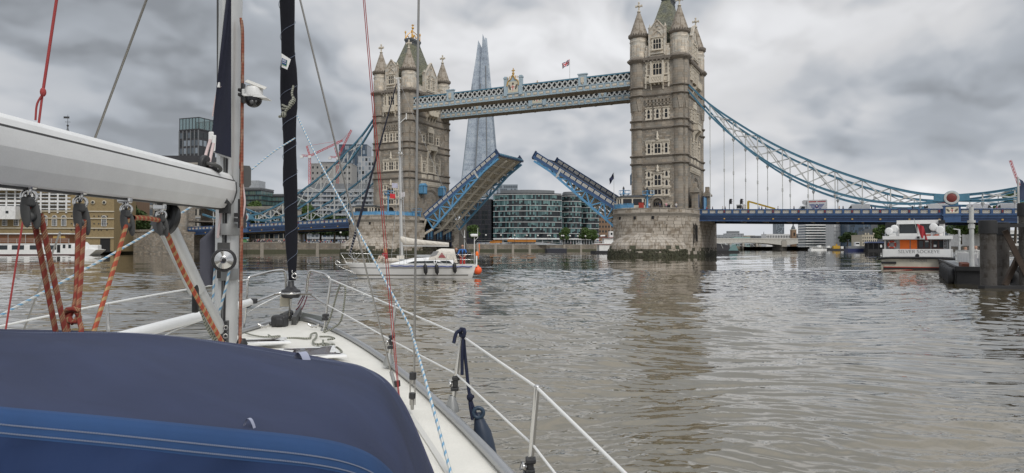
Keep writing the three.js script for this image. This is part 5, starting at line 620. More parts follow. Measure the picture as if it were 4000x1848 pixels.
// three curved glass offices
function curved(label, px0, px1, ytop, d, bulge, cols, floors, sideR) {
  const c = onBank((px0 + px1) / 2, d), k = d / FOC, w = (px1 - px0) * k, top = P(2000, ytop, d).y - c.y, o = thing('curved_glass_office', label, 'office building', c, 0, 'curved glass offices on the far bank'), base = 4.6, fh = (top - base - 1) / floors, f = (t) => [(t - 0.5) * w, bulge * (1 - (2 * t - 1) ** 2) - bulge];
  const pl = []; for (let i = 0; i <= 16; i++) pl.push(f(i / 16)); const solid = [...pl.map(([x, z]) => [x, -(z - 0.5)]), [w / 2, 22 + bulge], [-w / 2, 22 + bulge]];
  obj('core', tr(ext(solid, top - base), 0, 0, 0, -Math.PI / 2).translate(0, base, 0), G.dark, o);
  for (let r = 0; r <= floors; r++) obj('floor_band', tr(ext([...pl.map(([x, z]) => [x * 1.004, -(z + 0.45)]), ...pl.slice().reverse().map(([x, z]) => [x, -(z - 2)])], r === 0 ? 1.0 : 0.3), 0, 0, 0, -Math.PI / 2).translate(0, base + r * fh - (r === 0 ? 0.5 : 0.15), 0), M.whitePaint, o);
  const gl = [G.dark, G.dark, G.teal, G.tealM, G.tealL]; let n = 0; const rest = gl.map(() => []); const pw = w / cols;
  for (let r = floors - 1; r >= 0; r--) for (let i = 0; i < cols; i++) { const a = f(i / cols), b = f((i + 1) / cols), ry = Math.atan2(-(b[1] - a[1]), b[0] - a[0]), top2 = rnd(), kk = r > floors * 0.55 ? (rnd() < 0.5 ? 3 + (rnd() * 2 | 0) : rnd() * 3 | 0) : rnd() < 0.1 ? 4 : rnd() < 0.2 ? 3 : rnd() * 2.4 | 0, cx = (a[0] + b[0]) / 2, cz = (a[1] + b[1]) / 2; const full = fh - 0.6, cut = rnd() < 0.35 ? rr(0.3, 0.8) : 1, hh = full * cut; const kind = cut < 1 ? 3 + (rnd() * 2 | 0) : kk;
    if (n++ < MAXP) { const q = obj('pane', ubox(pw * 0.9, hh, 0.12), gl[kind], o); q.position.set(cx, base + r * fh + 0.22 + full - hh / 2, cz - 0.05); q.rotation.y = ry; } else rest[kind].push(bx(pw * 0.9, hh, 0.12, cx, base + r * fh + 0.22 + full - hh / 2, cz - 0.05, 0, ry, 0)); }
  rest.forEach((r, i) => r.length && tag(obj('panes', r, gl[i], o), null, null, null, 'stuff'));
  for (let i = 0; i <= 7; i++) { const [x, z] = f(clamp(i / 7, 0.02, 0.98)); obj('column', ubox(0.7, base, 0.7), M.greyL, o).position.set(x, base / 2, z - 1.2); }
  obj('lobby_glazing', tr(ext([...pl.map(([x, z]) => [x * 0.97, -(z - 3)]), [w / 2, 20 + bulge], [-w / 2, 20 + bulge]], base), 0, 0, 0, -Math.PI / 2), G.teal, o);
  obj('roof_plant', [tr(ext([...pl.map(([x, z]) => [x * 0.8, -(z - 4)]), [w * 0.4, 18 + bulge], [-w * 0.4, 18 + bulge]], 3), 0, 0, 0, -Math.PI / 2).translate(0, top - 0.5, 0)], M.greyMetal, o); return o;
}
curved('wide curved glass office with white floor bands between the raised leaves', 1926, 2197, 753, 490, 7, 40, 8); curved('narrower curved glass office behind the right leaf tip', 2197, 2273, 760, 505, 3, 12, 8); curved('rightmost curved glass office partly hidden by the right leaf', 2273, 2342, 764, 520, 3, 11, 8);
block('brick_hotel', 'brown brick block beside the right pier on the far bank', 2338, 2420, 836, 580, { wall: M.brownBrick, floors: 6, cols: 7, wf: 0.5, hf: 0.45, glass: [G.dark] });

// the abutment tower and river stairs at the left end of the bridge
{ const o = bridge('abutment_tower', 'stone gothic abutment tower at the left end of the bridge', 'tower', SPAN - 99, 0); obj('wall', tr(ext([[-12, 0], [-12, 23], [12, 23], [12, 0]], 12, [arch(6, 9, 17, 5.5, 12)]), 0, 0, 0, 0, Math.PI / 2, 0).translate(-6, 0, 0), M.granite, o); for (const [x, z] of [[6, 12], [-6, 12], [6, -12], [-6, -12]]) obj('turret', [lath([[2.2, 0], [2.2, 22], [2.6, 22.6], [2.6, 23.2], [2.2, 23.4], [2.2, 25], [0.2, 29], [0.001, 29.2]], 8).translate(x, 0, z)], M.graniteSmooth, o); obj('battlement', [...Array(7).keys()].map((i) => [bx(0.6, 1.2, 1.6, 6, 23.6, -9.6 + i * 3.2), bx(0.6, 1.2, 1.6, -6, 23.6, -9.6 + i * 3.2)]), M.portland, o); obj('string_course', [bb(-6.3, 6.3, 12, 12.4, -12.3, 12.3), bb(-6.3, 6.3, 20, 20.4, -12.3, 12.3)], M.trim, o); for (const [x, y] of [[-2.5, 14], [2.5, 14], [0, 22]]) { const c = winGeo(1.2, 2.4, 2, 2, true), q = obj('window', c.surround, M.cream, o); q.position.set(x, y, 11.95); for (const p of c.panes) obj('pane', p, M.glassDark, q); }
  obj('landing_wall', [bb(-9, 13, -2, 8.0, 12, 20), bb(-9, 13, 8.0, 8.8, 19, 20.3)], M.granite, o); const c = winGeo(1.2, 1.8, 2, 2, false), q = obj('window', c.surround, M.cream, o); q.position.set(4, 10.6, 12.1); for (const p of c.panes) obj('pane', p, M.glassDark, q); }
{ const o = thing('tree_lined_gardens', null, null); scene.remove(o); used.delete('tree_lined_gardens'); }
// trees
const treeG = 'plane trees under and beside the left side span';
[[975, 305, 14, 15], [1030, 318, 15, 16], [1085, 312, 14, 15], [1140, 325, 16, 16], [1195, 318, 15, 16], [1250, 330, 15, 17], [1305, 338, 15, 16], [1352, 345, 14, 15], [1390, 352, 15, 15]].forEach(([px, d, h, w], i) => tree(i, onBank(px, d + 12), h, w * 1.15, ['dark leafy tree left end of the row under the left span', 'dark leafy tree second from left under the left span', 'dark leafy tree third from left under the left span', 'dark leafy tree fourth from left under the left span', 'dark leafy tree in the middle of the row under the left span', 'dark leafy tree fourth from right under the left span', 'dark leafy tree third from right under the left span', 'dark leafy tree second from right under the left span', 'dark leafy tree at the left pier end of the row'][i], treeG, 2));
tree(1, onBank(500, 264, 3), 17, 15, 'big dark tree beside the brown flats under the boom'); tree(2, onBank(545, 268, 3), 14, 12, 'smaller dark tree by the river wall under the boom'); tree(0, onBank(1178, 360), 21, 14, 'tall tree showing above the left deck before the striped office', null, 1); tree(1, onBank(1385, 366), 20, 10, 'tree top showing above the deck beside the left pier', null, 1);
tree(2, onBank(1852, 438), 13, 12, 'rounded green tree before the black office', null, 1); tree(0, onBank(2203, 462), 12, 8, 'slim tree between the curved glass offices', null, 1); tree(1, onBank(2285, 470), 13, 11, 'leafy tree left of the white river boat', null, 1); tree(2, onBank(2320, 474), 11, 9, 'lower leafy tree behind the white river boat', null, 1);
tree(0, onBank(810, 318), 22, 12, 'tree behind the left hub of the chains', null, 1); tree(2, onBank(1000, 330), 21, 12, 'tree behind the deck left of the dark furled sail', null, 1);
// lamps with white globes
M.globe = MS([0.8, 0.79, 0.76], 0.3);
const lampProto = thing('globe_lamp', 'globe lamp under the trees, leftmost', 'street lamp', onBank(1008, 296)); obj('post', lath([[0.16, 0], [0.16, 0.5], [0.07, 0.8], [0.06, 4.1], [0.12, 4.2]], 8), M.iron, lampProto); obj('globe', [sph(0.42, 0, 4.6, 0, 1, 0.9, 1, 12)], M.globe, lampProto); obj('finial', [lath([[0.3, 4.95], [0.1, 5.1], [0.001, 5.3]], 8)], M.iron, lampProto); lampProto.userData.group = 'globe lamps along the far bank'; lampProto.scale.setScalar(1.15);
[[1105, 304, 'globe lamp under the trees, left of the dark furled sail'], [1207, 314, 'globe lamp under the trees, right of the dark furled sail'], [1330, 326, 'globe lamp under the trees, next to the left pier'], [1840, 424, 'globe lamp by the left pier corner on the centre bank'], [1898, 426, 'globe lamp left of the orange stand'], [1957, 430, 'globe lamp before the dark office corner'], [2010, 433, 'globe lamp beside the white parasols'], [2058, 436, 'globe lamp over the long orange stall'], [2101, 440, 'globe lamp at the right end of the orange stall'], [2140, 443, 'left one of the paired globe lamps above the barge'], [2149, 443, 'right one of the paired globe lamps above the barge'], [2194, 449, 'left one of the second pair of globe lamps'], [2201, 449, 'right one of the second pair of globe lamps'], [2227, 455, 'globe lamp right of the second pair'], [2257, 460, 'globe lamp second from the white river boat'], [2287, 464, 'globe lamp left of the white river boat'], [2311, 468, 'globe lamp nearest the white river boat']].forEach(([px, d, l]) => dup(lampProto, onBank(px, d), 0, l).scale.setScalar(px < 1400 ? 1.15 : 1.3));
// the crowd on the left embankment
{ const s0 = seed; seed = 321; for (let i = 0; i < 78; i++) { const px = 962 + 400 * rnd(), d = lerp(294, 340, (px - 960) / 420) + rr(1.5, 7), k = rnd() < 0.45 ? 0 : rnd() * 6 | 0, sit = rnd() < 0.35; const p = onBank(px, d, 4.45); if (sit) { const q = obj('person', sitters[rnd() * 3 | 0], M.people); q.position.copy(p); q.rotation.y = rr(-0.6, 0.6); tag(q, 'tiny seated figure in the crowd along the left river wall', 'person', 'crowd on the left embankment'); } else folkAt(k, p, rr(-3, 3), 'tiny standing figure in ' + shades[k] + ' clothes in the crowd on the left embankment', 'crowd in ' + shades[k] + ' clothes on the left embankment', rr(0.92, 1.08)); } seed = s0; }
{ const o = thing('market_kiosk', 'small green and blue kiosk at the left end of the crowd', 'kiosk', onBank(952, 298)); obj('body', bb(-1.6, 1.6, 0, 1.6, -1, 1), MS([0.12, 0.3, 0.12], 0.6), o); obj('awning', bb(-1.8, 1.8, 2.1, 2.5, -1.2, 1.3), MS([0.15, 0.35, 0.5], 0.6), o); obj('post', [-1.6, 1.6].map((x) => bb(x - 0.06, x + 0.06, 1.5, 2.2, 0.8, 0.95)), M.white, o); }
// the centre bank: stalls, parasols, ramp, cars
M.orange = MG([0.55, 0.22, 0.035], 0.6, 2);
function stall(label, px, d, w, h, y = 4.2) { const o = thing('food_stall', label, 'stall', onBank(px, d, y), 0, 'orange stalls on the centre bank'); obj('counter', bb(-w / 2, w / 2, h * 0.45, h, -1.5, 0), M.orange, o); obj('post', [...Array(Math.max(3, w / 2 | 0)).keys()].map((i) => bx(0.16, h * 0.5, 0.16, -w / 2 + (i + 0.5) * w / Math.max(3, w / 2 | 0), h * 0.24, -0.2)), M.iron, o); obj('canopy', [bb(-w * 0.46, w * 0.5, h, h + 0.14, -1.8, 0.3)], M.orange, o); return o; }
stall('long low orange stall before the curved office', 2047, 438, 15, 2.4, 5); stall('bulky orange stall left of the parasols', 1942, 431, 6, 2.6); stall('small orange stall beside the bulky one', 1923, 429, 3, 2.1); stall('short orange stall under the parasols', 1995, 435, 4, 2.6, 5);
const par = thing('parasol', 'white parasol left of three on the terrace', 'parasol', onBank(1994, 441, 5.4), 0, 'white parasols on the terrace'); obj('canopy', lath([[2.3, 2.5], [2.2, 2.62], [0.05, 3.4], [0.001, 3.42]], 8), M.whitePaint, par); obj('pole', tb([0, 0, 0], [0, 3.3, 0], 0.06), M.iron, par); dup(par, onBank(2006, 442, 5.4), 0.3, 'white parasol middle of three on the terrace'); dup(par, onBank(2019, 443, 5.4), 0.6, 'white parasol right of three on the terrace');
{ const a = onBank(1960, 438), o = thing('terrace_ramp', 'grey terrace ramp sloping down behind the river lamps', 'ramp', a); obj('slab', [ext([[-16, 0], [-16, 1.5], [18, 1.9], [26, 1.5], [40, 0]], 3).translate(0, 0, -4)], M.greyL, o); obj('rail', [bar([-16, 2.6, -1], [18, 2.9, -1], 0.1), bar([18, 2.9, -1], [40, 1.1, -1], 0.1)], M.white, o); }
function car(label, pos, turn, c, van = 0, group) {
  const o = thing(van ? 'van' : 'car', label, van ? 'van' : 'car', pos, turn, group), L = van ? 5.4 : 4.3, H = van ? 2.4 : 1.45, b = MP(c, 0.35, { clearcoat: 0.6 });
  const prof = van ? [[-L / 2, 0.4], [-L / 2, H - 0.1], [-L / 2 + 0.25, H], [L / 2 - 1.7, H], [L / 2 - 0.95, 1.35], [L / 2 - 0.1, 1.1], [L / 2, 0.4]] : [[-L / 2, 0.35], [-L / 2, 0.95], [-L / 2 + 0.5, 1.0], [-1.3, H], [0.5, H], [1.25, 0.95], [L / 2 - 0.1, 0.8], [L / 2, 0.35]];
  obj('body', ext(prof, 1.75, [], 0.05).translate(0, 0, -0.88), b, o); const wn = van ? [[L / 2 - 1.75, 1.5], [L / 2 - 1.7, H - 0.35], [L / 2 - 1.45, H - 0.35], [L / 2 - 1.05, 1.5]] : [[-1.5, 0.98], [-1.15, H - 0.12], [0.4, H - 0.12], [1.0, 0.98]]; for (const z of [0.95, -0.96]) obj('window', ext(wn, 0.02).translate(0, 0, z), G.dark, o); for (const x of [-L / 2 + 0.85, L / 2 - 0.9]) for (const z of [0.8, -0.8]) { const w = obj('wheel', tr(lath([[0.2, -0.1], [0.33, -0.1], [0.34, 0.1], [0.2, 0.1]], 14), 0, 0, 0, Math.PI / 2).translate(x, 0.34, z), M.black, o); obj('rim', tr(lath([[0.001, 0.06], [0.2, 0.08], [0.2, -0.08], [0.001, -0.06]], 10), 0, 0, 0, Math.PI / 2).translate(x, 0.34, z), M.greyL, w); } return o; }
car('dark saloon car left of the second lamp pair', onBank(2158, 447), 0.1, [0.04, 0.045, 0.05], 0, 'cars parked behind the centre wall'); car('black car between the lamp pairs behind the wall', onBank(2218, 456), 0.1, [0.02, 0.02, 0.025], 0, 'cars parked behind the centre wall'); car('pale car near the white river boat behind the wall', onBank(2262, 463), 0.1, [0.5, 0.5, 0.5], 0, 'cars parked behind the centre wall');
{ const s0 = seed; seed = 55; for (let i = 0; i < 34; i++) { const px = 1850 + 450 * rnd(), d = lerp(424, 470, (px - 1830) / 500) + rr(2, 6), k = rnd() * 6 | 0; folkAt(k, onBank(px, d, 4.2), rr(-3, 3), 'tiny figure in ' + shades[k] + ' clothes walking on the centre bank', 'walkers in ' + shades[k] + ' clothes on the centre bank'); } seed = s0; }

// ---------------------------------------------------------------- upstream: the concrete bridge, the far skyline
{ const o = thing('concrete_bridge', 'low flat concrete road bridge far upstream under the deck', 'bridge', onBank(3060, 860, 0)); const k = 860 / FOC, X = (px) => (px - 3060) * k, Y = (py) => (969.4 - py) * k + EYE; const sp = (a, b, m) => { const p = [[X(a), Y(934)], [X(b), Y(934)], [X(b), Y(958)]]; for (let i = 1; i < 10; i++) { const t = i / 10; p.push([lerp(X(b), X(a), t), Y(958) + 4 * k * 14 * t * (1 - t) * 0.75]); } p.push([X(a), Y(958)]); return ext(p, 30).translate(0, 0, -30); }; for (const [a, b] of [[2540, 2770], [2780, 3056], [3070, 3340], [3350, 3560]]) obj('span', sp(a, b), M.concreteL, o); for (const px of [2775, 3063, 3345]) obj('pier', [bb(X(px) - 3, X(px) + 3, -2, Y(940), -31, 1)], M.concrete, o); obj('parapet', bb(X(2540), X(3560), Y(935), Y(931), -0.6, 0.4), M.concreteL, o); }
{ const o = thing('rail_bridge', 'arched railway bridge behind the concrete bridge far upstream', 'bridge', onBank(2950, 1150, 0)); const k = 1150 / FOC, X = (px) => (px - 2950) * k; for (const px of [2745, 2795, 2845, 2895, 2948, 3000, 3052]) obj('arch_span', [ext([[X(px) + 1, 11], [X(px) + 20, 11], [X(px) + 20, 9.4], [X(px) + 10.5, 9.9], [X(px) + 1, 9.4]], 10), pipe([[X(px) + 1, 3.5, 10], [X(px) + 6, 8, 10], [X(px) + 10.5, 9.6, 10], [X(px) + 15, 8, 10], [X(px) + 20, 3.5, 10]], 0.6, 4)], M.greyL, o); for (const px of [2745, 2795, 2845, 2895, 2948, 3000, 3052, 3100]) obj('pier', bb(X(px) - 1.6, X(px) + 1.6, -1, 11.5, -1, 12), M.concrete, o); }
const farG = 'far skyline upstream';
struct(obj('north_bank_ground', fin(new THREE.ShapeGeometry(shp([[200, 1290], [70 + 330, 640], [232, 300], [150, 140], [128, 60], [700, 30], [1800, 800], [1600, 2600], [300, 2600]]))).rotateX(-Math.PI / 2).translate(0, 3.9, 0), M.ground));
const far = (l, a, b, y, d, o) => block(o.name ?? 'far_office', l, a, b, y, d, { dep: 20, y0: 3, group: o.group, ...o });
far('blue grey far offices just right of the right pier', 2798, 2862, 918, 1500, { wall: M.greyL, floors: 8, cols: 12, far: 1 }); far('tall slab far offices with stepped roof on the skyline', 2836, 2906, 913, 1560, { wall: M.greyL, floors: 9, cols: 12, far: 1, plant: 6 }); far('low green roofed hall on the far skyline', 2868, 2930, 927, 1400, { wall: MS([0.3, 0.42, 0.4], 0.6), floors: 3, cols: 10, far: 1 }); far('pale far offices left of the arcaded white building', 2915, 2950, 921, 1500, { wall: M.paleStone, floors: 6, cols: 8, far: 1 }); far('grey far offices with a church spire before them', 2945, 2995, 922, 1450, { wall: M.greyMetal, floors: 6, cols: 9, far: 1 });
{ const o = thing('church_spire', 'thin dark church spire on the far skyline', 'spire', onBank(2984, 1400, 3)); obj('spire', lath([[2.6, 0], [2.6, 20], [1.6, 22], [0.1, 33]], 6), M.iron, o); obj('nave', bb(-10, 10, 0, 16, -8, 2), M.concrete, o); }
far('white two storey arcaded building behind the concrete bridge', 2994, 3094, 916, 980, { name: 'arcaded_hall', wall: M.whitePaint, floors: 2, cols: 16, wf: 0.55, hf: 0.72, glass: [G.dark], cat: 'building', base: 8 }); far('tall square grey glass tower on the far skyline', 3033, 3064, 875, 1500, { name: 'slab_tower', wall: G.grey, floors: 20, cols: 8, wf: 0.85, hf: 0.7, glass: [G.grey, G.greyL], far: 1 });
{ const o = thing('brick_church_tower', 'brown church tower with a domed cap beside the concrete bridge', 'church tower', onBank(3103, 900, 3)); obj('shaft', bb(-2.9, 2.9, 0, 23, -6, 0), M.brownBrick, o); obj('belfry_opening', [ext(arch(1.0, 15, 18.5, 1, 6), 0.1).translate(0, 0, 0.02)], M.dark, o); obj('cornice', [bb(-3.3, 3.3, 22.6, 23.4, -6.4, 0.4)], M.paleStone, o); obj('dome', [lath([[3.0, 0], [2.6, 2.2], [1.5, 4.2], [0.9, 5.4], [0.9, 6.8], [0.1, 8.8]], 8).translate(0, 23.4, -3)], M.lead, o); }
far('low grey roofs right of the brown church tower', 3112, 3150, 915, 950, { wall: M.greyMetal, floors: 3, cols: 8, far: 1 });
far('white office with stacked long balconies beside the concrete bridge', 3146, 3254, 866, 800, { name: 'balcony_office', wall: G.grey, floors: 9, cols: 12, wf: 0.9, hf: 0.5, glass: [G.dark, G.grey, G.teal], band: M.whitePaint, bh: 0.9, bp: 2.2 });
{ const g = far('building wrapped in white scaffold sheeting under the deck', 3258, 3322, 862, 760, { name: 'sheeted_building', wall: MG([0.6, 0.61, 0.62], 0.8, 6), floors: 7, cols: 5, skip: () => true }); const w = g.userData.w, h = g.userData.h; obj('scaffold', [...Array(7).keys()].map((i) => [bx(w, 0.25, 0.3, 0, i * h / 7 + 1, 0.3), bx(0.3, h, 0.3, -w / 2 + i * w / 6, h / 2, 0.3)]), M.greyL, g); }
far('dark blue glass tower base right of the white scaffold', 3318, 3372, 855, 740, { name: 'dark_glass_office', wall: G.blue, floors: 10, cols: 12, wf: 0.7, hf: 0.9, glass: [G.blue, G.dark] }); far('wide blue glass towers behind the ornate market hall', 3366, 3462, 845, 900, { name: 'blue_glass_tower', wall: G.blue, floors: 12, cols: 14, wf: 0.85, hf: 0.8, glass: [G.grey, G.blue, G.dark] }); far('curving ribbed grey tower foot behind the market hall', 3438, 3480, 845, 820, { name: 'ribbed_tower', wall: M.greyMetal, floors: 8, cols: 8, fins: M.greyL, wf: 0.4, glass: [G.dark] });
{ const g = far('ornate pale stone market hall right of the dark tower', 3368, 3440, 920, 640, { name: 'market_hall', wall: M.paleStone, floors: 3, cols: 9, wf: 0.45, hf: 0.65, glass: [G.dark], base: 1.5 }); const w = g.userData.w, h = g.userData.h; obj('mansard', [ext([[-w / 2, h], [-w / 2 + 1.5, h + 4], [-2.5, h + 4.2], [-1.5, h + 6.2], [1.5, h + 6.2], [2.5, h + 4.2], [w / 2 - 1.5, h + 4], [w / 2, h]], 8).translate(0, 0, -9)], M.lead, g); obj('dormer', [-5, -2.5, 2.5, 5].map((x) => bx(1.2, 1.6, 1, x, h + 1.6, -0.6)), M.paleStone, g); }
far('grey slab offices behind the right hand trees', 3480, 3700, 868, 560, { name: 'slab_office', wall: M.greyMetal, floors: 7, cols: 20, wf: 0.7, hf: 0.65, glass: [G.dark, G.grey, G.blue] }); far('dark glass office left of the white pole', 3690, 3760, 852, 420, { name: 'dark_glass_office', wall: M.greyMetal, floors: 8, cols: 8, wf: 0.7, hf: 0.7, glass: [G.blue, G.dark] }); far('white fronted pier house behind the timber piles', 3840, 4200, 905, 250, { name: 'pier_house', wall: M.whitePaint, floors: 3, cols: 14, wf: 0.6, hf: 0.6, glass: [G.dark, G.grey] });
tree(0, onBank(3452, 560, 3.5), 21, 17, 'bushy tree left of the moored river boat', null, 1); tree(1, onBank(3755, 255, 3.5), 12, 11, 'green tree behind the white pier railing', null, 1); tree(2, onBank(3795, 250, 3.5), 12, 11, 'green tree right of the white pole', null, 1); tree(0, onBank(3965, 215, 3.5), 17, 13, 'tree rising behind the right end of the deck', null, 1); tree(1, onBank(3130, 870, 3.5), 12, 22, 'low far tree left of the tour boats', null, 2); tree(2, onBank(3170, 860, 3.5), 11, 20, 'low far tree behind the tour boats', null, 2); tree(0, onBank(3310, 690, 3.5), 15, 18, 'dark far tree before the scaffold', null, 2);
// ---------------------------------------------------------------- traffic and people on the right side span
const dkN = (d) => 11.67 - (d - 10) * 0.0226 - 1.15;
const onDeck = (d, z) => B(d, dkN(d), z);
{ // box van with blue winged emblem
  const c = document.createElement('canvas'); c.width = 256; c.height = 128; const x = c.getContext('2d'); x.fillStyle = '#e9e9ea'; x.fillRect(0, 0, 256, 128); x.fillStyle = '#b4453f'; x.fillRect(8, 8, 114, 15); x.fillStyle = '#a63c4a'; x.fillRect(138, 8, 110, 15); x.fillStyle = '#dfa39a'; for (let i = 0; i < 15; i++) x.fillRect(28 + i * 14 + (i > 5 ? 6 : 0), 12, 8, 6); x.fillStyle = '#23408f'; for (let i = 0; i < 4; i++) for (const s of [-1, 1]) x.fillRect(128 + (s > 0 ? 26 : -26 - (74 - i * 13)), 46 + i * 15, 74 - i * 13, 9); x.beginPath(); x.arc(128, 70, 26, 0, 7); x.fill(); x.fillStyle = '#d9d4d0'; x.beginPath(); x.arc(128, 66, 14, 0, 7); x.fill(); x.fillStyle = '#b8423c'; x.fillRect(110, 76, 36, 6);
  const t = new THREE.CanvasTexture(c); t.colorSpace = THREE.SRGBColorSpace; const o = thing('box_van', 'white box van with blue wing stripes on the bridge deck', 'van', onDeck(35.6, 5.2), TH); obj('box', rb(4.3, 2.75, 2.2, 0.06, 0.6, 2.1, 0), M.whitePaint, o); obj('side_print', printed(4.1, 2.5, 0.0, 0.6, 2.1, 1.115), MS([1, 1, 1], 0.5, { map: t }), o); obj('cab', ext([[-3.6, 0.4], [-3.55, 1.2], [-2.9, 2.1], [-1.6, 2.2], [-1.6, 0.4]], 1.9, [], 0.04).translate(0, 0, -0.95), M.whitePaint, o); obj('luton_peak', ext([[-1.7, 2.3], [-2.5, 2.6], [-2.6, 3.2], [-2.2, 3.46], [-1.6, 3.46]], 2.1).translate(0, 0, -1.05), M.whitePaint, o); obj('side_window', ext([[-2.95, 1.35], [-2.7, 1.95], [-1.95, 1.95], [-1.95, 1.35]], 0.04).translate(0, 0, 0.98), G.dark, o); for (const q of [-2.7, 1.8]) for (const z of [-0.9, 0.9]) obj('wheel', tr(lath([[0.001, -0.12], [0.36, -0.12], [0.36, 0.12], [0.001, 0.12]], 14), 0, 0, 0, Math.PI / 2).translate(q, 0.36, z), M.black, o);
}
const vG = 'vehicles on the right side span';
car('white panel van behind the box van on the bridge', onDeck(44.5, 5.4), TH + Math.PI, [0.7, 0.71, 0.72], 1, vG); car('white van directly left of the roundel on the bridge', onDeck(59.5, 4.6), TH + Math.PI, [0.72, 0.72, 0.72], 1, vG); car('white van right of the roundel on the bridge', onDeck(68.5, 4.8), TH, [0.7, 0.7, 0.72], 1, vG); car('long white van near the right end of the deck', onDeck(72.5, 5.6), TH + Math.PI, [0.72, 0.72, 0.73], 1, vG); car('dark estate car between the white vans on the bridge', onDeck(53.2, 5), TH + Math.PI, [0.03, 0.03, 0.035], 0, vG);
{ const o = thing('crane_lorry', 'lorry with a folded yellow crane arm on the bridge', 'lorry', onDeck(20.8, 5.4), TH); obj('cab', rb(2.0, 2.2, 2.2, 0.12, -1.6, 1.5, 0), M.whitePaint, o); obj('cab_window', bx(1.1, 0.7, 2.24, -1.9, 1.95, 0), G.dark, o); obj('bed', bb(-0.5, 5, 0.8, 1.2, -1.1, 1.1), M.charcoal, o); obj('crane_column', bb(-0.2, 0.25, 1.2, 3.3, -0.3, 0.3), MS([0.55, 0.36, 0.03], 0.5), o); obj('crane_arm', bar([0, 3.3, 0], [6.2, 1.3, 0], 0.34, 0.4), MS([0.55, 0.36, 0.03], 0.5), o); for (const q of [-1.7, 3.2, 4.3]) for (const z of [-1, 1]) obj('wheel', tr(lath([[0.001, -0.15], [0.46, -0.15], [0.46, 0.15], [0.001, 0.15]], 14), 0, 0, 0, Math.PI / 2).translate(q, 0.46, z), M.black, o); }
for (const [d, z, l] of [[16.9, 8.6, 'left traffic light on the bridge footway'], [19.4, 8.4, 'right traffic light on the bridge footway']]) { const o = thing('traffic_light', l, 'traffic light', onDeck(d, z), TH, 'traffic lights on the bridge'); obj('pole', tb([0, 0, 0], [0, 3.4, 0], 0.09, 0.08, 8), M.black, o); const h = obj('signal_head', [bx(0.5, 1.25, 0.4, 0.3, 3.1, 0), [3.5, 3.1, 2.7].map((y) => bx(0.3, 0.08, 0.3, 0.65, y, 0))], M.black, o); obj('lens', [3.45, 3.08, 2.7].map((y) => tr(lath([[0.001, 0.02], [0.13, 0.02], [0.13, -0.1]], 10), 0.57, y, 0, 0, 0, -Math.PI / 2)), M.redDeep, h); }
[[11.6, 2], [13, 1], [15.4, 0], [16, 1], [18, 4], [20, 1], [23.8, 3], [24.4, 1], [25.3, 1], [28, 0], [31.5, 1], [41, 4], [41.8, 1], [47.5, 1], [48.2, 3], [55.4, 1], [57.7, 1], [66.2, 1], [70.5, 5]].forEach(([d, k], i) => folkAt(k, onDeck(d, 9.0).add(V(0, 0.12, 0)), TH + (i & 1 ? 1.5 : -1.5), ['first', 'second', 'third', 'fourth', 'fifth', 'sixth', 'seventh', 'eighth', 'ninth', 'tenth', 'eleventh', 'twelfth', 'thirteenth', 'fourteenth', 'fifteenth', 'sixteenth', 'seventeenth', 'eighteenth', 'nineteenth'][i] + ' pedestrian from the right tower, seen above the deck parapet', 'pedestrians on the right side span'));
[[-4, 21.6, 3, 'left'], [0.8, 21.8, 0, 'second'], [3.2, 21.2, 1, 'third'], [4.6, 20.8, 5, 'fourth'], [6.6, 19.4, 0, 'right']].forEach(([x, z, k, w]) => folkAt(k, B(x, PT - 0.4, z), 0.2, w + ' one of the onlookers at the right pier parapet', 'onlookers on the right pier'));
{ const o = thing('red_kiosk', 'small red cabinet beside the right pier cabin', 'cabinet', B(-1.5, PT, 20.5), TH); obj('body', rb(1.1, 1.5, 0.8, 0.06, 0, 0.75, 0), M.redPaint, o); obj('lid', bx(1.2, 0.1, 0.9, 0, 1.55, 0), M.redDeep, o); }

// ---------------------------------------------------------------- moored river boat seen from astern
const font = await new FontLoader().loadAsync('fonts/droid/droid_sans_regular.typeface.json');
const letter = (s, size, x, y, z, depth = 0.015, sx = 1) => { const g = new TextGeometry(s, { font, size, depth, curveSegments: 3, bevelEnabled: false }); g.computeBoundingBox(); const b = g.boundingBox; g.translate(-(b.min.x + b.max.x) / 2, 0, 0); g.scale(sx, 1, 1); return tr(fin(g), x, y, z); };
M.boatWhite = MS([0.86, 0.86, 0.845], 0.35, { map: rep(T.paint, 4) }); M.boatCream = MG([0.62, 0.58, 0.48], 0.4, 3); M.rubber = MG([0.022, 0.022, 0.024], 0.7, 1); M.orangeFlat = MS([0.95, 0.19, 0.02], 0.55); M.mahogany = MG([0.07, 0.018, 0.012], 0.4, 1); M.greyLetter = MS([0.2, 0.2, 0.21], 0.5); M.rustRed = MG([0.16, 0.05, 0.03], 0.85, 0.6);
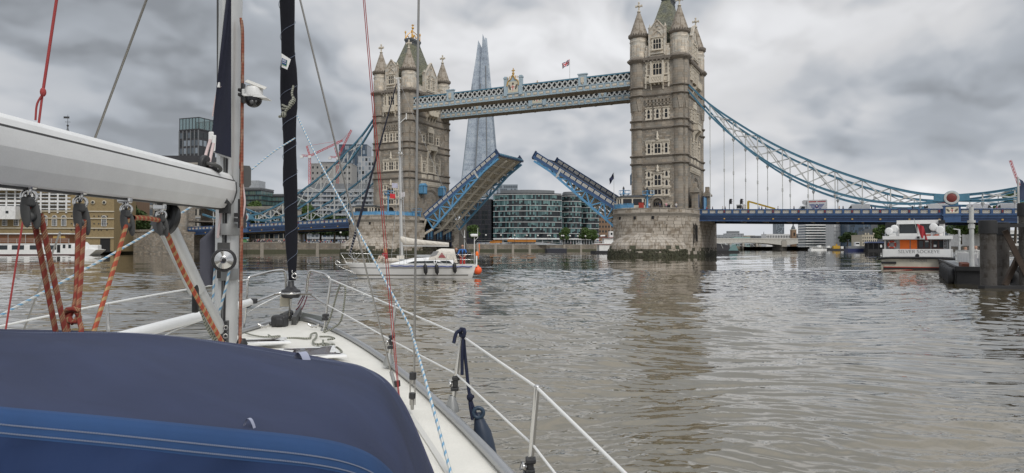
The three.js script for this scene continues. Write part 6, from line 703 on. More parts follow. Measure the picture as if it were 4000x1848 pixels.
{
  const o = thing('passenger_river_boat', 'white river boat SILVER SOCKEYE with orange panels seen from astern', 'river boat', P(3583, 1050, 72).setY(0), -0.515);
  const st = (z, hw, hs, yk) => { const p = []; for (const [a, y] of [[0.0, -0.7], [0.6, -0.6], [0.93, -0.1], [0.97, 0.25], [1.0, 0.75], [1.04, 1.05]]) p.push([hw * a, y, z]); return [...p.slice().reverse().map(([x, y, q]) => [-x, y, q]), ...p]; };
  obj('hull', [loft([[0, 3.15], [-6, 3.25], [-14, 3.2], [-20, 2.5], [-25, 0.9], [-27, 0.05]].map(([z, w]) => st(z, w))), loft([st(0, 3.15), st(0, 3.15).map(([x, y, z]) => [x * 0.999, -0.7, z])])], M.boatCream, o);
  const tr0 = st(0, 3.15).map(([x, y]) => [x, y]); obj('transom', ext(tr0, 0.06).translate(0, 0, 0), M.boatCream, o);
  obj('waterline_paint', [bb(-3.02, 3.02, -0.3, 0.12, 0.02, 0.09), bb(-3.1, -3.0, -0.3, 0.12, -18, 0.05), bb(3.0, 3.1, -0.3, 0.12, -18, 0.05)], M.black, o); obj('red_line', bb(-3.06, 3.06, 0.12, 0.2, 0.02, 0.1), M.redPaint, o);
  obj('rubbing_strake', [pipe([[-3.4, 1.0, -20], [-3.48, 1.0, -8], [-3.45, 1.0, -0.4], [-3.2, 1.08, 0.15], [0, 1.14, 0.22], [3.2, 1.08, 0.15], [3.45, 1.0, -0.4], [3.48, 1.0, -8], [3.4, 1.0, -20]], 0.13, 8, 80)], M.rubber, o);
  for (const s of [-1, 1]) obj('stern_fender', [bb(Math.min(s * 1.9, s * 3.3), Math.max(s * 1.9, s * 3.3), 0.5, 0.72, 0.0, 0.2)], M.rubber, o);
  const bw = obj('bulwark', [bb(-3.1, 3.1, 1.1, 2.05, -0.35, -0.1), bb(-3.15, -3.0, 1.1, 2.05, -18, -0.1), bb(3.0, 3.15, 1.1, 2.05, -18, -0.1)], M.boatWhite, o);
  obj('lettering', letter('SILVER SOCKEYE', 0.33, 0.15, 1.63, -0.1, 0.015, 1.12), M.greyLetter, bw); obj('lettering', letter('LONDON', 0.25, 0.1, 0.74, 0.06, 0.015, 1.1), M.greyLetter, o); obj('hawse_hole', tr(lath([[0.001, 0.03], [0.17, 0.03], [0.19, 0]], 16), 0.02, 1.36, -0.09, Math.PI / 2), M.black, bw);
  obj('deck', bb(-3.2, 3.2, 1.0, 1.1, -20, -0.1), M.greyL, o);
  const cab = obj('saloon_wall', [bb(-3.0, 3.0, 1.1, 3.05, -17, -0.75), bb(-3.0, -2.85, 1.9, 3.1, -2, -0.15), bb(2.85, 3.0, 1.9, 3.1, -2, -0.15)], MG([0.5, 0.5, 0.5], 0.5, 2), o);
  obj('orange_panel', bb(-1.55, -0.65, 1.95, 3.02, -0.73, -0.65), M.orangeFlat, cab); obj('orange_panel', bb(-0.55, 0.02, 1.95, 3.02, -0.73, -0.65), M.orangeFlat, cab); obj('saloon_door', bb(0.06, 1.2, 1.5, 3.05, -0.73, -0.65), M.mahogany, cab); obj('saloon_door', bb(1.32, 2.5, 1.5, 3.05, -0.73, -0.65), M.mahogany, cab); obj('door_window', [bb(0.2, 0.55, 2.2, 2.9, -0.65, -0.63), bb(0.72, 1.05, 2.2, 2.9, -0.65, -0.63), bb(1.5, 1.85, 2.2, 2.9, -0.65, -0.63), bb(2.0, 2.35, 2.2, 2.9, -0.65, -0.63)], G.dark, cab); obj('notice', [bb(1.5, 1.75, 2.28, 2.5, -0.63, -0.62), bb(0.75, 1.05, 2.78, 2.92, -0.63, -0.62)], M.whitePaint, cab);
  obj('ladder', [bar([2.42 + 0.3, 1.9, -0.45], [2.72, 3.1, -0.45], 0.05), bar([2.4, 1.9, -0.45], [2.4, 3.1, -0.45], 0.05), [2.1, 2.4, 2.7, 3.0].map((y) => bar([2.4, y, -0.45], [2.72, y, -0.45], 0.04))], M.greyL, o);
  obj('upper_deck', [rb(6.3, 0.32, 18, 0.06, 0, 3.2, -8.9), bb(-3.15, 3.15, 3.3, 3.42, -0.2, 0.1)], M.boatWhite, o);
  const wh = obj('wheelhouse', [bb(-1.9, 2.3, 3.35, 3.75, -9, -3.2), bb(-1.85, 2.25, 4.75, 5.15, -9, -2.6), bb(-1.9, -1.6, 3.7, 4.8, -9, -3.2), bb(2.1, 2.6, 3.35, 5.1, -9, -2.6), bb(0.1, 0.35, 3.7, 4.8, -3.4, -3.2), ext([[-2.7, 3.35], [-1.6, 3.35], [-1.6, 4.7], [-1.9, 4.7]], 0.2).translate(0, 0, -3.4)], M.boatWhite, o); obj('wheelhouse_window', bb(-1.6, 2.1, 3.72, 4.78, -8.8, -3.6), MP([0.05, 0.06, 0.065], 0.1), wh);
  const sgn = obj('dark_awning', [bb(-3.0, -1.8, 4.35, 5.05, -6, -5.8), bb(2.0, 2.6, 4.7, 5.1, -2.55, -2.4)], M.black, o);
  const drum = put([lath([[0.001, -0.42], [0.3, -0.42], [0.37, -0.36], [0.38, -0.04], [0.41, 0], [0.38, 0.04], [0.37, 0.36], [0.3, 0.42], [0.001, 0.42]], 16).rotateX(Math.PI / 2)]);
  for (const [x, y, z] of [[-2.55, 3.95, -1.1], [-2.05, 4.25, -1.9], [1.55, 4.35, -1.6], [2.1, 4.05, -1.0]]) { const q = obj('liferaft_canister', drum, M.boatWhite, o); q.position.set(x, y, z); }
  obj('canister_rack', [[-2.9, -1.8], [1.3, 2.4]].map(([a, b]) => [bar([a, 3.4, -1.2], [b, 4.1, -1.6], 0.06), bar([a, 3.4, -0.8], [a, 3.8, -0.8], 0.06), bar([b, 3.4, -0.8], [b, 4.3, -0.8], 0.06), bar([a, 3.8, -0.8], [b, 3.8, -0.8], 0.06)]), M.greyL, o);
  const lb = obj('lifebuoy', fin(new THREE.TorusGeometry(0.34, 0.1, 10, 24)).translate(-2.3, 2.52, -0.6), MS([0.5, 0.06, 0.03], 0.5), o); obj('lifebuoy_band', [0, 1, 2, 3].map((k) => fin(new THREE.TorusGeometry(0.34, 0.105, 8, 4, 0.3)).rotateZ(k * Math.PI / 2 + 0.6).translate(-2.3, 2.52, -0.6)), M.whitePaint, lb);
  const flagR = []; for (let j = 0; j <= 6; j++) { const r = []; for (let i = 0; i <= 5; i++) r.push([0.0 + i * 0.12 + j * 0.06, 4.7 - j * 0.24 - i * 0.06, 0.12 + 0.09 * Math.sin(i * 2.1 + j)]); flagR.push(r); } const fs = obj('ensign_staff', tb([0.1, 3.4, 0.05], [-0.25, 5.2, 0.5], 0.03), M.white, o); obj('ensign', loft(flagR), MS([0.42, 0.035, 0.045], 0.8, { side: THREE.DoubleSide }), fs); obj('stern_light', bx(0.24, 0.22, 0.2, 0.12, 3.25, 0.16), M.black, o); obj('seat_cushion', [bb(0.7, 1.3, 3.42, 3.6, -2.2, -1.6), bb(1.5, 2.0, 3.42, 3.6, -2.6, -2)], MS([0.5, 0.1, 0.03], 0.6), o);
}
// ---------------------------------------------------------------- pontoon, piles and poles at the right edge
M.pile = MS([0.085, 0.078, 0.072], 0.85, { map: rep(T.grime, 1.5), bumpMap: rep(T.bump, 1), bumpScale: 0.02 }); M.oldTimber = MG([0.07, 0.05, 0.038], 0.9, 0.8);
const pon = thing('pontoon', 'black steel pontoon with tyre fenders and white railings at the right edge', 'pontoon', P(3840, 1085, 44).setY(0), -0.525);
{
  obj('hull', [bb(-1.55, 9, -0.6, 0.85, -34, 3.6)], M.rubber, pon); obj('deck_plate', bb(-1.6, 9, 0.85, 0.92, -34, 3.65), M.greyMetal, pon); obj('deck_edge', [bb(-1.66, -1.46, 0.8, 1.05, -34, 3.7), bb(-1.6, 9, 0.8, 1.05, 3.55, 3.75)], M.rubber, pon);
  const ty = put(fin(new THREE.TorusGeometry(0.36, 0.19, 10, 20))); for (let i = 0; i < 9; i++) { const t = obj('tyre_fender', ty, M.rubber, pon); t.position.set(-1.85, 0.42 + 0.06 * Math.sin(i * 3), 3.0 - i * 1.9); t.rotation.y = Math.PI / 2; } for (const x of [0.9, 3.4]) { const t = obj('tyre_fender', ty, M.rubber, pon); t.position.set(x, 0.3, 3.85); t.scale.setScalar(1.25); }
  for (let i = 0; i < 7; i++) obj('rust_block', rb(0.5, 0.28, 0.55, 0.03, -1.0 + 0.02 * i, 1.06, 2.2 - i * 0.9), M.rustRed, pon);
  const rail = (name, a, b, n) => { a = A3(a); b = A3(b); obj(name, [1.05, 0.6, 0.2].map((h) => bar(a.clone().setY(0.92 + h), b.clone().setY(0.92 + h), 0.06)), M.white, pon); for (let i = 0; i <= n; i++) { const c = a.clone().lerp(b, i / n); obj('railing_post', ubox(0.07, 1.08, 0.07), M.white, pon).position.set(c.x, 1.46, c.z); } };
  rail('railing', [-0.35, 0, 2.2], [-0.55, 0, -20], 16); rail('railing', [-0.3, 0, 2.5], [8, 0, 2.9], 8); obj('white_panel', [bar([-0.4, 1.4, 1.8], [-0.55, 1.4, -18], 0.03, 0.75)], M.whitePaint, pon); obj('mesh_gate', [bar([0, 1.45, 2.52], [1.1, 1.45, 2.56], 0.02, 0.8)], M.greyL, pon);
}
folkAt(0, P(3770, 1003, 58).setY(0.0), 0.9, 'person in a white shirt nearest the moored boat on the pontoon', 'people on the pontoon', 1.28); folkAt(0, P(3812, 1003, 55).setY(0.05), -0.7, 'person in a white shirt with dark straps right of the white pole', 'people on the pontoon', 1.3); folkAt(1, P(3830, 1003, 56).setY(0.1), 2.2, 'person in dark clothes behind the nearest pile', 'people on the pontoon', 1.25);
const pole = (label, px, y0, y1, d, r, collar) => { const a = P(px, y0, d), h = P(px, y1, d).y - a.y, o = thing('white_pole', label, 'pole', a, 0, 'white poles on the pontoon'); obj('shaft', tb([0, 0, 0], [0, h, 0], r, r * 0.9, 12), M.white, o); if (collar) obj('collar', [tb([0, h * collar, 0], [0, h * collar + 0.14, 0], r * 1.6, r * 1.6, 12), tb([0, h * collar - 0.35, 0], [0, h * collar - 0.1, 0], r * 1.3, r * 1.3, 12)], M.white, o); return o; };
pole('tall white pole on the pontoon before the roundel', 3797, 1046, 808, 42, 0.135, 0.74); { const o = pole('white lamp standard behind the moored boat', 3748, 1000, 896, 62, 0.1, 0.72); obj('lamp_arm', bar([0, 2.35, 0], [-0.5, 2.42, 0], 0.1, 0.08), M.white, o); }
{ const o = pole('white flagpole flying a dark blue flag at the right edge', 3980, 900, 692, 40, 0.06, 0); const r = []; for (let j = 0; j <= 6; j++) { const q = []; for (let i = 0; i <= 6; i++) q.push([0.05 + i * 0.16, 3.0 - j * 0.2 - i * 0.16 * (1 - j * 0.1), 0.1 * Math.sin(i * 1.6 + j)]); r.push(q); } obj('flag', loft(r), MS([0.035, 0.05, 0.10], 0.8, { side: THREE.DoubleSide }), o); }
function pile(label, px, y0, y1, d, w) { const a = P(px, y0, d).setY(-1), h = P(px, y1, d).y + 1, o = thing('mooring_pile', label, 'pile', a, 0, 'dark mooring piles'); obj('shaft', lath([[w / 2, 0], [w / 2 * 0.98, h - 0.7], [w / 2, h - 0.68]], 18), M.pile, o); obj('cap', [lath([[w / 2 + 0.05, h - 0.72], [w / 2 + 0.05, h - 0.04], [w / 2 - 0.03, h], [0.001, h]], 18)], M.rubber, o); obj('collar', lath([[w / 2 + 0.1, 0.3], [w / 2 + 0.12, 0.75], [w / 2 + 0.1, 1.06], [w / 2, 1.06]], 18), M.rubber, o); return o; }
pile('nearest dark mooring pile with a black cap', 3862, 1125, 860, 37, 0.76); pile('second dark mooring pile behind the cross beam', 3919, 1115, 868, 39, 0.62); pile('tall dark timber pile at the right frame edge', 4003, 1110, 792, 37.5, 0.5);
{ const a = P(3890, 885, 37.2), o = thing('timber_dolphin', 'dark timber frame with crossed braces at the right edge', 'timber frame', a.clone().setY(0)); const q = (px, y, d) => P(px, y, d).sub(o.position); obj('cap_beam', bar(q(3888, 882, 37.3), q(4080, 879, 37.0), 0.3, 0.2), M.rubber, o); obj('brace', bar(q(3925, 900, 37.6), q(4010, 1075, 37.2), 0.2, 0.26), M.oldTimber, o); obj('brace', bar(q(4015, 930, 37.9), q(3925, 1115, 37.9), 0.2, 0.26), M.oldTimber, o); obj('sill_beam', bar(q(3835, 1128, 36.6), q(4090, 1128, 36.6), 0.5, 0.3), M.rubber, o); obj('back_board', bar(q(3895, 1075, 40.4), q(4090, 1075, 40.4), 0.2, 1.0), M.rubber, o); }
{ const o = thing('river_wall', 'low stone river wall along the right bank under the bridge', 'river wall'); const pts = [[290, 1250], [400, 640], [232, 300], [150, 140], [128, 60]]; for (let i = 0; i < pts.length - 1; i++) { const [a, b] = [pts[i], pts[i + 1]]; obj('wall_face', bar([a[0], 1.2, -a[1]], [b[0], 1.2, -b[1]], 1.2, 5.6), M.bankWall, o); obj('coping', bar([a[0], 4.1, -a[1]], [b[0], 4.1, -b[1]], 1.5, 0.3), M.coping, o); } }

// ---------------------------------------------------------------- distant boats
function ferry(name, label, px, y, d, L, H, turn, parts, group) { const o = thing(name, label, 'boat', PW(px, y).setY(0), turn, group); o.position.copy(P(px, y, d)); o.position.y = 0; for (const [n, g, m] of parts) obj(n, g, m, o); return o; }
const hullG = (L, w, h, cut = 0.18) => tr(ext([[-L / 2, -w / 2], [L / 2 - L * cut, -w / 2], [L / 2, 0], [L / 2 - L * cut, w / 2], [-L / 2, w / 2]], h), 0, h - 0.4, 0, Math.PI / 2);
ferry('glass_ferry', 'dark river ferry with a sloping glass front right of the right pier', 2836, 985, 330, 18, 5, 0, [['hull', hullG(13, 5, 1.4, 0.08), M.black], ['cabin', [bb(-6, 1.2, 1, 3.6, -2, 2), bb(-6, -1, 3.6, 4.4, -1.8, 1.8)], M.charcoal], ['glass_front', ext([[0.6, 1.0], [2.4, 3.7], [3.9, 3.9], [5.2, 1.0]], 4.2).translate(0, 0, -2.1), G.tealL], ['roof_rail', [bar([-5.5, 4.6, 2], [0.5, 3.8, 2], 0.14), bar([-3, 4.2, 2], [-2, 2, 2], 0.14)], M.white], ['awning', bb(-6, -0.5, 4.4, 4.6, -2, 2), M.whitePaint]]);
const tour = (label, px, y, d, s, turn) => { const o = ferry('tour_boat', label, px, y, d, 20, 5, turn, [['hull', hullG(17, 5, 1.7), M.boatWhite], ['saloon', bb(-7, 4.5, 1.2, 2.9, -2.1, 2.1), M.boatWhite], ['saloon_window', [bb(-6.6, 4.2, 1.7, 2.5, 2.1, 2.15)], G.dark], ['upper_deck', [bb(-7.4, 5, 2.9, 3.1, -2.3, 2.3), [-6, -3, 0, 3].map((x) => bx(0.08, 1.1, 0.08, x, 3.6, 2.2)), bb(-7, 4.8, 4.05, 4.15, 2.15, 2.25)], M.boatWhite], ['wheelhouse', bb(1, 3.8, 3.1, 5, -1.4, 1.4), M.boatWhite]], 'tour boats moored upstream'); o.scale.setScalar(s); return o; };
tour('white tour boat left of the yellow barge far upstream', 3192, 975, 700, 1, 0.2); tour('second white tour boat behind the yellow barge', 3228, 975, 720, 0.9, 0.1);
ferry('work_barge', 'grey work barge with yellow machinery far upstream', 3266, 977, 650, 16, 3, 0, [['hull', hullG(15, 5, 2, 0.05), M.charcoal], ['machinery', [bb(-3, 3, 1.6, 4.4, -1.5, 1.5), bb(0, 1, 4.4, 6, -0.5, 0.5)], MS([0.5, 0.3, 0.03], 0.6)], ['cabin', bb(4, 6.4, 1.6, 3.8, -1.5, 1.5), M.whitePaint]]);
ferry('car_deck_ferry', 'blue and grey ferry with a white wheelhouse upstream', 3345, 984, 480, 14, 4, 0, [['hull', hullG(14, 5, 2.2, 0.1), MS([0.02, 0.03, 0.1], 0.4)], ['side_plate', bb(-6.8, 5.6, 1.8, 3.6, 2.3, 2.45), M.greyMetal], ['deck_house', bb(-6.5, 5, 1.8, 3.4, -2, 2.2), M.greyMetal], ['wheelhouse', [bb(-1.2, 1.6, 3.4, 6.4, -1.2, 1.6)], M.boatWhite], ['wheelhouse_window', bb(-1.0, 1.4, 4.8, 5.8, 1.6, 1.64), G.dark]]);
{ const p = P(3428, 985, 470).setY(0), o = thing('pier_hall', 'dark covered pier hall left of the moored river boat', 'pier hall', p); obj('raft', bb(-7.5, 7.5, -0.5, 1.4, -4, 2), M.rubber, o); obj('roof', [ext([[-8, 5.6], [-6, 6.6], [7, 6.6], [8, 5.6]], 6).translate(0, 0, -4)], MS([0.06, 0.08, 0.16], 0.5), o); obj('back_wall', bb(-7, 7, 1.4, 5.6, -3.6, -3.2), M.charcoal, o); for (const x of [-7, -3.5, 0, 3.5, 7]) obj('post', bb(x - 0.15, x + 0.15, 1.4, 5.7, 1.2, 1.5), M.iron, o); obj('notice_board', [bb(1, 2.3, 2.6, 4.4, 1.5, 1.6)], M.whitePaint, o); }
{ const o = ferry('paddle_style_boat', 'white triple-deck river boat beside the right pier', 2365, 992, 300, 14, 9, 0.1, [['hull', tr(ext([[-6, -2.6], [-5, 2.6], [9, 2.6], [9, -2.6]], 1.4), 0, 1.0, 0, Math.PI / 2), M.black], ['main_deck', bb(-3.2, 9, 1.0, 3.9, -2.3, 2.3), M.boatWhite], ['deck_opening', bb(1.4, 3.8, 1.9, 3.2, 2.3, 2.34), G.dark], ['upper_deck', [bb(-5.4, 9, 3.9, 4.2, -2.7, 2.7), bb(-5.3, 9, 5.0, 5.1, 2.6, 2.7), [-5, -4, -3, -2, -1, 0, 1, 2, 3, 4].map((x) => bx(0.08, 1, 0.08, x, 4.6, 2.65))], M.boatWhite], ['red_trim', bb(-5.5, 9, 3.7, 3.9, 2.5, 2.74), M.redDeep], ['upper_house', bb(-1, 9, 4.2, 6.6, -2, 1.4), M.boatWhite], ['canopy', bb(-2.6, 9, 6.6, 6.8, -2.3, 2.2), M.redDeep], ['wheelhouse', bb(1.5, 5, 6.8, 9.4, -1.4, 1.4), M.boatWhite], ['wheelhouse_window', [bb(2, 2.8, 7.8, 8.8, 1.4, 1.45), bb(3.2, 4.4, 7.8, 8.8, 1.4, 1.45)], G.dark], ['liferaft', [tb([-2.4, 7.3, 1], [-0.4, 7.5, 1], 0.4, 0.4, 10)], M.boatWhite], ['mast', tb([2.4, 9, 0], [2.4, 12.2, 0], 0.08), M.white]]); [[-4.6, 0], [-3.7, 3], [-2.9, 2], [-2.2, 4]].forEach(([x, k], i) => folkAt(k, o.localToWorld(V(x, 4.2, 1.6)), i, ['leftmost', 'second', 'third', 'rightmost'][i] + ' passenger on the deck of the white triple-deck boat', 'passengers on the triple-deck boat')); }
ferry('barge', 'empty dark steel barge moored under the centre wall', 2172, 979, 395, 12, 2, 0, [['hull', [tr(ext([[-6.2, -2], [-5, 2], [6, 2], [6.2, -2]], 2.3), 0, 1.9, 0, Math.PI / 2)], MG([0.03, 0.032, 0.045], 0.6, 2)], ['rim', [bb(-5.6, 6.2, 1.85, 2.0, 1.9, 2.1), bb(-5.6, 6.2, 1.85, 2.0, -2.1, -1.9)], M.greyMetal], ['hatch', bb(-3.5, 4, 1.9, 2.3, -1.4, 1.4), M.greyMetal]]);
{ // white river restaurant boat at the far left
  const d = 205, o = thing('restaurant_boat', 'white restaurant boat with varnished wood saloon at far left', 'river boat', P(60, 992, d).setY(0)), k = d / FOC, X = (px) => (px - 60) * k, Y = (py) => (992 - py) * k; obj('hull', [ext([[X(-320), -0.4], [X(-320), Y(955)], [X(296), Y(955)], [X(300), Y(940)], [X(330), Y(975)], [X(345), Y(966)], [X(375), Y(970)], [X(350), Y(990)], [X(328), -0.4]], 5, [], 0.05).translate(0, 0, -5)], M.boatWhite, o); obj('boot_stripe', bb(X(-320), X(330), -0.4, 0.35, 0, 0.12), M.mahogany, o); obj('lower_saloon', bb(X(-320), X(298), Y(956), Y(945), -4.5, -0.2), M.boatWhite, o);
  for (const px of [-250, -180, -110, -40, 5, 70, 140, 196]) obj('saloon_window', rb(3.6, 1.3, 0.12, 0.05, X(px), Y(961), 0.06), G.dark, o); for (const px of [250, 272]) obj('saloon_window', rb(0.8, 1.1, 0.12, 0.05, X(px), Y(957), 0.06), G.dark, o); obj('entry_door', bx(0.95, 2.3, 0.12, X(229), Y(966), 0.06), M.dark, o); obj('upper_saloon', bb(X(-320), X(258), Y(945), Y(910), -4, -0.7), MG([0.22, 0.085, 0.03], 0.35, 1.5), o); obj('name_board', bx(3.6, 0.7, 0.1, X(225), Y(920), -0.62), M.goldPaint, o); obj('canopy', [bb(X(-320), X(276), Y(909), Y(905), -4.6, 0.2)], M.whitePaint, o); obj('rail', [Y(945), Y(936), Y(928)].map((y) => bb(X(-320), X(268), y - 0.04, y + 0.04, -0.1, 0)), M.white, o); for (let i = 0; i < 18; i++) obj('rail_post', ubox(0.08, i % 2 ? 1.4 : 3.0, 0.08), M.white, o).position.set(X(-310 + i * 34), Y(945) + (i % 2 ? 0.7 : 1.5), -0.05); obj('bow_locker', rb(2.6, 1.5, 2, 0.2, X(356), Y(961), -2), M.boatWhite, o); }
// ---------------------------------------------------------------- the passing yacht, broadside, bow to the left
M.gel = MP([0.88, 0.88, 0.88], 0.25, { clearcoat: 0.4 }); M.canvasCream = MG([0.72, 0.675, 0.60], 0.9, 0.8); M.alu = MS([0.58, 0.58, 0.57], 0.38, { metalness: 0.35 }); M.steel = MS([0.62, 0.61, 0.59], 0.16, { metalness: 0.95 }); M.navySail = MG([0.014, 0.016, 0.032], 0.8, 0.5); M.fender = MS([0.016, 0.016, 0.018], 0.42);
const YB = P(1620, 1088, 49).setY(0), yt = thing('cruising_yacht', 'white cruising yacht with cream sprayhood passing before the left pier', 'yacht', YB, 0.04);
{
  const k = 49 / FOC, X = (px) => (px - 1620) * k, Y = (py) => EYE + (969.4 - py) * k, C = (cx) => X(1300 + cx / 4.293), R = (cy) => Y(880 + cy / 4.293);
  const bow = -4.85, stn = 4.35, hb = (t) => 1.48 * Math.sin(Math.PI * clamp(0.02 + t * 0.70)) ** 0.75 * (t < 0.02 ? t / 0.02 : 1), sec = [];
  for (let i = 0; i <= 24; i++) { const t = i / 24, top = lerp(1.12, 0.98, Math.sqrt(t)), b = Math.max(0.02, hb(t)), row = []; for (let j = 0; j <= 8; j++) { const q = j / 8, y = lerp(-0.45, top, q), xb = lerp(bow, stn, t) + (1 - q) * (t < 0.3 ? (1 - t / 0.3) * 1.35 : 0) - (t > 0.8 ? (1 - q) * (t - 0.8) / 0.2 * 0.45 : 0); row.push([xb, y, b * Math.sqrt(clamp(0.12 + q * 0.9)) * (q < 0.15 ? 0.75 + q * 1.6 : 1)]); } sec.push(row); }
  const mir = sec.map((r) => r.map(([x, y, z]) => [x, y, -z])); obj('hull', [loft(sec), loft(mir)], M.gel, yt);
  obj('transom', [loft([sec[24], mir[24]])], M.gel, yt); obj('deck', [loft([...Array(25).keys()].map((i) => { const a = sec[i][8], r = []; for (let j = 0; j <= 6; j++) { const s = j / 3 - 1; r.push([a[0], a[1] + 0.05 * (1 - s * s), a[2] * s]); } return r; }))], MG([0.66, 0.65, 0.6], 0.6, 1), yt);
  const strip = (y0, y1, off, m, name) => obj(name, loft([y0, y1].map((yy) => sec.slice(0, 24).map((r, i) => { const q = (yy + 0.45) / (r[8][1] + 0.45) * 8, j = Math.min(7, Math.floor(q)), f = q - j; const p = lerp3(r[j], r[j + 1], f); return [p[0], yy, p[2] + off]; }))), m, yt);
  strip(0.76, 0.80, 0.012, MS([0.05, 0.05, 0.06], 0.4), 'cove_line'); strip(0.26, 0.31, 0.012, MS([0.05, 0.05, 0.06], 0.4), 'waterline_stripe'); strip(-0.3, 0.25, 0.006, M.boatCream, 'boot_top'); strip(-0.4, 0.04, 0.014, M.black, 'antifouling');
  { const w = []; for (let i = 0; i <= 40; i++) { const t = lerp(0.36, 0.97, i / 40), q = t * 24, j = Math.min(23, q | 0), p = lerp3(sec[j][8], sec[j + 1][8], q - j); w.push([p[0], p[1] - 0.1 - 0.035 * Math.sin(i * 0.62) ** 2, p[2] + 0.03]); } obj('blue_warp', pipe(w, 0.035, 5, 90), MS([0.02, 0.05, 0.24], 0.7), yt); }
  const cr = obj('coachroof', [loft([...Array(17).keys()].map((i) => { const t = i / 16, x = lerp(C(880), C(2030), t), h = t < 0.5 ? sst(0, 0.5, t) * 0.42 : 0.42 + 0.1 * sst(0.5, 0.8, t), w = 0.95; return [[x, 1.0, w], [x, 1.02 + h * 0.6, w * 0.96], [x, 1.04 + h * 0.95, w * 0.8], [x, 1.06 + h, w * 0.4], [x, 1.07 + h * 1.04, 0], [x, 1.06 + h, -w * 0.4], [x, 1.04 + h * 0.95, -w * 0.8], [x, 1.0, -w]]; }))], M.gel, yt);
  obj('cabin_window', [ext([[C(1270), R(630)], [C(1380), R(600)], [C(1740), R(592)], [C(1850), R(628)]], 0.04).translate(0, 0, 0.96)], G.dark, cr); obj('cabin_window', [ext([[C(1810), R(592)], [C(1960), R(592)], [C(2010), R(636)], [C(1860), R(630)]], 0.04).translate(0, 0, 0.96)], G.dark, cr); obj('porthole', fin(new THREE.TorusGeometry(0.09, 0.028, 8, 16)).translate(C(1735), R(610), 1.02), M.gel, cr); obj('deck_hatch', [bx(0.7, 0.08, 0.6, C(1150), 1.34, 0), bx(1.2, 0.12, 0.8, C(1520), 1.6, 0)], M.greyL, cr); obj('covered_dinghy', [sph(0.5, C(1000), 1.3, 0, 1.5, 0.3, 0.9, 12), bx(0.5, 0.25, 0.4, C(1140), 1.5, 0.1)], M.canvasCream, yt);
  // sprayhood
  const hx = (t) => lerp(C(1600), C(2090), t), prof = (t) => t < 0.45 ? lerp(R(560), R(388), Math.sin(t / 0.45 * Math.PI / 2)) : lerp(R(388), R(400), (t - 0.45) / 0.55) ; const hood = obj('sprayhood', loft([...Array(15).keys()].map((i) => { const t = i / 14, top = t > 0.84 ? lerp(R(396), R(600), ((t - 0.84) / 0.16) ** 2 * 0) : prof(t), x = lerp(C(1600), C(2040), Math.min(1, t / 0.84)), r = []; for (let j = 0; j <= 12; j++) { const a = j / 12 * Math.PI, c = Math.cos(a), s = Math.sin(a) ** 0.45; r.push([x + (1 - s) * (0.1 + 0.16 * t), lerp(1.12, top, s), 0.92 * Math.sign(c) * Math.abs(c) ** 0.55]); } return r; })), M.canvasCream, yt); obj('hood_window', [ext([[C(1640), R(520)], [C(1700), R(440)], [C(1790), R(430)], [C(1745), R(515)]], 0.02).translate(0, 0, 0.86)], MP([0.25, 0.25, 0.25], 0.1), hood); obj('side_window', [ext([[C(1780), R(540)], [C(1840), R(455)], [C(1905), R(545)]], 0.02).translate(0, 0, 0.92)], MS([0.32, 0.09, 0.09], 0.3), hood);
  // rig
  const mb = [C(1160), 1.3, 0], mt = [X(1557) - 0.05, Y(308), 0]; const mast = obj('mast', tb(mb, mt, 0.1, 0.075, 12), M.alu, yt); obj('spreader', bar([-0.98, 8.9, -1.0], [-0.98, 8.9, 1.0], 0.1, 0.05), M.alu, mast); obj('spreader', bar([-0.95, 5.6, -1.15], [-0.95, 5.6, 1.15], 0.1, 0.05), M.alu, mast); obj('radar_dome', [sph(0.16, -1.02, Y(600), 0.22, 1, 0.8, 1, 10), bar([-1.1, Y(480), 0], [-0.62, Y(460), 0.2], 0.05), bx(0.06, 0.45, 0.06, -0.6, Y(455), 0.2)], M.boatWhite, mast); obj('masthead_gear', [bar(mt, [mt[0] - 0.3, mt[1] + 0.15, 0], 0.04), bx(0.3, 0.06, 0.06, mt[0] + 0.05, mt[1] + 0.1, 0)], M.boatWhite, mast);
  obj('stay', [[[stn - 0.1, 1.0, 0], mt], [[-0.9, 1.05, 1.38], [-1.0, 8.9, 1.0]], [[-1.0, 8.9, 1.0], [-1.1, 13.8, 0.05]], [[-0.9, 1.05, -1.38], [-1.0, 8.9, -1.0]], [[-1.0, 8.9, -1], [-1.1, 13.8, -0.05]], [[-0.4, 1.05, 1.36], [-0.98, 8.8, 0.08]], [[-1.5, 1.05, 1.36], [-0.98, 8.8, 0.08]]].map(([a, b]) => tb(a, b, 0.011, 0.011, 5)), M.steel, yt);
  const fa = A3([X(1366), Y(1001), 0]), fb = A3([mt[0] - 0.12, mt[1] - 0.3, 0]), gen = obj('furled_genoa', [tb(fa, fa.clone().lerp(fb, 0.12), 0.05, 0.10, 8), tb(fa.clone().lerp(fb, 0.12), fb, 0.10, 0.035, 8)], M.navySail, yt); { const w = []; for (let i = 0; i <= 60; i++) { const t = i / 60 * 0.16, p = fa.clone().lerp(fb, t), r = lerp(0.055, 0.108, t / 0.16); w.push([p.x + Math.cos(i * 1.1) * r, p.y + 0, p.z + Math.sin(i * 1.1) * r]); } obj('wrap_line', pipe(w, 0.012, 4, 240), M.whitePaint, gen); } obj('sail_corner', [loft([[[X(1393), Y(925), 0.08], [X(1398), Y(940), 0.1]], [[X(1402), Y(940), 0.1], [X(1412), Y(952), 0.12]]])], MS([0.7, 0.7, 0.68], 0.8, { side: THREE.DoubleSide }), gen);
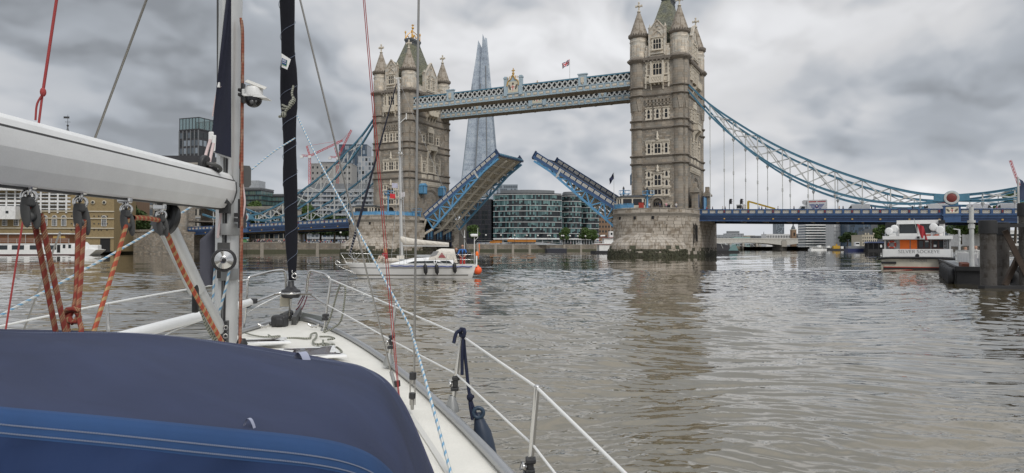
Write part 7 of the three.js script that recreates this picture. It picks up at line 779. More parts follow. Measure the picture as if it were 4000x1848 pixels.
  { const rows = []; for (let i = 0; i <= 28; i++) { const t = i / 28, cx = lerp(1140, 1945, t), top = lerp(165, 292, Math.pow(t, 0.55)), bot = lerp(318, 348, t) + (t < 0.1 ? -30 * (1 - t / 0.1) : 0), r = []; const h = (R(top) - R(bot)) / 2, m = (R(top) + R(bot)) / 2, w = 0.07 + 0.09 * (1 - t); for (let j = 0; j < 12; j++) { const a = j / 12 * Math.PI * 2; const f = 1 + 0.12 * Math.sin(i * 1.7 + j * 2.1) + 0.06 * Math.sin(i * 3.9 + j); r.push([C(cx), m + Math.sin(a) * h, Math.cos(a) * w * f]); } rows.push(r); } obj('sail_cover', loft(rows, true), M.canvasCream, yt); obj('boom', tb([C(1150), R(345), 0], [C(1945), R(352), 0], 0.05), M.alu, yt); }
  // bow and stern gear
  const rail = (pts, r = 0.016) => pipe(pts, r, 6, pts.length * 8); obj('pulpit', [rail([[-3.2, 1.75, 0.8], [-4.4, 1.78, 0.4], [-5.2, 1.8, 0], [-4.4, 1.78, -0.4], [-3.2, 1.75, -0.8]]), rail([[-3.2, 1.4, 0.8], [-4.9, 1.42, 0.12]]), tb([-5.2, 1.8, 0], [-4.75, 1.1, 0.1], 0.016), tb([-4.4, 1.78, 0.4], [-4.1, 1.08, 0.5], 0.016), tb([-3.2, 1.75, 0.8], [-3.0, 1.08, 0.9], 0.016), tb([-4.4, 1.78, -0.4], [-4.1, 1.08, -0.5], 0.016), tb([-3.7, 1.78, 0.6], [-4.3, 1.1, 0.35], 0.02), tb([-4.6, 1.7, 0.3], [-3.8, 1.1, 0.55], 0.02)], M.steel, yt); obj('bowsprit', [bar([-4.6, 1.0, 0.1], [-5.45, 0.98, 0.1], 0.14, 0.06), rail([[-5.4, 0.95, 0.1], [-5.55, 1.1, 0.1], [-5.45, 1.25, 0.1], [-5.2, 1.1, 0.1]], 0.03), tb([-5.45, 0.95, 0.1], [-4.1, 0.35, 0.12], 0.025)], M.steel, yt);
  for (const x of [-2.0, -0.6, 0.9, 2.3, 3.4]) obj('stanchion', tb([x, 1.0, 1.42 - Math.abs(x - 0.5) * 0.03], [x, 1.72, 1.42 - Math.abs(x - 0.5) * 0.03], 0.014), M.steel, yt); obj('guard_wire', [[1.7, 1.7], [1.38, 1.38]].map(([a]) => rail([[-3.2, a + 0.04, 0.85], [-2, a, 1.34], [0.9, a, 1.41], [3.4, a, 1.33], [4.2, a, 1.05]], 0.008)), M.steel, yt); obj('pushpit', [rail([[3.4, 1.7, 1.33], [4.3, 1.7, 1.0], [4.45, 1.7, 0], [4.3, 1.7, -1.0], [3.4, 1.7, -1.3]]), tb([4.3, 1.7, 1.0], [4.2, 1.0, 1.0], 0.016), rail([[3.4, 1.35, 1.33], [4.3, 1.35, 1.0], [4.45, 1.35, 0]])], M.steel, yt);
  obj('radar_pole', [tb([C(2375), 0.9, 0.7], [C(2375), R(190), 0.7], 0.035), tb([C(2375), R(270), 0.7], [C(2430), R(210), 0.7], 0.02), tb([C(2430), R(215), 0.7], [C(2430), R(50), 0.7], 0.018)], M.whitePaint, yt); obj('radar', rb(0.48, 0.2, 0.44, 0.07, C(2372), R(172), 0.7), M.boatWhite, yt); const wg = obj('wind_generator', [tb([C(2200), 1.0, -0.8], [C(2200), R(200), -0.8], 0.025), sph(0.07, C(2200), R(200), -0.72, 1, 1, 1.6, 10)], M.boatWhite, yt); for (const a of [2.5, 1.55, -1.35]) obj('blade', tb([C(2200), R(200), -0.66], [C(2200) + Math.cos(a) * 0.52, R(200) + Math.sin(a) * 0.52, -0.66], 0.035, 0.012, 4).scale(1, 1, 1), a === 1.55 ? M.boatWhite : M.black, wg); obj('outboard', [rb(0.34, 0.36, 0.3, 0.1, C(2278), R(485), 0.4), bx(0.14, 0.4, 0.14, C(2262), R(530), 0.4)], M.black, yt); obj('danbuoy', [tb([C(2440), R(560), 0.9], [C(2462), R(380), 0.9], 0.018), sph(0.11, C(2418), R(480), 0.9, 0.9, 1.7, 0.8, 10), bx(0.05, 0.3, 0.02, C(2455), R(345), 0.9)], M.orangeFlat, yt); obj('horseshoe', [bx(0.1, 0.75, 0.2, C(2412), R(600), 0.95)], M.boatWhite, yt); obj('name_mark', pipe([[2335, 672], [2328, 690], [2338, 706], [2350, 696], [2356, 704], [2364, 690], [2370, 706], [2380, 700]].map(([a, b]) => [C(a), R(b), 1.03]), 0.012, 4, 40), MS([0.06, 0.03, 0.2], 0.5), yt);
  // flags on the halyards
  for (const [px, py, c, w] of [[1545, 727, [0.5, 0.5, 0.62], 22], [1537, 768, [0.62, 0.04, 0.05], 20], [1577, 764, [0.6, 0.58, 0.6], 14]]) { const r = []; for (let j = 0; j <= 3; j++) { const q = []; for (let i = 0; i <= 4; i++) q.push([X(px - w / 2 + i * w / 4), Y(py - 10 + j * 6) - i * 0.01 * (px > 1560 ? -1 : 1), 0.5 + 0.04 * Math.sin(i * 2 + j)]); r.push(q); } obj('signal_flag', loft(r), MS(c, 0.8, { side: THREE.DoubleSide }), yt); }
  // crew and what hangs on the topsides
  const W = (x, y, z) => yt.localToWorld(V(x, y, z)); yt.updateMatrixWorld();
  const hm = obj('person', person({ top: [0.03, 0.14, 0.42], legs: [0.42, 0.035, 0.03], hair: [0.3, 0.16, 0.11], shoe: [0.05, 0.05, 0.05] }, { hl: [-0.12, 0.98, 0.24], el: [-0.32, 1.14, 0.1], hr: [0.1, 0.98, 0.26], er: [0.33, 1.13, 0.1], head: [0.0, 1.65, 0.03] }, 60, [[[-0.1, 1.38, 0.1], [-0.09, 1.08, 0.14], 0.06, 0.07, [0.015, 0.016, 0.025]], [[0.1, 1.38, 0.1], [0.09, 1.08, 0.14], 0.06, 0.07, [0.015, 0.016, 0.025]], [[-0.14, 1.0, 0.1], [0.14, 1.0, 0.1], 0.045, 0.045, [0.015, 0.016, 0.025]], [[-0.05, 1.67, 0.105], [0.05, 1.67, 0.105], 0.018, 0.018, [0.01, 0.01, 0.01]]]), M.people); hm.position.copy(W(C(2175), R(340) - 1.76, 0.35)); hm.rotation.y = 0.1; tag(hm, 'helmsman in blue shirt, dark lifejacket and red trousers', 'person');
  const bl = obj('person', person({ top: [0.34, 0.03, 0.035], legs: [0.5, 0.42, 0.34], hair: [0.42, 0.22, 0.09], arm: [0.6, 0.5, 0.46], shoe: [0.4, 0.36, 0.3] }, { ...sitPose, hip: [0, 0.12, 0], chest: [0, 0.45, -0.03], neck: [0, 0.62, 0], head: [0, 0.76, 0.03], sl: [-0.17, 0.55, 0], sr: [0.17, 0.55, 0], el: [-0.24, 0.32, 0.12], er: [0.24, 0.32, 0.12], hl: [-0.1, 0.3, 0.34], hr: [0.1, 0.3, 0.34], pl: [-0.1, 0.1, 0], pr: [0.1, 0.1, 0], kl: [-0.14, 0.38, 0.32], kr: [0.14, 0.38, 0.32], al: [-0.12, 0.06, 0.5], ar: [0.12, 0.06, 0.5], fl: [-0.12, 0.04, 0.62], fr: [0.12, 0.04, 0.62] }, 52, [[[0, 0.83, -0.02], [0, 0.45, -0.13], 0.1, 0.09, 'hair'], [[0.07, 0.72, -0.06], [0.1, 0.5, -0.06], 0.05, 0.05, 'hair']]), M.people); bl.position.copy(W(C(885), 1.16, 0.35)); bl.rotation.y = -0.8; bl.scale.setScalar(1.05); tag(bl, 'long haired person in a red top sitting on the passing yacht foredeck', 'person');
  const cw = obj('person', person({ top: [0.03, 0.03, 0.035], legs: [0.03, 0.03, 0.04], hair: [0.2, 0.1, 0.05], arm: [0.03, 0.03, 0.035] }, {}, 40), M.people); cw.position.copy(W(C(2060), R(395) - 1.72, -0.35)); cw.rotation.y = 0.8; tag(cw, 'crew member in dark clothes half hidden behind the cream sprayhood', 'person');
  const fp = put([lath([[0.001, -0.4], [0.04, -0.38], [0.06, -0.32], [0.13, -0.24], [0.14, 0.0], [0.13, 0.24], [0.06, 0.32], [0.04, 0.38], [0.001, 0.4]], 14)]); [[1585, 'left of three black fenders on the passing yacht'], [1768, 'middle of three black fenders on the passing yacht'], [2055, 'right of three black fenders on the passing yacht']].forEach(([cx, l], i) => { const o = thing('hull_fender', l, 'fender', W(C(cx), 0.71 + (i === 2 ? 0.08 : 0), i === 2 ? 1.42 : 1.62), 0, 'black fenders of the passing yacht'); o.rotation.z = 0.1; obj('body', fp, M.fender, o); obj('line', tb([0, 0.38, 0], [-0.05, 0.75, -0.12], 0.012), M.black, o); });
  const by = thing('buoy_fender', 'round orange buoy at the stern of the passing yacht', 'buoy', W(C(2430), 0.6, 0.8)); obj('ball', [sph(0.29, 0, 0, 0, 1, 1, 1, 20), lath([[0.1, 0.24], [0.07, 0.36], [0.001, 0.37]], 10)], MS([0.88, 0.13, 0.035], 0.45), by); obj('line', tb([0, 0.34, 0], [-0.2, 0.6, -0.1], 0.012), M.black, by);
}
// ---------------------------------------------------------------- the yacht the picture is taken from
const HD = 12 * DEG, FW = V(-Math.sin(HD), 0, -Math.cos(HD)), SB = V(Math.cos(HD), 0, -Math.sin(HD)), C0 = V(0, 0, 0).addScaledVector(SB, -0.74);
const K = (f, s, h) => C0.clone().addScaledVector(FW, f).addScaledVector(SB, s).setY(h);
const OB = K(3, 0, 0), own = thing('sailing_yacht', 'own white sailing yacht with navy sprayhood, mast and boom in the foreground', 'yacht', OB);
const ow = (name, gs, m, parent) => { const g = join([gs]); g.translate(-OB.x, -OB.y, -OB.z); g.userData.done = 1; return obj(name, g, m, parent ?? own); };
M.deck = MS([0.86, 0.835, 0.76], 0.5, { map: rep(T.paint, 1.2), bumpMap: rep(T.bump, 0.12), bumpScale: 0.0015 }); M.hullW = MP([0.78, 0.78, 0.76], 0.25, { clearcoat: 0.3 }); M.rail = MS([0.42, 0.43, 0.44], 0.42, { metalness: 0.6 }); M.mastAlu = MS([0.66, 0.67, 0.66], 0.36, { metalness: 0.3, map: rep(T.paint, 0.6) }); M.boomPaint = MS([0.88, 0.88, 0.865], 0.42, { map: rep(T.paint, 0.8) }); M.castBlack = MS([0.03, 0.03, 0.032], 0.48); M.castGrey = MS([0.07, 0.07, 0.068], 0.5); M.nylon = MS([0.022, 0.022, 0.022], 0.4); M.clamp = MS([0.33, 0.335, 0.33], 0.45, { metalness: 0.5 });
const cloth = (c, size = 0.09, sc = 0.0022) => MS(c.map((x) => x * 1.12), 0.9, { map: rep(T.fade, 1.4), bumpMap: rep(T.weave, size), bumpScale: sc });
M.hoodTop = cloth([0.033, 0.046, 0.104], 0.05, 0.0007); M.hoodBand = cloth([0.032, 0.090, 0.238], 0.03, 0.0012); M.hoodFlap = cloth([0.015, 0.039, 0.122], 0.03, 0.001); M.hoodPipe = MS([0.05, 0.055, 0.10], 0.8); M.stitch = MS([0.17, 0.20, 0.28], 0.8); M.tab = MS([0.34, 0.36, 0.46], 0.8); M.coverNavy = cloth([0.02, 0.023, 0.045], 0.04, 0.001); M.genNavy = cloth([0.008, 0.009, 0.018], 0.04, 0.001); M.greyBag = cloth([0.125, 0.125, 0.155], 0.03, 0.0015);
const ropeT = (f, n = 64) => { const t = dtex(n, f, true); t.wrapS = t.wrapT = THREE.RepeatWrapping; return t; };
const braid = (u, v, c, fl) => { const a = 0.86 + 0.14 * Math.sin((u * 8 + v * 2) * Math.PI * 2) * Math.sin((u * 8 - v * 2) * Math.PI * 2); return c.map((x) => x * a); };
const RM = (f, len) => MS([1, 1, 1], 0.85, { map: rep(ropeT(f), len, 1) });
M.ropeRed = RM((u, v) => braid(u, v, ((u * 2 + v) % 1 < 0.5 && Math.sin((u * 10 + v * 6) * 6.28) > -0.3) ? [0.70, 0.59, 0.44] : [0.60, 0.25, 0.20]), 0.09); M.ropeOrange = RM((u, v) => braid(u, v, ((u + v) % 1 < 0.38) ? [0.76, 0.63, 0.44] : [0.74, 0.35, 0.25]), 0.045); M.ropeBlueW = RM((u, v) => braid(u, v, ((u + v) % 1 < 0.36) ? [0.50, 0.70, 0.84] : [0.88, 0.89, 0.88]), 0.05); M.ropeGreyW = RM((u, v) => braid(u, v, ((u * 2 + v) % 1 < 0.34) ? [0.30, 0.32, 0.30] : [0.70, 0.70, 0.64]), 0.04); M.ropeRust = RM((u, v) => braid(u, v, vn(u * 6, v * 3) > 0.5 ? [0.60, 0.34, 0.26] : [0.66, 0.50, 0.42]), 0.3); M.ropeNavy = RM((u, v) => braid(u, v, [0.12, 0.15, 0.26]), 0.05); M.ropePink = MS([0.62, 0.50, 0.49], 0.8); M.ropeThinRed = MS([0.34, 0.05, 0.05], 0.8); M.wire = MS([0.36, 0.35, 0.33], 0.32, { metalness: 0.8 }); M.lifeline = MS([0.72, 0.72, 0.70], 0.5); M.ropeWine = MS([0.16, 0.05, 0.07], 0.8);
const rope = (pts, r, n = 8, seg = 0) => { const c = new THREE.CatmullRomCurve3(pts.map(A3), false, 'centripetal'), L = c.getLength(), g = new THREE.TubeGeometry(c, seg || Math.max(8, Math.ceil(L / 0.03)), r, n); const u = g.attributes.uv; for (let i = 0; i < u.count; i++) u.setX(i, u.getX(i) * L); g.userData.keep = 1; const f = fin(g); f.userData.keep = 1; return f; };
// hull and deck
const hb2 = (f) => 1.50 * Math.pow(clamp(1 - Math.pow(clamp((f - 0.2) / 7.85, 0, 1), 2.05)), 0.78), sh = (f) => 1.12 + 0.0042 * Math.max(0, f - 1) ** 2 + 0.004 * f;
{
  const fs = [...Array(41).keys()].map((i) => lerp(-3.5, 8.03, i / 40)), rowsD = fs.map((f) => { const b = Math.max(0.01, hb2(Math.max(0.2, f)) * (f < 0 ? 1 + f * 0.06 : 1)), h = sh(Math.max(0, f)), cr = 0.17 * sst(6.55, 4.6, f) * sst(-0.5, 0.5, f + 1), bump = 0.06 * sst(7.7, 6.8, f); const r = []; for (let j = 0; j <= 28; j++) { const s = j / 14 - 1, a = Math.abs(s), roof = cr * (1 - sst(0.56, 0.70, a)) + bump * (1 - a * a) + cr * 0.12 * (1 - (a / 0.6) ** 2 > 0 ? 1 - (a / 0.6) ** 2 : 0); r.push(K(f, s * b, h + roof)); } return r; });
  ow('deck', loft(rowsD), M.deck);
  for (const sg of [-1, 1]) { const rows = [1, 0.9, 0.6, 0.3, -0.2].map((q) => fs.map((f) => { const b = Math.max(0.012, hb2(Math.max(0.2, f))); return K(f - (1 - q) * 0.35 * sst(5, 8, f), sg * b * (q < 1 ? 0.78 + 0.22 * q : 1.0), lerp(-0.1, sh(Math.max(0, f)) + 0.01, Math.max(0, q))); })); ow('topside', loft(sg > 0 ? rows : rows.map((r) => r.slice().reverse())), M.hullW);
    ow('toe_rail', [pipe(fs.filter((f) => f > -2).map((f) => K(f, sg * (hb2(Math.max(0.2, f)) - 0.012), sh(Math.max(0, f)) + 0.03)), 0.024, 6, 120), pipe(fs.filter((f) => f > -2).map((f) => K(f, sg * (hb2(Math.max(0.2, f)) + 0.015), sh(Math.max(0, f)) - 0.01)), 0.03, 6, 120)], M.rail); }
  // flush seam tape on the side deck
  const dk = (f, s) => sh(f) + 0.06 * sst(7.7, 6.8, f) * (1 - (s / hb2(f)) ** 2);
  ow('genoa_track', [loft([...Array(14).keys()].map((i) => { const f = lerp(2.0, 4.6, i / 13), b = hb2(f); return [K(f, b * 0.80, dk(f, b * 0.8) + 0.006), K(f, b * 0.80 + 0.03, dk(f, b * 0.8) + 0.006)]; }))], MS([0.62, 0.61, 0.57], 0.5));
}
// hatches with smoked acrylic
const hatch = (pts, label) => { const c = pts.reduce((a, p) => a.add(p), V(0, 0, 0)).divideScalar(pts.length); const fr = ow('deck_hatch', [loft([pts.map((p) => p.clone().lerp(c, -0.04)), pts.map((p) => p.clone().lerp(c, -0.05).add(V(0, 0.012, 0))), pts.map((p) => p.clone().add(V(0, 0.02, 0))), pts.map((p) => p.clone().lerp(c, 0.13).add(V(0, 0.02, 0)))], true), quad(...[0, 1, 2, 3].map((i) => pts[i * 6].clone().lerp(c, 0.1).add(V(0, 0.02, 0))))], M.boatWhite); ow('hatch_pane', [loft([pts.map((p) => p.clone().lerp(c, 0.12).add(V(0, 0.021, 0))), pts.map((p) => c.clone().lerp(p, 0.02).add(V(0, 0.024, 0)))], true)], MP([0.05, 0.035, 0.04], 0.07), fr); };
const rrect = (f0, f1, s0, s1, h0, h1) => { const o = [], r = 0.16; for (const [cf, cs, a0] of [[f0, s0, Math.PI], [f0, s1, Math.PI / 2], [f1, s1, 0], [f1, s0, -Math.PI / 2]]) for (let i = 0; i < 6; i++) { const a = a0 - i / 5 * Math.PI / 2 + 0, x = Math.cos(a), y = Math.sin(a), F = cf === f0 ? f0 + 0.09 : f1 - 0.09, S = cs === s0 ? s0 + 0.09 : s1 - 0.09; o.push(K(F + x * 0.09, S + y * 0.09, lerp(h0, h1, (F - f0) / (f1 - f0)))); } return o; };
hatch(rrect(4.62, 5.2, 0.16, 0.62, 1.43, 1.425)); hatch(rrect(5.45, 6.15, -0.46, 0.18, 1.43, 1.37)); 
// mast
const mB = P(889, 1330, 3.9), mTop = P(910, 0, 3.9), mDir = mTop.clone().sub(mB).normalize(), mAt = (y) => mB.clone().addScaledVector(mDir, (y - mB.y) / mDir.y), mHi = mAt(12.2), mLo = mAt(1.3);
{
  const prof = []; for (let i = 0; i < 28; i++) { const a = i / 28 * Math.PI * 2; prof.push([Math.cos(a) * 0.078, Math.sin(a) * 0.050]); }
  const ring = (c) => prof.map(([f, s]) => c.clone().addScaledVector(FW, f).addScaledVector(SB, s)); const mast = ow('mast', loft([ring(mLo), ring(mAt(2)), ring(mAt(4)), ring(mHi)], true), M.mastAlu);
  const aft = (y, f, s) => mAt(y).addScaledVector(FW, f).addScaledVector(SB, s);
  ow('mast_slot', [bar(aft(1.3, -0.074, -0.010), aft(12, -0.074, -0.010), 0.014, 0.02)], M.castBlack, mast); ow('mast_spine', [bar(aft(1.35, -0.076, -0.036), aft(12, -0.076, -0.036), 0.030, 0.05)], M.mastAlu, mast); ow('slot_lip', [bar(aft(1.4, -0.090, -0.018), aft(12, -0.090, -0.018), 0.006, 0.02)], M.castGrey, mast);
  const Hy = (y) => EYE + (969.4 - y) / FOC * 3.85;
  for (const y of [897, 1072]) ow('mast_band', loft([-0.032, -0.03, 0.03, 0.032].map((d, i) => prof.map(([f, s]) => mAt(Hy(y) + d).addScaledVector(FW, f * (i % 3 ? 1.1 : 1) - (f < 0 ? 0.035 : 0)).addScaledVector(SB, s * (i % 3 ? 1.12 : 1)))), true), M.clamp, mast);
  const goose = ow('gooseneck', [bar(aft(Hy(835), -0.11, -0.004), aft(Hy(722), -0.11, -0.004), 0.05, 0.07, FW), bar(aft(Hy(800), -0.15, 0.0), aft(Hy(760), -0.15, 0.0), 0.04, 0.09, FW)], M.castBlack, mast); ow('foot_casting', [bar(aft(1.36, -0.11, -0.006), aft(Hy(1250), -0.10, -0.006), 0.05, 0.08, FW)], M.castBlack, mast); ow('casting_hole', [0, 1, 2, 3].map((i) => tr(lath([[0.008, 0], [0.013, 0.002], [0.014, 0]], 10), 0, 0, 0, Math.PI / 2).rotateY(0.2).translate(...aft(1.72 - i * 0.045, -0.155, 0.016).toArray())), M.steel, mast);
  // halyard winch
  const wc = aft(Hy(1015), -0.13, -0.002), toE = V(0, 2.15, 0).sub(wc).normalize(); const win = lath([[0.001, 0.10], [0.02, 0.10], [0.022, 0.094], [0.046, 0.082], [0.05, 0.074], [0.045, 0.03], [0.06, 0.0], [0.062, -0.03]], 28); win.applyQuaternion(new THREE.Quaternion().setFromUnitVectors(UPV, toE)); win.translate(wc.x, wc.y, wc.z); const wn = ow('halyard_winch', win, M.steel, mast); const wr = lath([[0.05, 0.07], [0.061, 0.074], [0.064, 0.06], [0.06, 0.046], [0.05, 0.04]], 28); wr.applyQuaternion(new THREE.Quaternion().setFromUnitVectors(UPV, toE)); wr.translate(wc.x, wc.y, wc.z); ow('winch_jaw', wr, M.castBlack, wn); const wh = lath([[0.001, 0.104], [0.012, 0.104], [0.012, 0.098]], 8); wh.applyQuaternion(new THREE.Quaternion().setFromUnitVectors(UPV, toE)); wh.translate(wc.x, wc.y, wc.z); ow('winch_socket', wh, M.black, wn); ow('winch_plate', [bar(aft(Hy(1085), -0.10, -0.01), aft(Hy(948), -0.10, -0.01), 0.06, 0.03, FW)], M.castGrey, mast);
  // exit box plates either side
  ow('exit_plate', [ext([[-0.03, -0.06], [-0.03, 0.06], [0.022, 0.06], [0.03, 0.045], [0.03, -0.045], [0.018, -0.06]], 0.012).rotateY(0.5).translate(...P(957, 690, 3.84).toArray())], M.castGrey, mast); ow('exit_plate', [ext([[-0.014, -0.06], [-0.014, 0.06], [0.014, 0.06], [0.014, -0.06]], 0.012).rotateY(0.2).translate(...P(848, 690, 3.95).toArray())], M.castGrey, mast);
  ow('jam_cleat', [bx(0.03, 0.16, 0.04, ...P(945, 835, 3.84).toArray()), bx(0.05, 0.02, 0.05, ...P(938, 840, 3.84).toArray()), bx(0.05, 0.02, 0.05, ...P(938, 860, 3.84).toArray())], M.castBlack, mast); ow('deck_organiser', [lath([[0.02, -0.02], [0.032, 0], [0.02, 0.03]], 12).translate(...P(944, 1345, 3.8).toArray())], M.castBlack, mast);
}
// boom
{
  const bd = (px) => 1.276 / ((2000 - px) / FOC - 0.0842), a = P(868, 746, bd(868)), b = P(0, 586, bd(0)), dir = b.clone().sub(a), e = a.clone().addScaledVector(dir, 1.75), t = dir.clone().normalize(), side = t.clone().cross(UPV).normalize().negate(), up = side.clone().cross(t).negate(); if (up.y < 0) up.negate();
  const pr = [[0, 0.098], [0.034, 0.096], [0.052, 0.080], [0.060, 0.055], [0.070, 0.052], [0.074, 0.0], [0.060, -0.052], [0.036, -0.094], [0.02, -0.098], [0, -0.098]], full = [...pr, ...pr.slice(1, -1).reverse().map(([x, y]) => [-x, y])]; const ring = (c) => full.map(([x, y]) => c.clone().addScaledVector(side, x).addScaledVector(up, y));
  const rowsB = [ring(a), ring(a.clone().lerp(e, 0.5)), ring(e)]; let g = loft(rowsB, true); { const gi = new THREE.BufferGeometry(); gi.setAttribute('position', g.attributes.position.clone()); gi.setAttribute('uv', g.attributes.uv.clone()); gi.computeVertexNormals(); gi.userData.keep = 1; const flat = gi, n0 = g.attributes.normal, n1 = flat.attributes.normal; for (let i = 0; i < n0.count; i++) { n1.setXYZ(i, lerp(n1.getX(i), n0.getX(i), 0.25), lerp(n1.getY(i), n0.getY(i), 0.25), lerp(n1.getZ(i), n0.getZ(i), 0.25)); } g = flat; g.normalizeNormals(); g.userData.keep = 1; }
  const boom = ow('boom', g, M.boomPaint); ow('boom_end_casting', loft([ring(a).map((p) => p.clone().lerp(a, -0.02)), ring(a.clone().addScaledVector(t, -0.03)).map((p) => p.clone().lerp(a, 0.02)), ring(a.clone().addScaledVector(t, -0.05)).map((p) => p.clone().lerp(a, 0.3))], true), M.castBlack, boom); ow('boom_track', [bar(a.clone().addScaledVector(up, -0.101), e.clone().addScaledVector(up, -0.101), 0.022, 0.008)], M.castGrey, boom); ow('boom_slot', bar(a.clone().addScaledVector(up, 0.055).addScaledVector(side, 0.0655), e.clone().addScaledVector(up, 0.055).addScaledVector(side, 0.0655), 0.006, 0.008), M.castGrey, boom);
  // tack line, block and shackle on top of the boom near the mast
  ow('outhaul', [rope([P(250, 575, 2.28), P(420, 630, 2.55), P(600, 650, 2.95), P(790, 660, 3.55)], 0.009)], M.ropePink); ow('outhaul', [rope([P(795, 655, 3.55), P(805, 600, 3.6), P(822, 545, 3.62)], 0.008), rope([P(815, 650, 3.56), P(825, 600, 3.6), P(834, 560, 3.62)], 0.008)], M.ropePink);
  const ob = ow('outhaul_block', [tr(lath([[0.001, -0.014], [0.042, -0.014], [0.046, 0], [0.042, 0.014], [0.001, 0.014]], 18), 0, 0, 0, 0.2, 0, 1.35).translate(...P(797, 640, 3.54).toArray()), bar(P(800, 672, 3.54), P(840, 655, 3.6), 0.03, 0.03)], M.castBlack); ow('lashing', [rope([P(770, 690, 3.55), P(800, 672, 3.5), P(812, 690, 3.52), P(826, 668, 3.52), P(832, 690, 3.56), P(812, 660, 3.58), P(795, 690, 3.56)], 0.006), rope([P(770, 692, 3.55), P(755, 688, 3.53)], 0.005)], MS([0.55, 0.48, 0.44], 0.85)); ow('cleat_ring', fin(new THREE.TorusGeometry(0.045, 0.01, 8, 20)).rotateX(1.2).translate(...P(825, 655, 3.58).toArray()), M.castGrey);
}
// mainsail showing out of the mast with its clew
{
  const rows = []; for (let i = 0; i <= 16; i++) { const t = i / 16, y = lerp(-260, 590, t), x0 = lerp(888, 823, Math.pow(clamp((y + 40) / 610), 0.9)), x1 = 903, r = []; for (let j = 0; j <= 6; j++) { const q = j / 6; r.push(P(lerp(x0, x1, q), y + q * 26 * t, 3.735 + 0.014 * Math.sin(q * 6 + i * 0.5) + 0.02 * (1 - q))); } rows.push(r); } const ms = ow('mainsail', loft(rows), Object.assign(M.coverNavy.clone(), { side: THREE.DoubleSide })); ow('foot_tape', [loft([[P(822, 578, 3.79), P(862, 598, 3.79), P(900, 612, 3.79)], [P(826, 592, 3.79), P(862, 610, 3.79), P(900, 622, 3.79)]])], M.boatWhite, ms); ow('seam', [rope([P(893, 30, 3.79), P(880, 180, 3.785), P(878, 330, 3.785), P(884, 480, 3.785), P(876, 590, 3.785)], 0.0016, 4), rope([P(876, 180, 3.79), P(862, 280, 3.785), P(850, 420, 3.785), P(838, 540, 3.785)], 0.0016, 4)], M.stitch, ms); ow('clew_block', [rb(0.03, 0.06, 0.02, 0.008, ...P(826, 536, 3.77).toArray()), rb(0.022, 0.09, 0.012, 0.005, ...P(837, 560, 3.76).toArray())], M.boatWhite, ms); ow('leech_line', [rope([P(862, 292, 3.77), P(852, 318, 3.76), P(860, 345, 3.76), P(868, 330, 3.77), P(860, 300, 3.77)], 0.004), rope([P(852, 345, 3.76), P(842, 380, 3.76), P(830, 455, 3.77)], 0.004)], M.ropePink, ms); ow('leech_cleat', rb(0.018, 0.03, 0.012, 0.005, ...P(853, 332, 3.755).toArray()), M.boatWhite, ms);
}
// rigid vang
ow('vang', [tb(P(640, 860, 3.28), P(770, 1135, 3.55), 0.044, 0.042, 16), tb(P(760, 1115, 3.53), P(866, 1300, 3.80), 0.037, 0.034, 16)], M.mastAlu); ow('vang_fitting', rb(0.03, 0.16, 0.03, 0.01, ...P(763, 1160, 3.5).toArray()), M.nylon); ow('vang_fitting', [tr(lath([[0.001, -0.02], [0.075, -0.02], [0.082, 0], [0.075, 0.02], [0.001, 0.02]], 20), 0, 0, 0, 1.3, 0, 0.5).translate(...P(650, 855, 3.24).toArray()), bx(0.05, 0.09, 0.05, ...P(636, 815, 3.2).toArray())], M.nylon); ow('vang_line', [rope([P(640, 885, 3.18), P(720, 1070, 3.35), P(810, 1235, 3.5), P(872, 1345, 3.62)], 0.0115)], M.ropeOrange); ow('vang_purchase', [rope([P(760, 1160, 3.5), P(790, 1230, 3.58), P(845, 1330, 3.7)], 0.006), rope([P(775, 1160, 3.52), P(820, 1240, 3.6), P(850, 1335, 3.7)], 0.006), rope([P(770, 1150, 3.5), P(800, 1260, 3.58), P(838, 1335, 3.7)], 0.006)], M.ropeGreyW);
// mainsheet blocks under the boom and their lines
const bd2 = (px) => 1.276 / ((2000 - px) / FOC - 0.0842);
for (const [px, y0, y1, dp] of [[118, 722, 880, 0], [318, 745, 905, 0], [497, 775, 905, 0], [633, 800, 905, 0]]) {
  const d = bd2(px) - 0.02, c = P(px, (y0 + y1) / 2 + 30, d), h = (y1 - y0) / FOC * d, bl = ow('mainsheet_block', [tr(sph(1, 0, 0, 0, 0.014, h * 0.38, 0.006, 14), c.x - 0.004, c.y, c.z + 0.015, 0, 0.2, 0.12), tr(sph(1, 0, 0, 0, 0.014, h * 0.38, 0.006, 14), c.x + 0.008, c.y - 0.004, c.z - 0.012, 0, 0.2, 0.12), rb(0.03, 0.03, 0.04, 0.008, c.x - 0.004, c.y + h * 0.27, c.z), tr(lath([[0.001, -0.012], [0.017, -0.012], [0.012, 0], [0.017, 0.012], [0.001, 0.012]], 16), c.x, c.y - h * 0.1, c.z, Math.PI / 2)], M.castGrey); ow('shackle', [fin(new THREE.TorusGeometry(0.018, 0.006, 8, 16)).rotateY(0.6).translate(c.x - 0.004, c.y + h * 0.40, c.z), fin(new THREE.TorusGeometry(0.016, 0.006, 8, 16)).rotateY(-0.7).translate(c.x - 0.008, c.y + h * 0.54, c.z), rb(0.05, 0.03, 0.03, 0.008, c.x - 0.01, c.y + h * 0.70, c.z)], M.steel, bl);
}
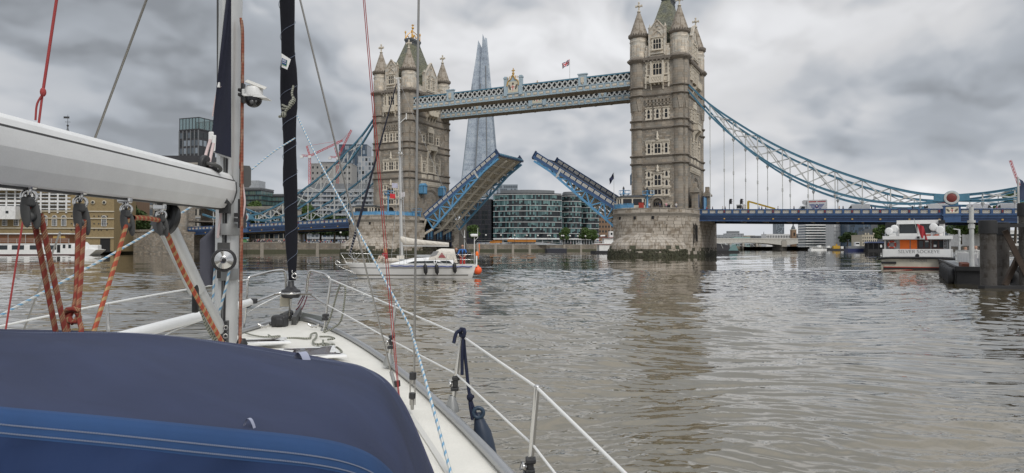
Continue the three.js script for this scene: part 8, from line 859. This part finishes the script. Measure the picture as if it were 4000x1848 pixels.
const shr = 0.0082; ow('mainsheet', [rope([P(120, 800, 2.08), P(160, 1000, 2.14), P(222, 1320, 2.2)], shr), rope([P(158, 835, 2.1), P(200, 1040, 2.15), P(262, 1330, 2.2)], shr)], M.ropeRed); ow('mainsheet', [rope([P(305, 800, 2.36), P(302, 1000, 2.32), P(290, 1200, 2.27), P(270, 1240, 2.25), P(285, 1262, 2.24), P(306, 1236, 2.25), P(292, 1212, 2.26), P(268, 1225, 2.25), P(262, 1275, 2.24), P(275, 1340, 2.22)], shr), rope([P(328, 860, 2.36), P(314, 1100, 2.3), P(305, 1230, 2.25), P(318, 1290, 2.23), P(306, 1345, 2.2)], shr), rope([P(312, 1215, 2.25), P(270, 1205, 2.24), P(252, 1235, 2.25), P(280, 1258, 2.24), P(312, 1250, 2.25), P(300, 1222, 2.24)], shr)], M.ropeRed); ow('mainsheet_tail', [rope([P(500, 855, 2.7), P(440, 1060, 2.55), P(352, 1340, 2.35)], shr), rope([P(520, 850, 2.72), P(570, 852, 2.85), P(620, 860, 3.0)], 0.010)], M.ropeOrange);
// sprayhood
{
  const top = [[-420, 1272], [-200, 1278], [0, 1289], [250, 1294], [500, 1304], [700, 1320], [900, 1343], [1080, 1370], [1250, 1400], [1380, 1428], [1455, 1455], [1512, 1495], [1560, 1556], [1597, 1625], [1628, 1695], [1660, 1775], [1690, 1850], [1725, 1950], [1755, 2060]];
  const band = [[-420, 1560], [-200, 1588], [0, 1612], [220, 1632], [440, 1652], [640, 1672], [820, 1690], [980, 1706], [1120, 1720], [1240, 1736], [1330, 1754], [1400, 1776], [1455, 1802], [1500, 1835], [1540, 1876], [1575, 1930], [1605, 1990], [1630, 2060], [1650, 2140]];
  const n = top.length, dT = (i) => lerp(2.30, 1.72, sst(0, 1, i / (n - 1))), dB = (i) => lerp(1.0, 1.22, sst(0.3, 1, i / (n - 1)));
  const T3 = top.map(([x, y], i) => P(x, y, dT(i))), B3 = band.map(([x, y], i) => P(x, y, dB(i)));
  const sm = (a, m = 4) => new THREE.CatmullRomCurve3(a, false, 'centripetal').getPoints((a.length - 1) * m), TT = sm(T3), BB = sm(B3), N = TT.length;
  const mid = (t, lift, sagK) => TT.map((p, i) => { const q = BB[i].clone().lerp(p, t); q.y += lift * Math.sin(t * Math.PI) + sagK * 0.006 * Math.sin(i * 0.33 + t * 9); return q; });
  const front = (k, dy) => TT.map((p, i) => { const q = p.clone().addScaledVector(FW, k); q.y -= dy; return q; });
  const rows = [BB, ...[0.08, 0.16, 0.26, 0.38, 0.5, 0.62, 0.74, 0.84, 0.92, 0.97].map((t) => mid(t, 0.03, t > 0.1 && t < 0.9 ? 1 : 0)), TT, front(0.02, 0.006), front(0.10, 0.07), front(0.34, 0.32)];
  const hood = ow('sprayhood', loft(rows.map((r) => r)), Object.assign(M.hoodTop, { side: THREE.DoubleSide }));
  ow('hood_piping', [pipe(front(0.012, 0.004).filter((_, i) => i % 2 === 0), 0.006, 6, 120)], M.hoodPipe, hood);
  const lineAt = (t, i0, i1, w, name, lift = 0.004) => { const a = mid(t, 0.03, t > 0.1 && t < 0.9 ? 1 : 0), b = mid(t + w, 0.03, t > 0.1 && t < 0.9 ? 1 : 0); ow(name, loft([a.slice(i0, i1).map((p) => p.clone().add(V(0, lift, 0))), b.slice(i0, i1).map((p) => p.clone().add(V(0, lift, 0)))]), M.stitch, hood); };
  { const a = mid(0.885, 0.03, 1), q = []; for (let i = 2; i < 44; i++) for (let k = 0; k < 6; k++) { const p0 = a[i].clone().lerp(a[i + 1], k / 6), p1 = a[i].clone().lerp(a[i + 1], (k + 0.6) / 6); q.push(bar(p0.add(V(0, 0.0035, 0)), p1.add(V(0, 0.0035, 0)), 0.0016, 0.0012)); q.push(bar(p0.clone().add(V(0, 0, 0.012)), p1.clone().add(V(0, 0, 0.012)), 0.0016, 0.0012)); } ow('seam_stitching', q, M.stitch, hood); }
  // rear edge: lighter band turned over a bow, then the flap below
  const roll = (du, dv) => BB.map((p, i) => { const px = new THREE.Vector3(0, EYE, 0).sub(p).setY(0).normalize(); return p.clone().addScaledVector(px, du).add(V(0, dv, 0)); });
  ow('rear_band', loft([roll(-0.022, 0.001), roll(-0.010, 0.007), roll(0.004, 0.006), roll(0.012, -0.001), roll(0.016, -0.010), roll(0.019, -0.022), roll(0.020, -0.030)]), Object.assign(M.hoodBand, { side: THREE.DoubleSide }), hood);
  for (const [du, dv] of [[0.0178, -0.013], [0.0205, -0.0245]]) { const a = roll(du, dv), q = []; for (let i = 0; i < N - 1; i++) for (let k = 0; k < 5; k++) q.push(bar(a[i].clone().lerp(a[i + 1], k / 5), a[i].clone().lerp(a[i + 1], (k + 0.66) / 5), 0.0024, 0.0018)); ow('band_stitching', q, M.stitch, hood); }
  const wav = (i, k) => 0.006 * Math.sin(i * 0.42 + k) + 0.004 * Math.sin(i * 1.13 + k * 2); ow('rear_flap', loft([roll(0.0195, -0.029), ...[0.045, 0.07, 0.11, 0.18, 0.3].map((d, k) => BB.map((p, i) => { const v = new THREE.Vector3(0, EYE, 0).sub(p).setY(0).normalize(); return p.clone().addScaledVector(v, 0.006 + d * 0.42 + wav(i, k)).add(V(0, -d, 0)); }))]), Object.assign(M.hoodFlap, { side: THREE.DoubleSide }), hood);
  { const z = []; const a = BB.slice(0, 34).map((p) => { const v = new THREE.Vector3(0, EYE, 0).sub(p).setY(0).normalize(); return p.clone().addScaledVector(v, 0.046).add(V(0, -0.082, 0)); }); for (let i = 0; i < 33; i++) for (let k = 0; k < 6; k++) z.push(bar(a[i].clone().lerp(a[i + 1], k / 6), a[i].clone().lerp(a[i + 1], (k + 0.55) / 6), 0.006, 0.009)); ow('zip', z, M.castBlack, hood); }
  // webbing tabs
  const tab = (px, py, d, w, l, ry) => ow('webbing_tab', [loft([...Array(9).keys()].map((i) => { const t = i / 8, c = P(px, py, d), a = t * 1.1; const q = (s) => c.clone().add(V(Math.cos(ry) * l * t + Math.sin(ry) * s, 0.028 * Math.sin(t * Math.PI) ** 0.7 - 0.012 * t, -Math.sin(ry) * l * t + Math.cos(ry) * s)); return [q(-w / 2), q(w / 2)]; }))], Object.assign(M.tab, { side: THREE.DoubleSide }), hood); tab(1160, 1404, 1.93, 0.026, 0.046, -0.6); tab(948, 1690, 1.055, 0.007, 0.024, -0.2);
}
// standing rigging
const wr = (name, a, b, r, m = M.wire) => ow(name, rope([a, b], r, 8, 2), m);
wr('lower_shroud', P(1170, -10, 3.85), P(1528, 1455, 4.4), 0.0055); wr('cap_shroud', P(1636, -40, 3.8), P(1617, 1470, 3.95), 0.0065); { const c = P(1610, 1565, 3.95); ow('turnbuckle', [tb(P(1613, 1470, 3.95), P(1612, 1500, 3.95), 0.014, 0.014, 10), bx(0.006, 0.15, 0.01, ...P(1602, 1530, 3.95).toArray()), bx(0.006, 0.15, 0.01, ...P(1621, 1530, 3.95).toArray()), tb(P(1610, 1560, 3.95), P(1610, 1600, 3.95), 0.012, 0.009, 10)], M.wire); ow('turnbuckle_cap', [tb(P(1613, 1455, 3.95), P(1612, 1482, 3.95), 0.02, 0.02, 12), tb(P(1611, 1535, 3.95), P(1610, 1556, 3.95), 0.02, 0.02, 12)], M.castBlack); }
ow('lower_turnbuckle', [tb(P(1528, 1455, 4.4), P(1556, 1550, 4.2), 0.012, 0.012, 8)], M.wire); ow('turnbuckle_cap', [tb(P(1550, 1488, 4.15), P(1553, 1510, 4.15), 0.02, 0.018, 10)], M.castBlack);
wr('flag_halyard', P(1418, -10, 3.9), P(1520, 1180, 4.2), 0.0024, M.ropeThinRed); wr('flag_halyard', P(1424, -10, 3.9), P(1530, 1190, 4.2), 0.0024, M.ropeThinRed); wr('flag_halyard', P(1520, 1180, 4.2), P(1556, 1540, 4.1), 0.0025, M.ropeThinRed); wr('flag_halyard', P(1530, 1190, 4.2), P(1560, 1545, 4.1), 0.0025, M.ropeThinRed);
wr('shroud', P(575, -10, 4.3), P(363, 560, 4.6), 0.0075); wr('shroud', P(235, 905, 4.4), P(85, 1310, 4.4), 0.006); wr('topping_lift', P(222, -10, 2.9), P(167, 360, 2.9), 0.0058, M.ropeThinRed); ow('topping_lift', [rope([P(222, -10, 2.91), P(196, 170, 2.9), P(167, 360, 2.89), P(150, 490, 2.88)], 0.0045), rope([P(165, 370, 2.88), P(145, 405, 2.88), P(138, 470, 2.88)], 0.004), sph(0.012, ...P(168, 360, 2.88).toArray(), 1, 1.6, 1, 8)], M.ropeThinRed); wr('burgee_halyard', P(96, 820, 3.2), P(20, 1300, 3.2), 0.004, M.ropeThinRed); wr('backstay_lead', P(850, -10, 4.1), P(851, 700, 4.1), 0.006, M.castGrey);
// running rigging at the mast
ow('halyard', [rope([P(942, 80, 3.82), P(946, 110, 3.82), P(945, 500, 3.82), P(942, 1000, 3.8), P(937, 1345, 3.78)], 0.0095)], M.ropeRust); ow('halyard', [rope([P(940, 70, 3.83), P(947, 130, 3.84), P(947, 380, 3.84), P(938, 660, 3.84)], 0.007)], M.ropeOrange); ow('reef_line', [rope([P(948, 720, 3.82), P(956, 790, 3.82), P(950, 835, 3.82), P(944, 860, 3.82)], 0.0055), rope([P(864, 830, 3.8), P(856, 880, 3.79), P(850, 930, 3.78)], 0.007)], M.ropePink); ow('winch_line', [rope([P(845, 1000, 3.72), P(836, 1090, 3.74), P(832, 1180, 3.76)], 0.007), rope([P(900, 1030, 3.72), P(885, 1110, 3.74), P(862, 1200, 3.76), P(852, 1240, 3.78)], 0.007)], M.ropeBlueW);
ow('grey_pouch', [loft([...Array(11).keys()].map((i) => { const t = i / 10, y = lerp(890, 1122, t), l = lerp(830, 780, sst(0, 0.22, t)) + (t > 0.75 ? 14 * sst(0.75, 1, t) : 0), r = 848, o = []; for (let j = 0; j <= 8; j++) { const q = j / 8; o.push(P(lerp(l, r, q), y - 8 * Math.sin(q * 3), 3.92 - 0.06 * Math.sin(q * Math.PI))); } return o; }))], Object.assign(M.greyBag, { side: THREE.DoubleSide }));
// furled genoa and its drum
{
  const a = P(1141, 1085, 7.32), b = P(1121, -30, 6.36), at = (t) => a.clone().lerp(b, t), R = (t) => lerp(0.038, 0.066, sst(0, 0.22, t)) + 0.004 * Math.sin(t * 21) + (t > 0.62 && t < 0.78 ? 0.006 : 0); const rows = []; for (let i = 0; i <= 60; i++) { const t = i / 60 * 1.6 - 0.01, c = at(t), r = []; for (let j = 0; j < 16; j++) { const an = j / 16 * Math.PI * 2, f = 1 + 0.05 * Math.sin(an * 2 + t * 13) + (Math.cos(an + t * 9) > 0.9 ? 0.07 : 0); r.push(c.clone().add(V(Math.cos(an) * R(t) * f, 0, Math.sin(an) * R(t) * f))); } rows.push(r); } const gn = ow('furled_genoa', loft(rows, true), M.genNavy);
  const w = []; for (let i = 0; i <= 300; i++) { const t = i / 300 * 1.2, c = at(t), an = -i * 0.25; w.push(c.add(V(Math.cos(an) * (R(t) + 0.004), 0, Math.sin(an) * (R(t) + 0.004)))); } ow('seam_line', pipe(w.filter((_, i) => i % 1 === 0), 0.0022, 4, 900), M.stitch, gn);
  ow('sail_label', [quad(P(1099, 208, 6.42), P(1136, 232, 6.41), P(1122, 272, 6.41), P(1100, 262, 6.42))], M.boatWhite, gn); { const c = document.createElement('canvas'); c.width = 64; c.height = 48; const x = c.getContext('2d'); x.fillStyle = '#3d7a4a'; x.fillRect(0, 0, 64, 48); x.fillStyle = '#1f3a6e'; x.fillRect(0, 0, 58, 42); x.fillStyle = '#e8e8e4'; x.font = 'bold 20px sans-serif'; x.fillText('AILS', 6, 18); x.fillRect(4, 26, 50, 3); const t = new THREE.CanvasTexture(c); t.colorSpace = THREE.SRGBColorSpace; const p = printed(1, 1, 0, 0, 0, 0), q = [P(1101, 226, 6.412), P(1122, 236, 6.409), P(1119, 260, 6.409), P(1101, 252, 6.412)], at = p.attributes.position; for (let i = 0; i < at.count; i++) { const u = at.getX(i) + 0.5, v = 0.5 - at.getY(i), e = q[0].clone().lerp(q[1], u).lerp(q[3].clone().lerp(q[2], u), v); at.setXYZ(i, e.x, e.y, e.z); } ow('label_print', p, MS([1, 1, 1], 0.7, { map: t }), gn); }
  ow('sheet_knot', [rope([P(1102, 410, 6.4), P(1125, 418, 6.35), P(1148, 400, 6.38), P(1150, 385, 6.4)], 0.011), rope([P(1102, 424, 6.4), P(1128, 424, 6.35), P(1148, 380, 6.38)], 0.011), rope([P(1146, 378, 6.37), P(1140, 400, 6.34), P(1118, 430, 6.34), P(1104, 452, 6.36), P(1090, 456, 6.38)], 0.012), rope([P(1146, 335, 6.4), P(1140, 370, 6.37), P(1150, 395, 6.37), P(1136, 392, 6.35), P(1130, 410, 6.34)], 0.010), sph(0.024, ...P(1108, 447, 6.35).toArray(), 1.1, 1.2, 1, 10)], M.ropeGreyW, gn);
  const d0 = P(1136, 1150, 7.3); const dr = ow('furler_drum', [lath([[0.001, 0.14], [0.03, 0.14], [0.034, 0.09], [0.055, 0.075], [0.06, 0.06], [0.095, 0.045], [0.1, 0.03], [0.096, -0.02], [0.08, -0.035], [0.001, -0.04]], 24).translate(d0.x, d0.y, d0.z)], M.castBlack); ow('drum_cage', [lath([[0.1, 0.002], [0.104, 0.006], [0.104, 0.018], [0.1, 0.022]], 24, -0.9, 2.4).translate(d0.x, d0.y, d0.z)], M.steel, dr); ow('forestay_foot', [tb(d0.clone().add(V(0, -0.04, 0)), P(1128, 1250, 7.42), 0.014, 0.012, 8), bx(0.05, 0.05, 0.03, ...P(1130, 1238, 7.4).toArray())], M.steel, dr); ow('tack_shackle', [fin(new THREE.TorusGeometry(0.025, 0.007, 8, 14)).translate(...P(1150, 1078, 7.25).toArray()), fin(new THREE.TorusGeometry(0.022, 0.006, 8, 14)).rotateY(1).translate(...P(1147, 1060, 7.27).toArray())], M.steel, dr);
}
// genoa sheets
ow('genoa_sheet', [rope([P(1160, 452, 6.4), P(1240, 618, 5.9), P(1430, 960, 4.9), P(1602, 1278, 4.1)], 0.0072), rope([P(1602, 1278, 4.1), P(1660, 1480, 3.5), P(1775, 1900, 2.9)], 0.0076)], M.ropeBlueW); ow('genoa_sheet', [rope([P(1152, 540, 6.4), P(1070, 592, 6.1), P(985, 660, 5.8)], 0.0066, 8), rope([P(985, 660, 5.8), P(760, 800, 5.0), P(590, 905, 4.6), P(300, 1070, 4.0), P(-60, 1265, 3.5)], 0.007)], M.ropeBlueW);
// pulpit, lifelines, stanchions
{
  const r = 0.0135, tube = (pts, seg = 40) => pipe(pts, r, 8, seg); const pul = ow('pulpit', [tube([P(948, 1305, 7.0), P(962, 1190, 7.0), P(972, 1085, 7.0), P(990, 1078, 7.05), P(1090, 1056, 7.35), P(1108, 1058, 7.4), P(1115, 1075, 7.42), P(1117, 1135, 7.45)], 70), tube([P(1264, 1300, 6.9), P(1278, 1190, 6.9), P(1289, 1092, 6.9), P(1282, 1082, 6.9), P(1225, 1058, 7.3), P(1212, 1060, 7.4), P(1205, 1075, 7.42), P(1197, 1142, 7.5)], 70), tube([P(970, 1190, 7.0), P(1075, 1150, 7.5), P(1105, 1142, 7.55)]), tube([P(1213, 1150, 7.55), P(1278, 1192, 6.9)])], M.steel);
  ow('pulpit_seat', [bar(P(1075, 1150, 7.5), P(1216, 1150, 7.5), 0.06, 0.016)], MS([0.20, 0.185, 0.16], 0.6), pul); ow('stanchion_foot', [lath([[0.03, 0], [0.026, 0.06], [0.015, 0.07]], 10).translate(...P(1263, 1308, 6.9).toArray()), lath([[0.03, 0], [0.026, 0.06], [0.015, 0.07]], 10).translate(...P(950, 1312, 7.0).toArray())], M.clamp, pul); ow('rail_clamp', [rb(0.06, 0.03, 0.05, 0.008, ...P(1272, 1232, 6.88).toArray()), rb(0.06, 0.03, 0.05, 0.008, ...P(1270, 1246, 6.88).toArray())], M.castBlack, pul); ow('shore_socket', [rb(0.10, 0.11, 0.03, 0.01, ...P(1112, 1178, 7.35).toArray())], MS([0.52, 0.48, 0.38], 0.5), pul);
  const S = [[1290, 1090, 6.88], [1545, 1200, 5.3], [1803, 1312, 4.08], [2098, 1515, 3.0], [2460, 1868, 2.25]], Lw = [[1280, 1192, 6.9], [1530, 1330, 5.28], [1783, 1462, 4.08], [2083, 1740, 3.0], [2230, 1930, 2.6]]; ow('lifeline', [rope([P(...S[0]), P(...S[1])], 0.0062, 8, 2), rope([P(...S[1]), P(...S[2])], 0.0066, 8, 2), rope([P(...S[2]), P(...S[3])], 0.0068, 8, 2), rope([P(...S[3]), P(...S[4])], 0.007, 8, 2)], M.lifeline); ow('lifeline', Lw.slice(0, -1).map((p, i) => rope([P(...p), P(...Lw[i + 1])], 0.0058, 8, 2)), M.lifeline);
  for (const [tx, ty, bx_, by, d, cl] of [[1546, 1190, 1518, 1420, 5.3, 1335], [1803, 1306, 1766, 1600, 4.08, 1497], [2098, 1512, 2064, 1900, 3.0, 1818]]) { const st = ow('stanchion', [tb(P(bx_, by, d), P(tx, ty, d), 0.0135, 0.0125, 12), sph(0.014, ...P(tx, ty, d).toArray(), 1, 0.8, 1, 8)], M.steel); ow('stanchion_base', [lath([[0.042, -0.005], [0.04, 0.02], [0.026, 0.06], [0.02, 0.085], [0.014, 0.09]], 12).translate(...P(bx_, by + 4, d).toArray())], M.clamp, st); const t = (cl - by) / (ty - by), q = (y) => P(lerp(bx_, tx, (y - by) / (ty - by)), y, d - 0.012); ow('fairlead', [rb(0.045, 0.022, 0.05, 0.007, ...q(cl - 20).toArray()), rb(0.045, 0.022, 0.05, 0.007, ...q(cl + 22).toArray()), rb(0.03, 0.05, 0.035, 0.008, ...q(cl).toArray())], M.castBlack, st); ow('fairlead_sheave', [tr(lath([[0.001, -0.01], [0.02, -0.01], [0.014, 0], [0.02, 0.01], [0.001, 0.01]], 12), 0, 0, 0, 0.4, 0, 1.2).translate(...q(cl).add(V(-0.03, 0, 0.015)).toArray())], M.steel, st); }
  ow('furling_line', [rope([P(1100, 1150, 7.3), P(1010, 1195, 7.0), P(960, 1225, 6.9)], 0.005)], M.lifeline);
  // port side
  ow('lifeline', [rope([P(972, 1092, 7.0), P(745, 1128, 5.7), P(420, 1186, 4.7), P(0, 1275, 3.9), P(-120, 1300, 3.7)], 0.007, 8, 40)], M.lifeline); ow('lifeline', [rope([P(955, 1195, 7.0), P(660, 1300, 5.2), P(600, 1340, 4.9)], 0.006, 8, 12)], M.lifeline); ow('stanchion', [tb(P(424, 1320, 4.7), P(417, 1185, 4.7), 0.013, 0.012, 10)], M.steel);
  ow('spinnaker_pole', [tb(P(430, 1330, 4.4), P(820, 1225, 6.0), 0.042, 0.042, 14), tb(P(820, 1225, 6.0), P(978, 1180, 6.9), 0.042, 0.036, 14)], M.boatWhite); ow('pole_end', [tb(P(965, 1186, 6.85), P(985, 1176, 6.95), 0.045, 0.03, 12), rb(0.07, 0.05, 0.05, 0.012, ...P(990, 1176, 6.9).toArray())], M.castBlack);
}
// bow fittings
ow('anchor_roller', [bar(P(1150, 1255, 7.3), P(1172, 1215, 7.75), 0.035, 0.09), bar(P(1140, 1262, 7.3), P(1162, 1222, 7.75), 0.012, 0.1), tb(P(1100, 1238, 7.3), P(1135, 1222, 7.5), 0.035, 0.035, 12)], M.castGrey); ow('anchor_fluke', [ext([[0, 0], [0.28, 0.02], [0.32, 0.08], [0.05, 0.12]], 0.02).rotateY(-0.3).translate(...P(1170, 1262, 7.6).toArray())], MS([0.36, 0.38, 0.37], 0.4, { metalness: 0.6 })); ow('bow_light', [rb(0.16, 0.13, 0.12, 0.03, ...P(1093, 1255, 7.2).toArray()), rb(0.09, 0.09, 0.13, 0.03, ...P(1096, 1256, 7.18).toArray())], M.castBlack); ow('bow_lashing', [rope([P(1190, 1155, 7.5), P(1170, 1195, 7.5), P(1155, 1212, 7.5)], 0.006), rope([P(1200, 1155, 7.5), P(1188, 1190, 7.5), P(1178, 1210, 7.5)], 0.006), rope([P(1184, 1155, 7.5), P(1163, 1190, 7.5)], 0.006)], M.ropeWine);
for (const [px, py, d] of [[1030, 1272, 6.9], [1225, 1272, 6.9]]) ow('mooring_cleat', [pipe([P(px - 22, py - 6, d), P(px - 8, py + 2, d), P(px + 8, py + 2, d), P(px + 22, py - 6, d)], 0.012, 8, 16), tb(P(px - 8, py + 10, d), P(px - 8, py, d), 0.01), tb(P(px + 8, py + 10, d), P(px + 8, py, d), 0.01)], M.steel);
// ropes on deck and over the rail: things of their own
const lone = (name, label, cat, pts, r, m, grp) => { const c = A3(pts[0][0]); const o = obj(name, pts.map((p) => rope(p, r)), m); return tag(o, label, cat, grp); };
{ const dkp = (px, py) => { const rel = (py - 969.4) / FOC; let h = 1.27, d = (EYE - h) / rel; for (let i = 0; i < 6; i++) { const p = P(px, py, d), q = p.clone().sub(C0), f = q.dot(FW); h = sh(clamp(f, 0, 8)) + 0.055 * sst(7.7, 6.8, f) + (Math.abs(q.dot(SB)) < hb2(clamp(f, 0.3, 8)) * 0.6 ? 0.185 * sst(6.55, 4.6, f) : 0.015) + 0.012; d = (EYE - h) / rel; } return P(px, py, d); };
  lone('mooring_warp', 'pale flecked mooring rope coiled on the foredeck', 'rope', [[[1100, 1322], [1150, 1320], [1205, 1322], [1216, 1305], [1232, 1300], [1236, 1316], [1222, 1332], [1240, 1345], [1268, 1342], [1300, 1352]].map(([a, b]) => dkp(a, b)), [[1250, 1315], [1290, 1316], [1305, 1324], [1280, 1326]].map(([a, b]) => dkp(a, b)), [[1262, 1330], [1268, 1350], [1300, 1345], [1296, 1362], [1318, 1358], [1334, 1372], [1308, 1380], [1330, 1384]].map(([a, b]) => dkp(a, b)), [[1240, 1352], [1272, 1362], [1300, 1372], [1290, 1350], [1262, 1340]].map(([a, b]) => dkp(a, b))], 0.0085, M.ropeGreyW);
  lone('mooring_warp', 'flecked mooring rope looped over the starboard guard rail at the bow', 'rope', [[P(1264, 1300, 6.85), P(1290, 1240, 6.8), P(1322, 1130, 6.65), P(1333, 1112, 6.6), P(1347, 1118, 6.6), P(1345, 1180, 6.6), P(1330, 1255, 6.65), P(1300, 1282, 6.75), P(1240, 1310, 6.75)]], 0.0085, M.ropeGreyW);
  lone('deck_line', 'thin grey line lying across the port side of the foredeck', 'rope', [[[960, 1302], [1000, 1312], [1040, 1316], [1095, 1312], [1070, 1318], [1048, 1308]].map(([a, b]) => dkp(a, b))], 0.007, M.ropeGreyW); }
// fender on its navy line
{ const b = P(1872, 1640, 3.98), o = thing('hanging_fender', 'navy fender hanging over the starboard side on a navy rope', 'fender', b); const q = (px, py, d) => P(px, py, d).sub(b); obj('body', [lath([[0.001, 0.06], [0.025, 0.06], [0.035, 0.02], [0.05, -0.04], [0.07, -0.11], [0.075, -0.2], [0.075, -0.42], [0.045, -0.5], [0.001, -0.51]], 20)], MS([0.028, 0.042, 0.07], 0.42), o).rotation.set(0, 0, 0.22); o.children[0].scale.set(0.75, 0.68, 0.75); obj('eye', fin(new THREE.TorusGeometry(0.028, 0.012, 8, 16)).translate(-0.004, 0.045, 0.02), MS([0.03, 0.055, 0.09], 0.42), o); const ln = obj('rope', [rope([q(1868, 1640, 3.96), q(1838, 1560, 3.98), q(1822, 1440, 4.0), q(1812, 1320, 4.03), q(1815, 1292, 4.05)], 0.0095), rope([q(1805, 1290, 4.02), q(1785, 1298, 4.02), q(1772, 1340, 4.0)], 0.0105), rope([q(1812, 1300, 4.02), q(1806, 1370, 4.0), q(1805, 1465, 3.99)], 0.0095), rope([q(1846, 1640, 3.96), q(1836, 1580, 3.97), q(1835, 1555, 3.98)], 0.0095), rope([q(1800, 1286, 4.04), q(1815, 1290, 4.0), q(1812, 1312, 4.0), q(1798, 1308, 4.04), q(1800, 1288, 4.06)], 0.0115), sph(0.02, ...q(1836, 1552, 3.97).toArray(), 1, 1.2, 1, 8), rope([q(1838, 1552, 3.97), q(1852, 1548, 3.97)], 0.009)], M.ropeNavy, o); }
// security camera clamped to the mast
{ const b = P(1000, 375, 3.8), o = thing('security_camera', 'white security camera with a small solar panel clamped to the mast', 'camera', b), q = (px, py, d = 3.8) => P(px, py, d).sub(b); obj('clamp', [bar(q(951, 408, 3.82), q(951, 318, 3.82), 0.012, 0.045), rb(0.03, 0.02, 0.06, 0.005, ...q(943, 350, 3.83).toArray()), rb(0.03, 0.02, 0.06, 0.005, ...q(943, 372, 3.83).toArray())], M.castBlack, o); obj('bracket', [rb(0.03, 0.045, 0.04, 0.008, ...q(958, 360).toArray()), tb(q(960, 362), q(975, 358), 0.012, 0.012, 10), rb(0.02, 0.04, 0.04, 0.006, ...q(972, 362).toArray())], M.boatWhite, o); obj('housing', [lath([[0.001, 0.046], [0.045, 0.044], [0.056, 0.03], [0.058, -0.02], [0.052, -0.03]], 24).translate(...q(1000, 362).toArray()), ext([[-0.05, 0], [0.06, 0], [0.10, -0.022], [0.10, -0.028], [-0.05, -0.012]], 0.1).translate(...q(1000, 372).add(V(0, 0, -0.05)).toArray()), tb(q(999, 345), q(1005, 330), 0.022, 0.016, 12)], M.boatWhite, o); obj('dome', [sph(0.054, ...q(998, 392).toArray(), 1, 0.95, 1, 20)], MP([0.01, 0.01, 0.012], 0.06), o); obj('lens', [sph(0.014, ...q(990, 402, 3.752).toArray(), 1, 1, 0.6, 10), sph(0.008, ...q(1010, 400, 3.755).toArray(), 1, 1, 0.6, 8)], MS([0.10, 0.10, 0.10], 0.2), o); obj('solar_panel', [rb(0.13, 0.006, 0.10, 0.002, ...q(1010, 322).toArray(), 0.35, 0.2, -0.42)], MS([0.62, 0.60, 0.55], 0.4), o); o.scale.setScalar(0.84); o.position.x -= 0.012; }
renderer.render(scene, camera);
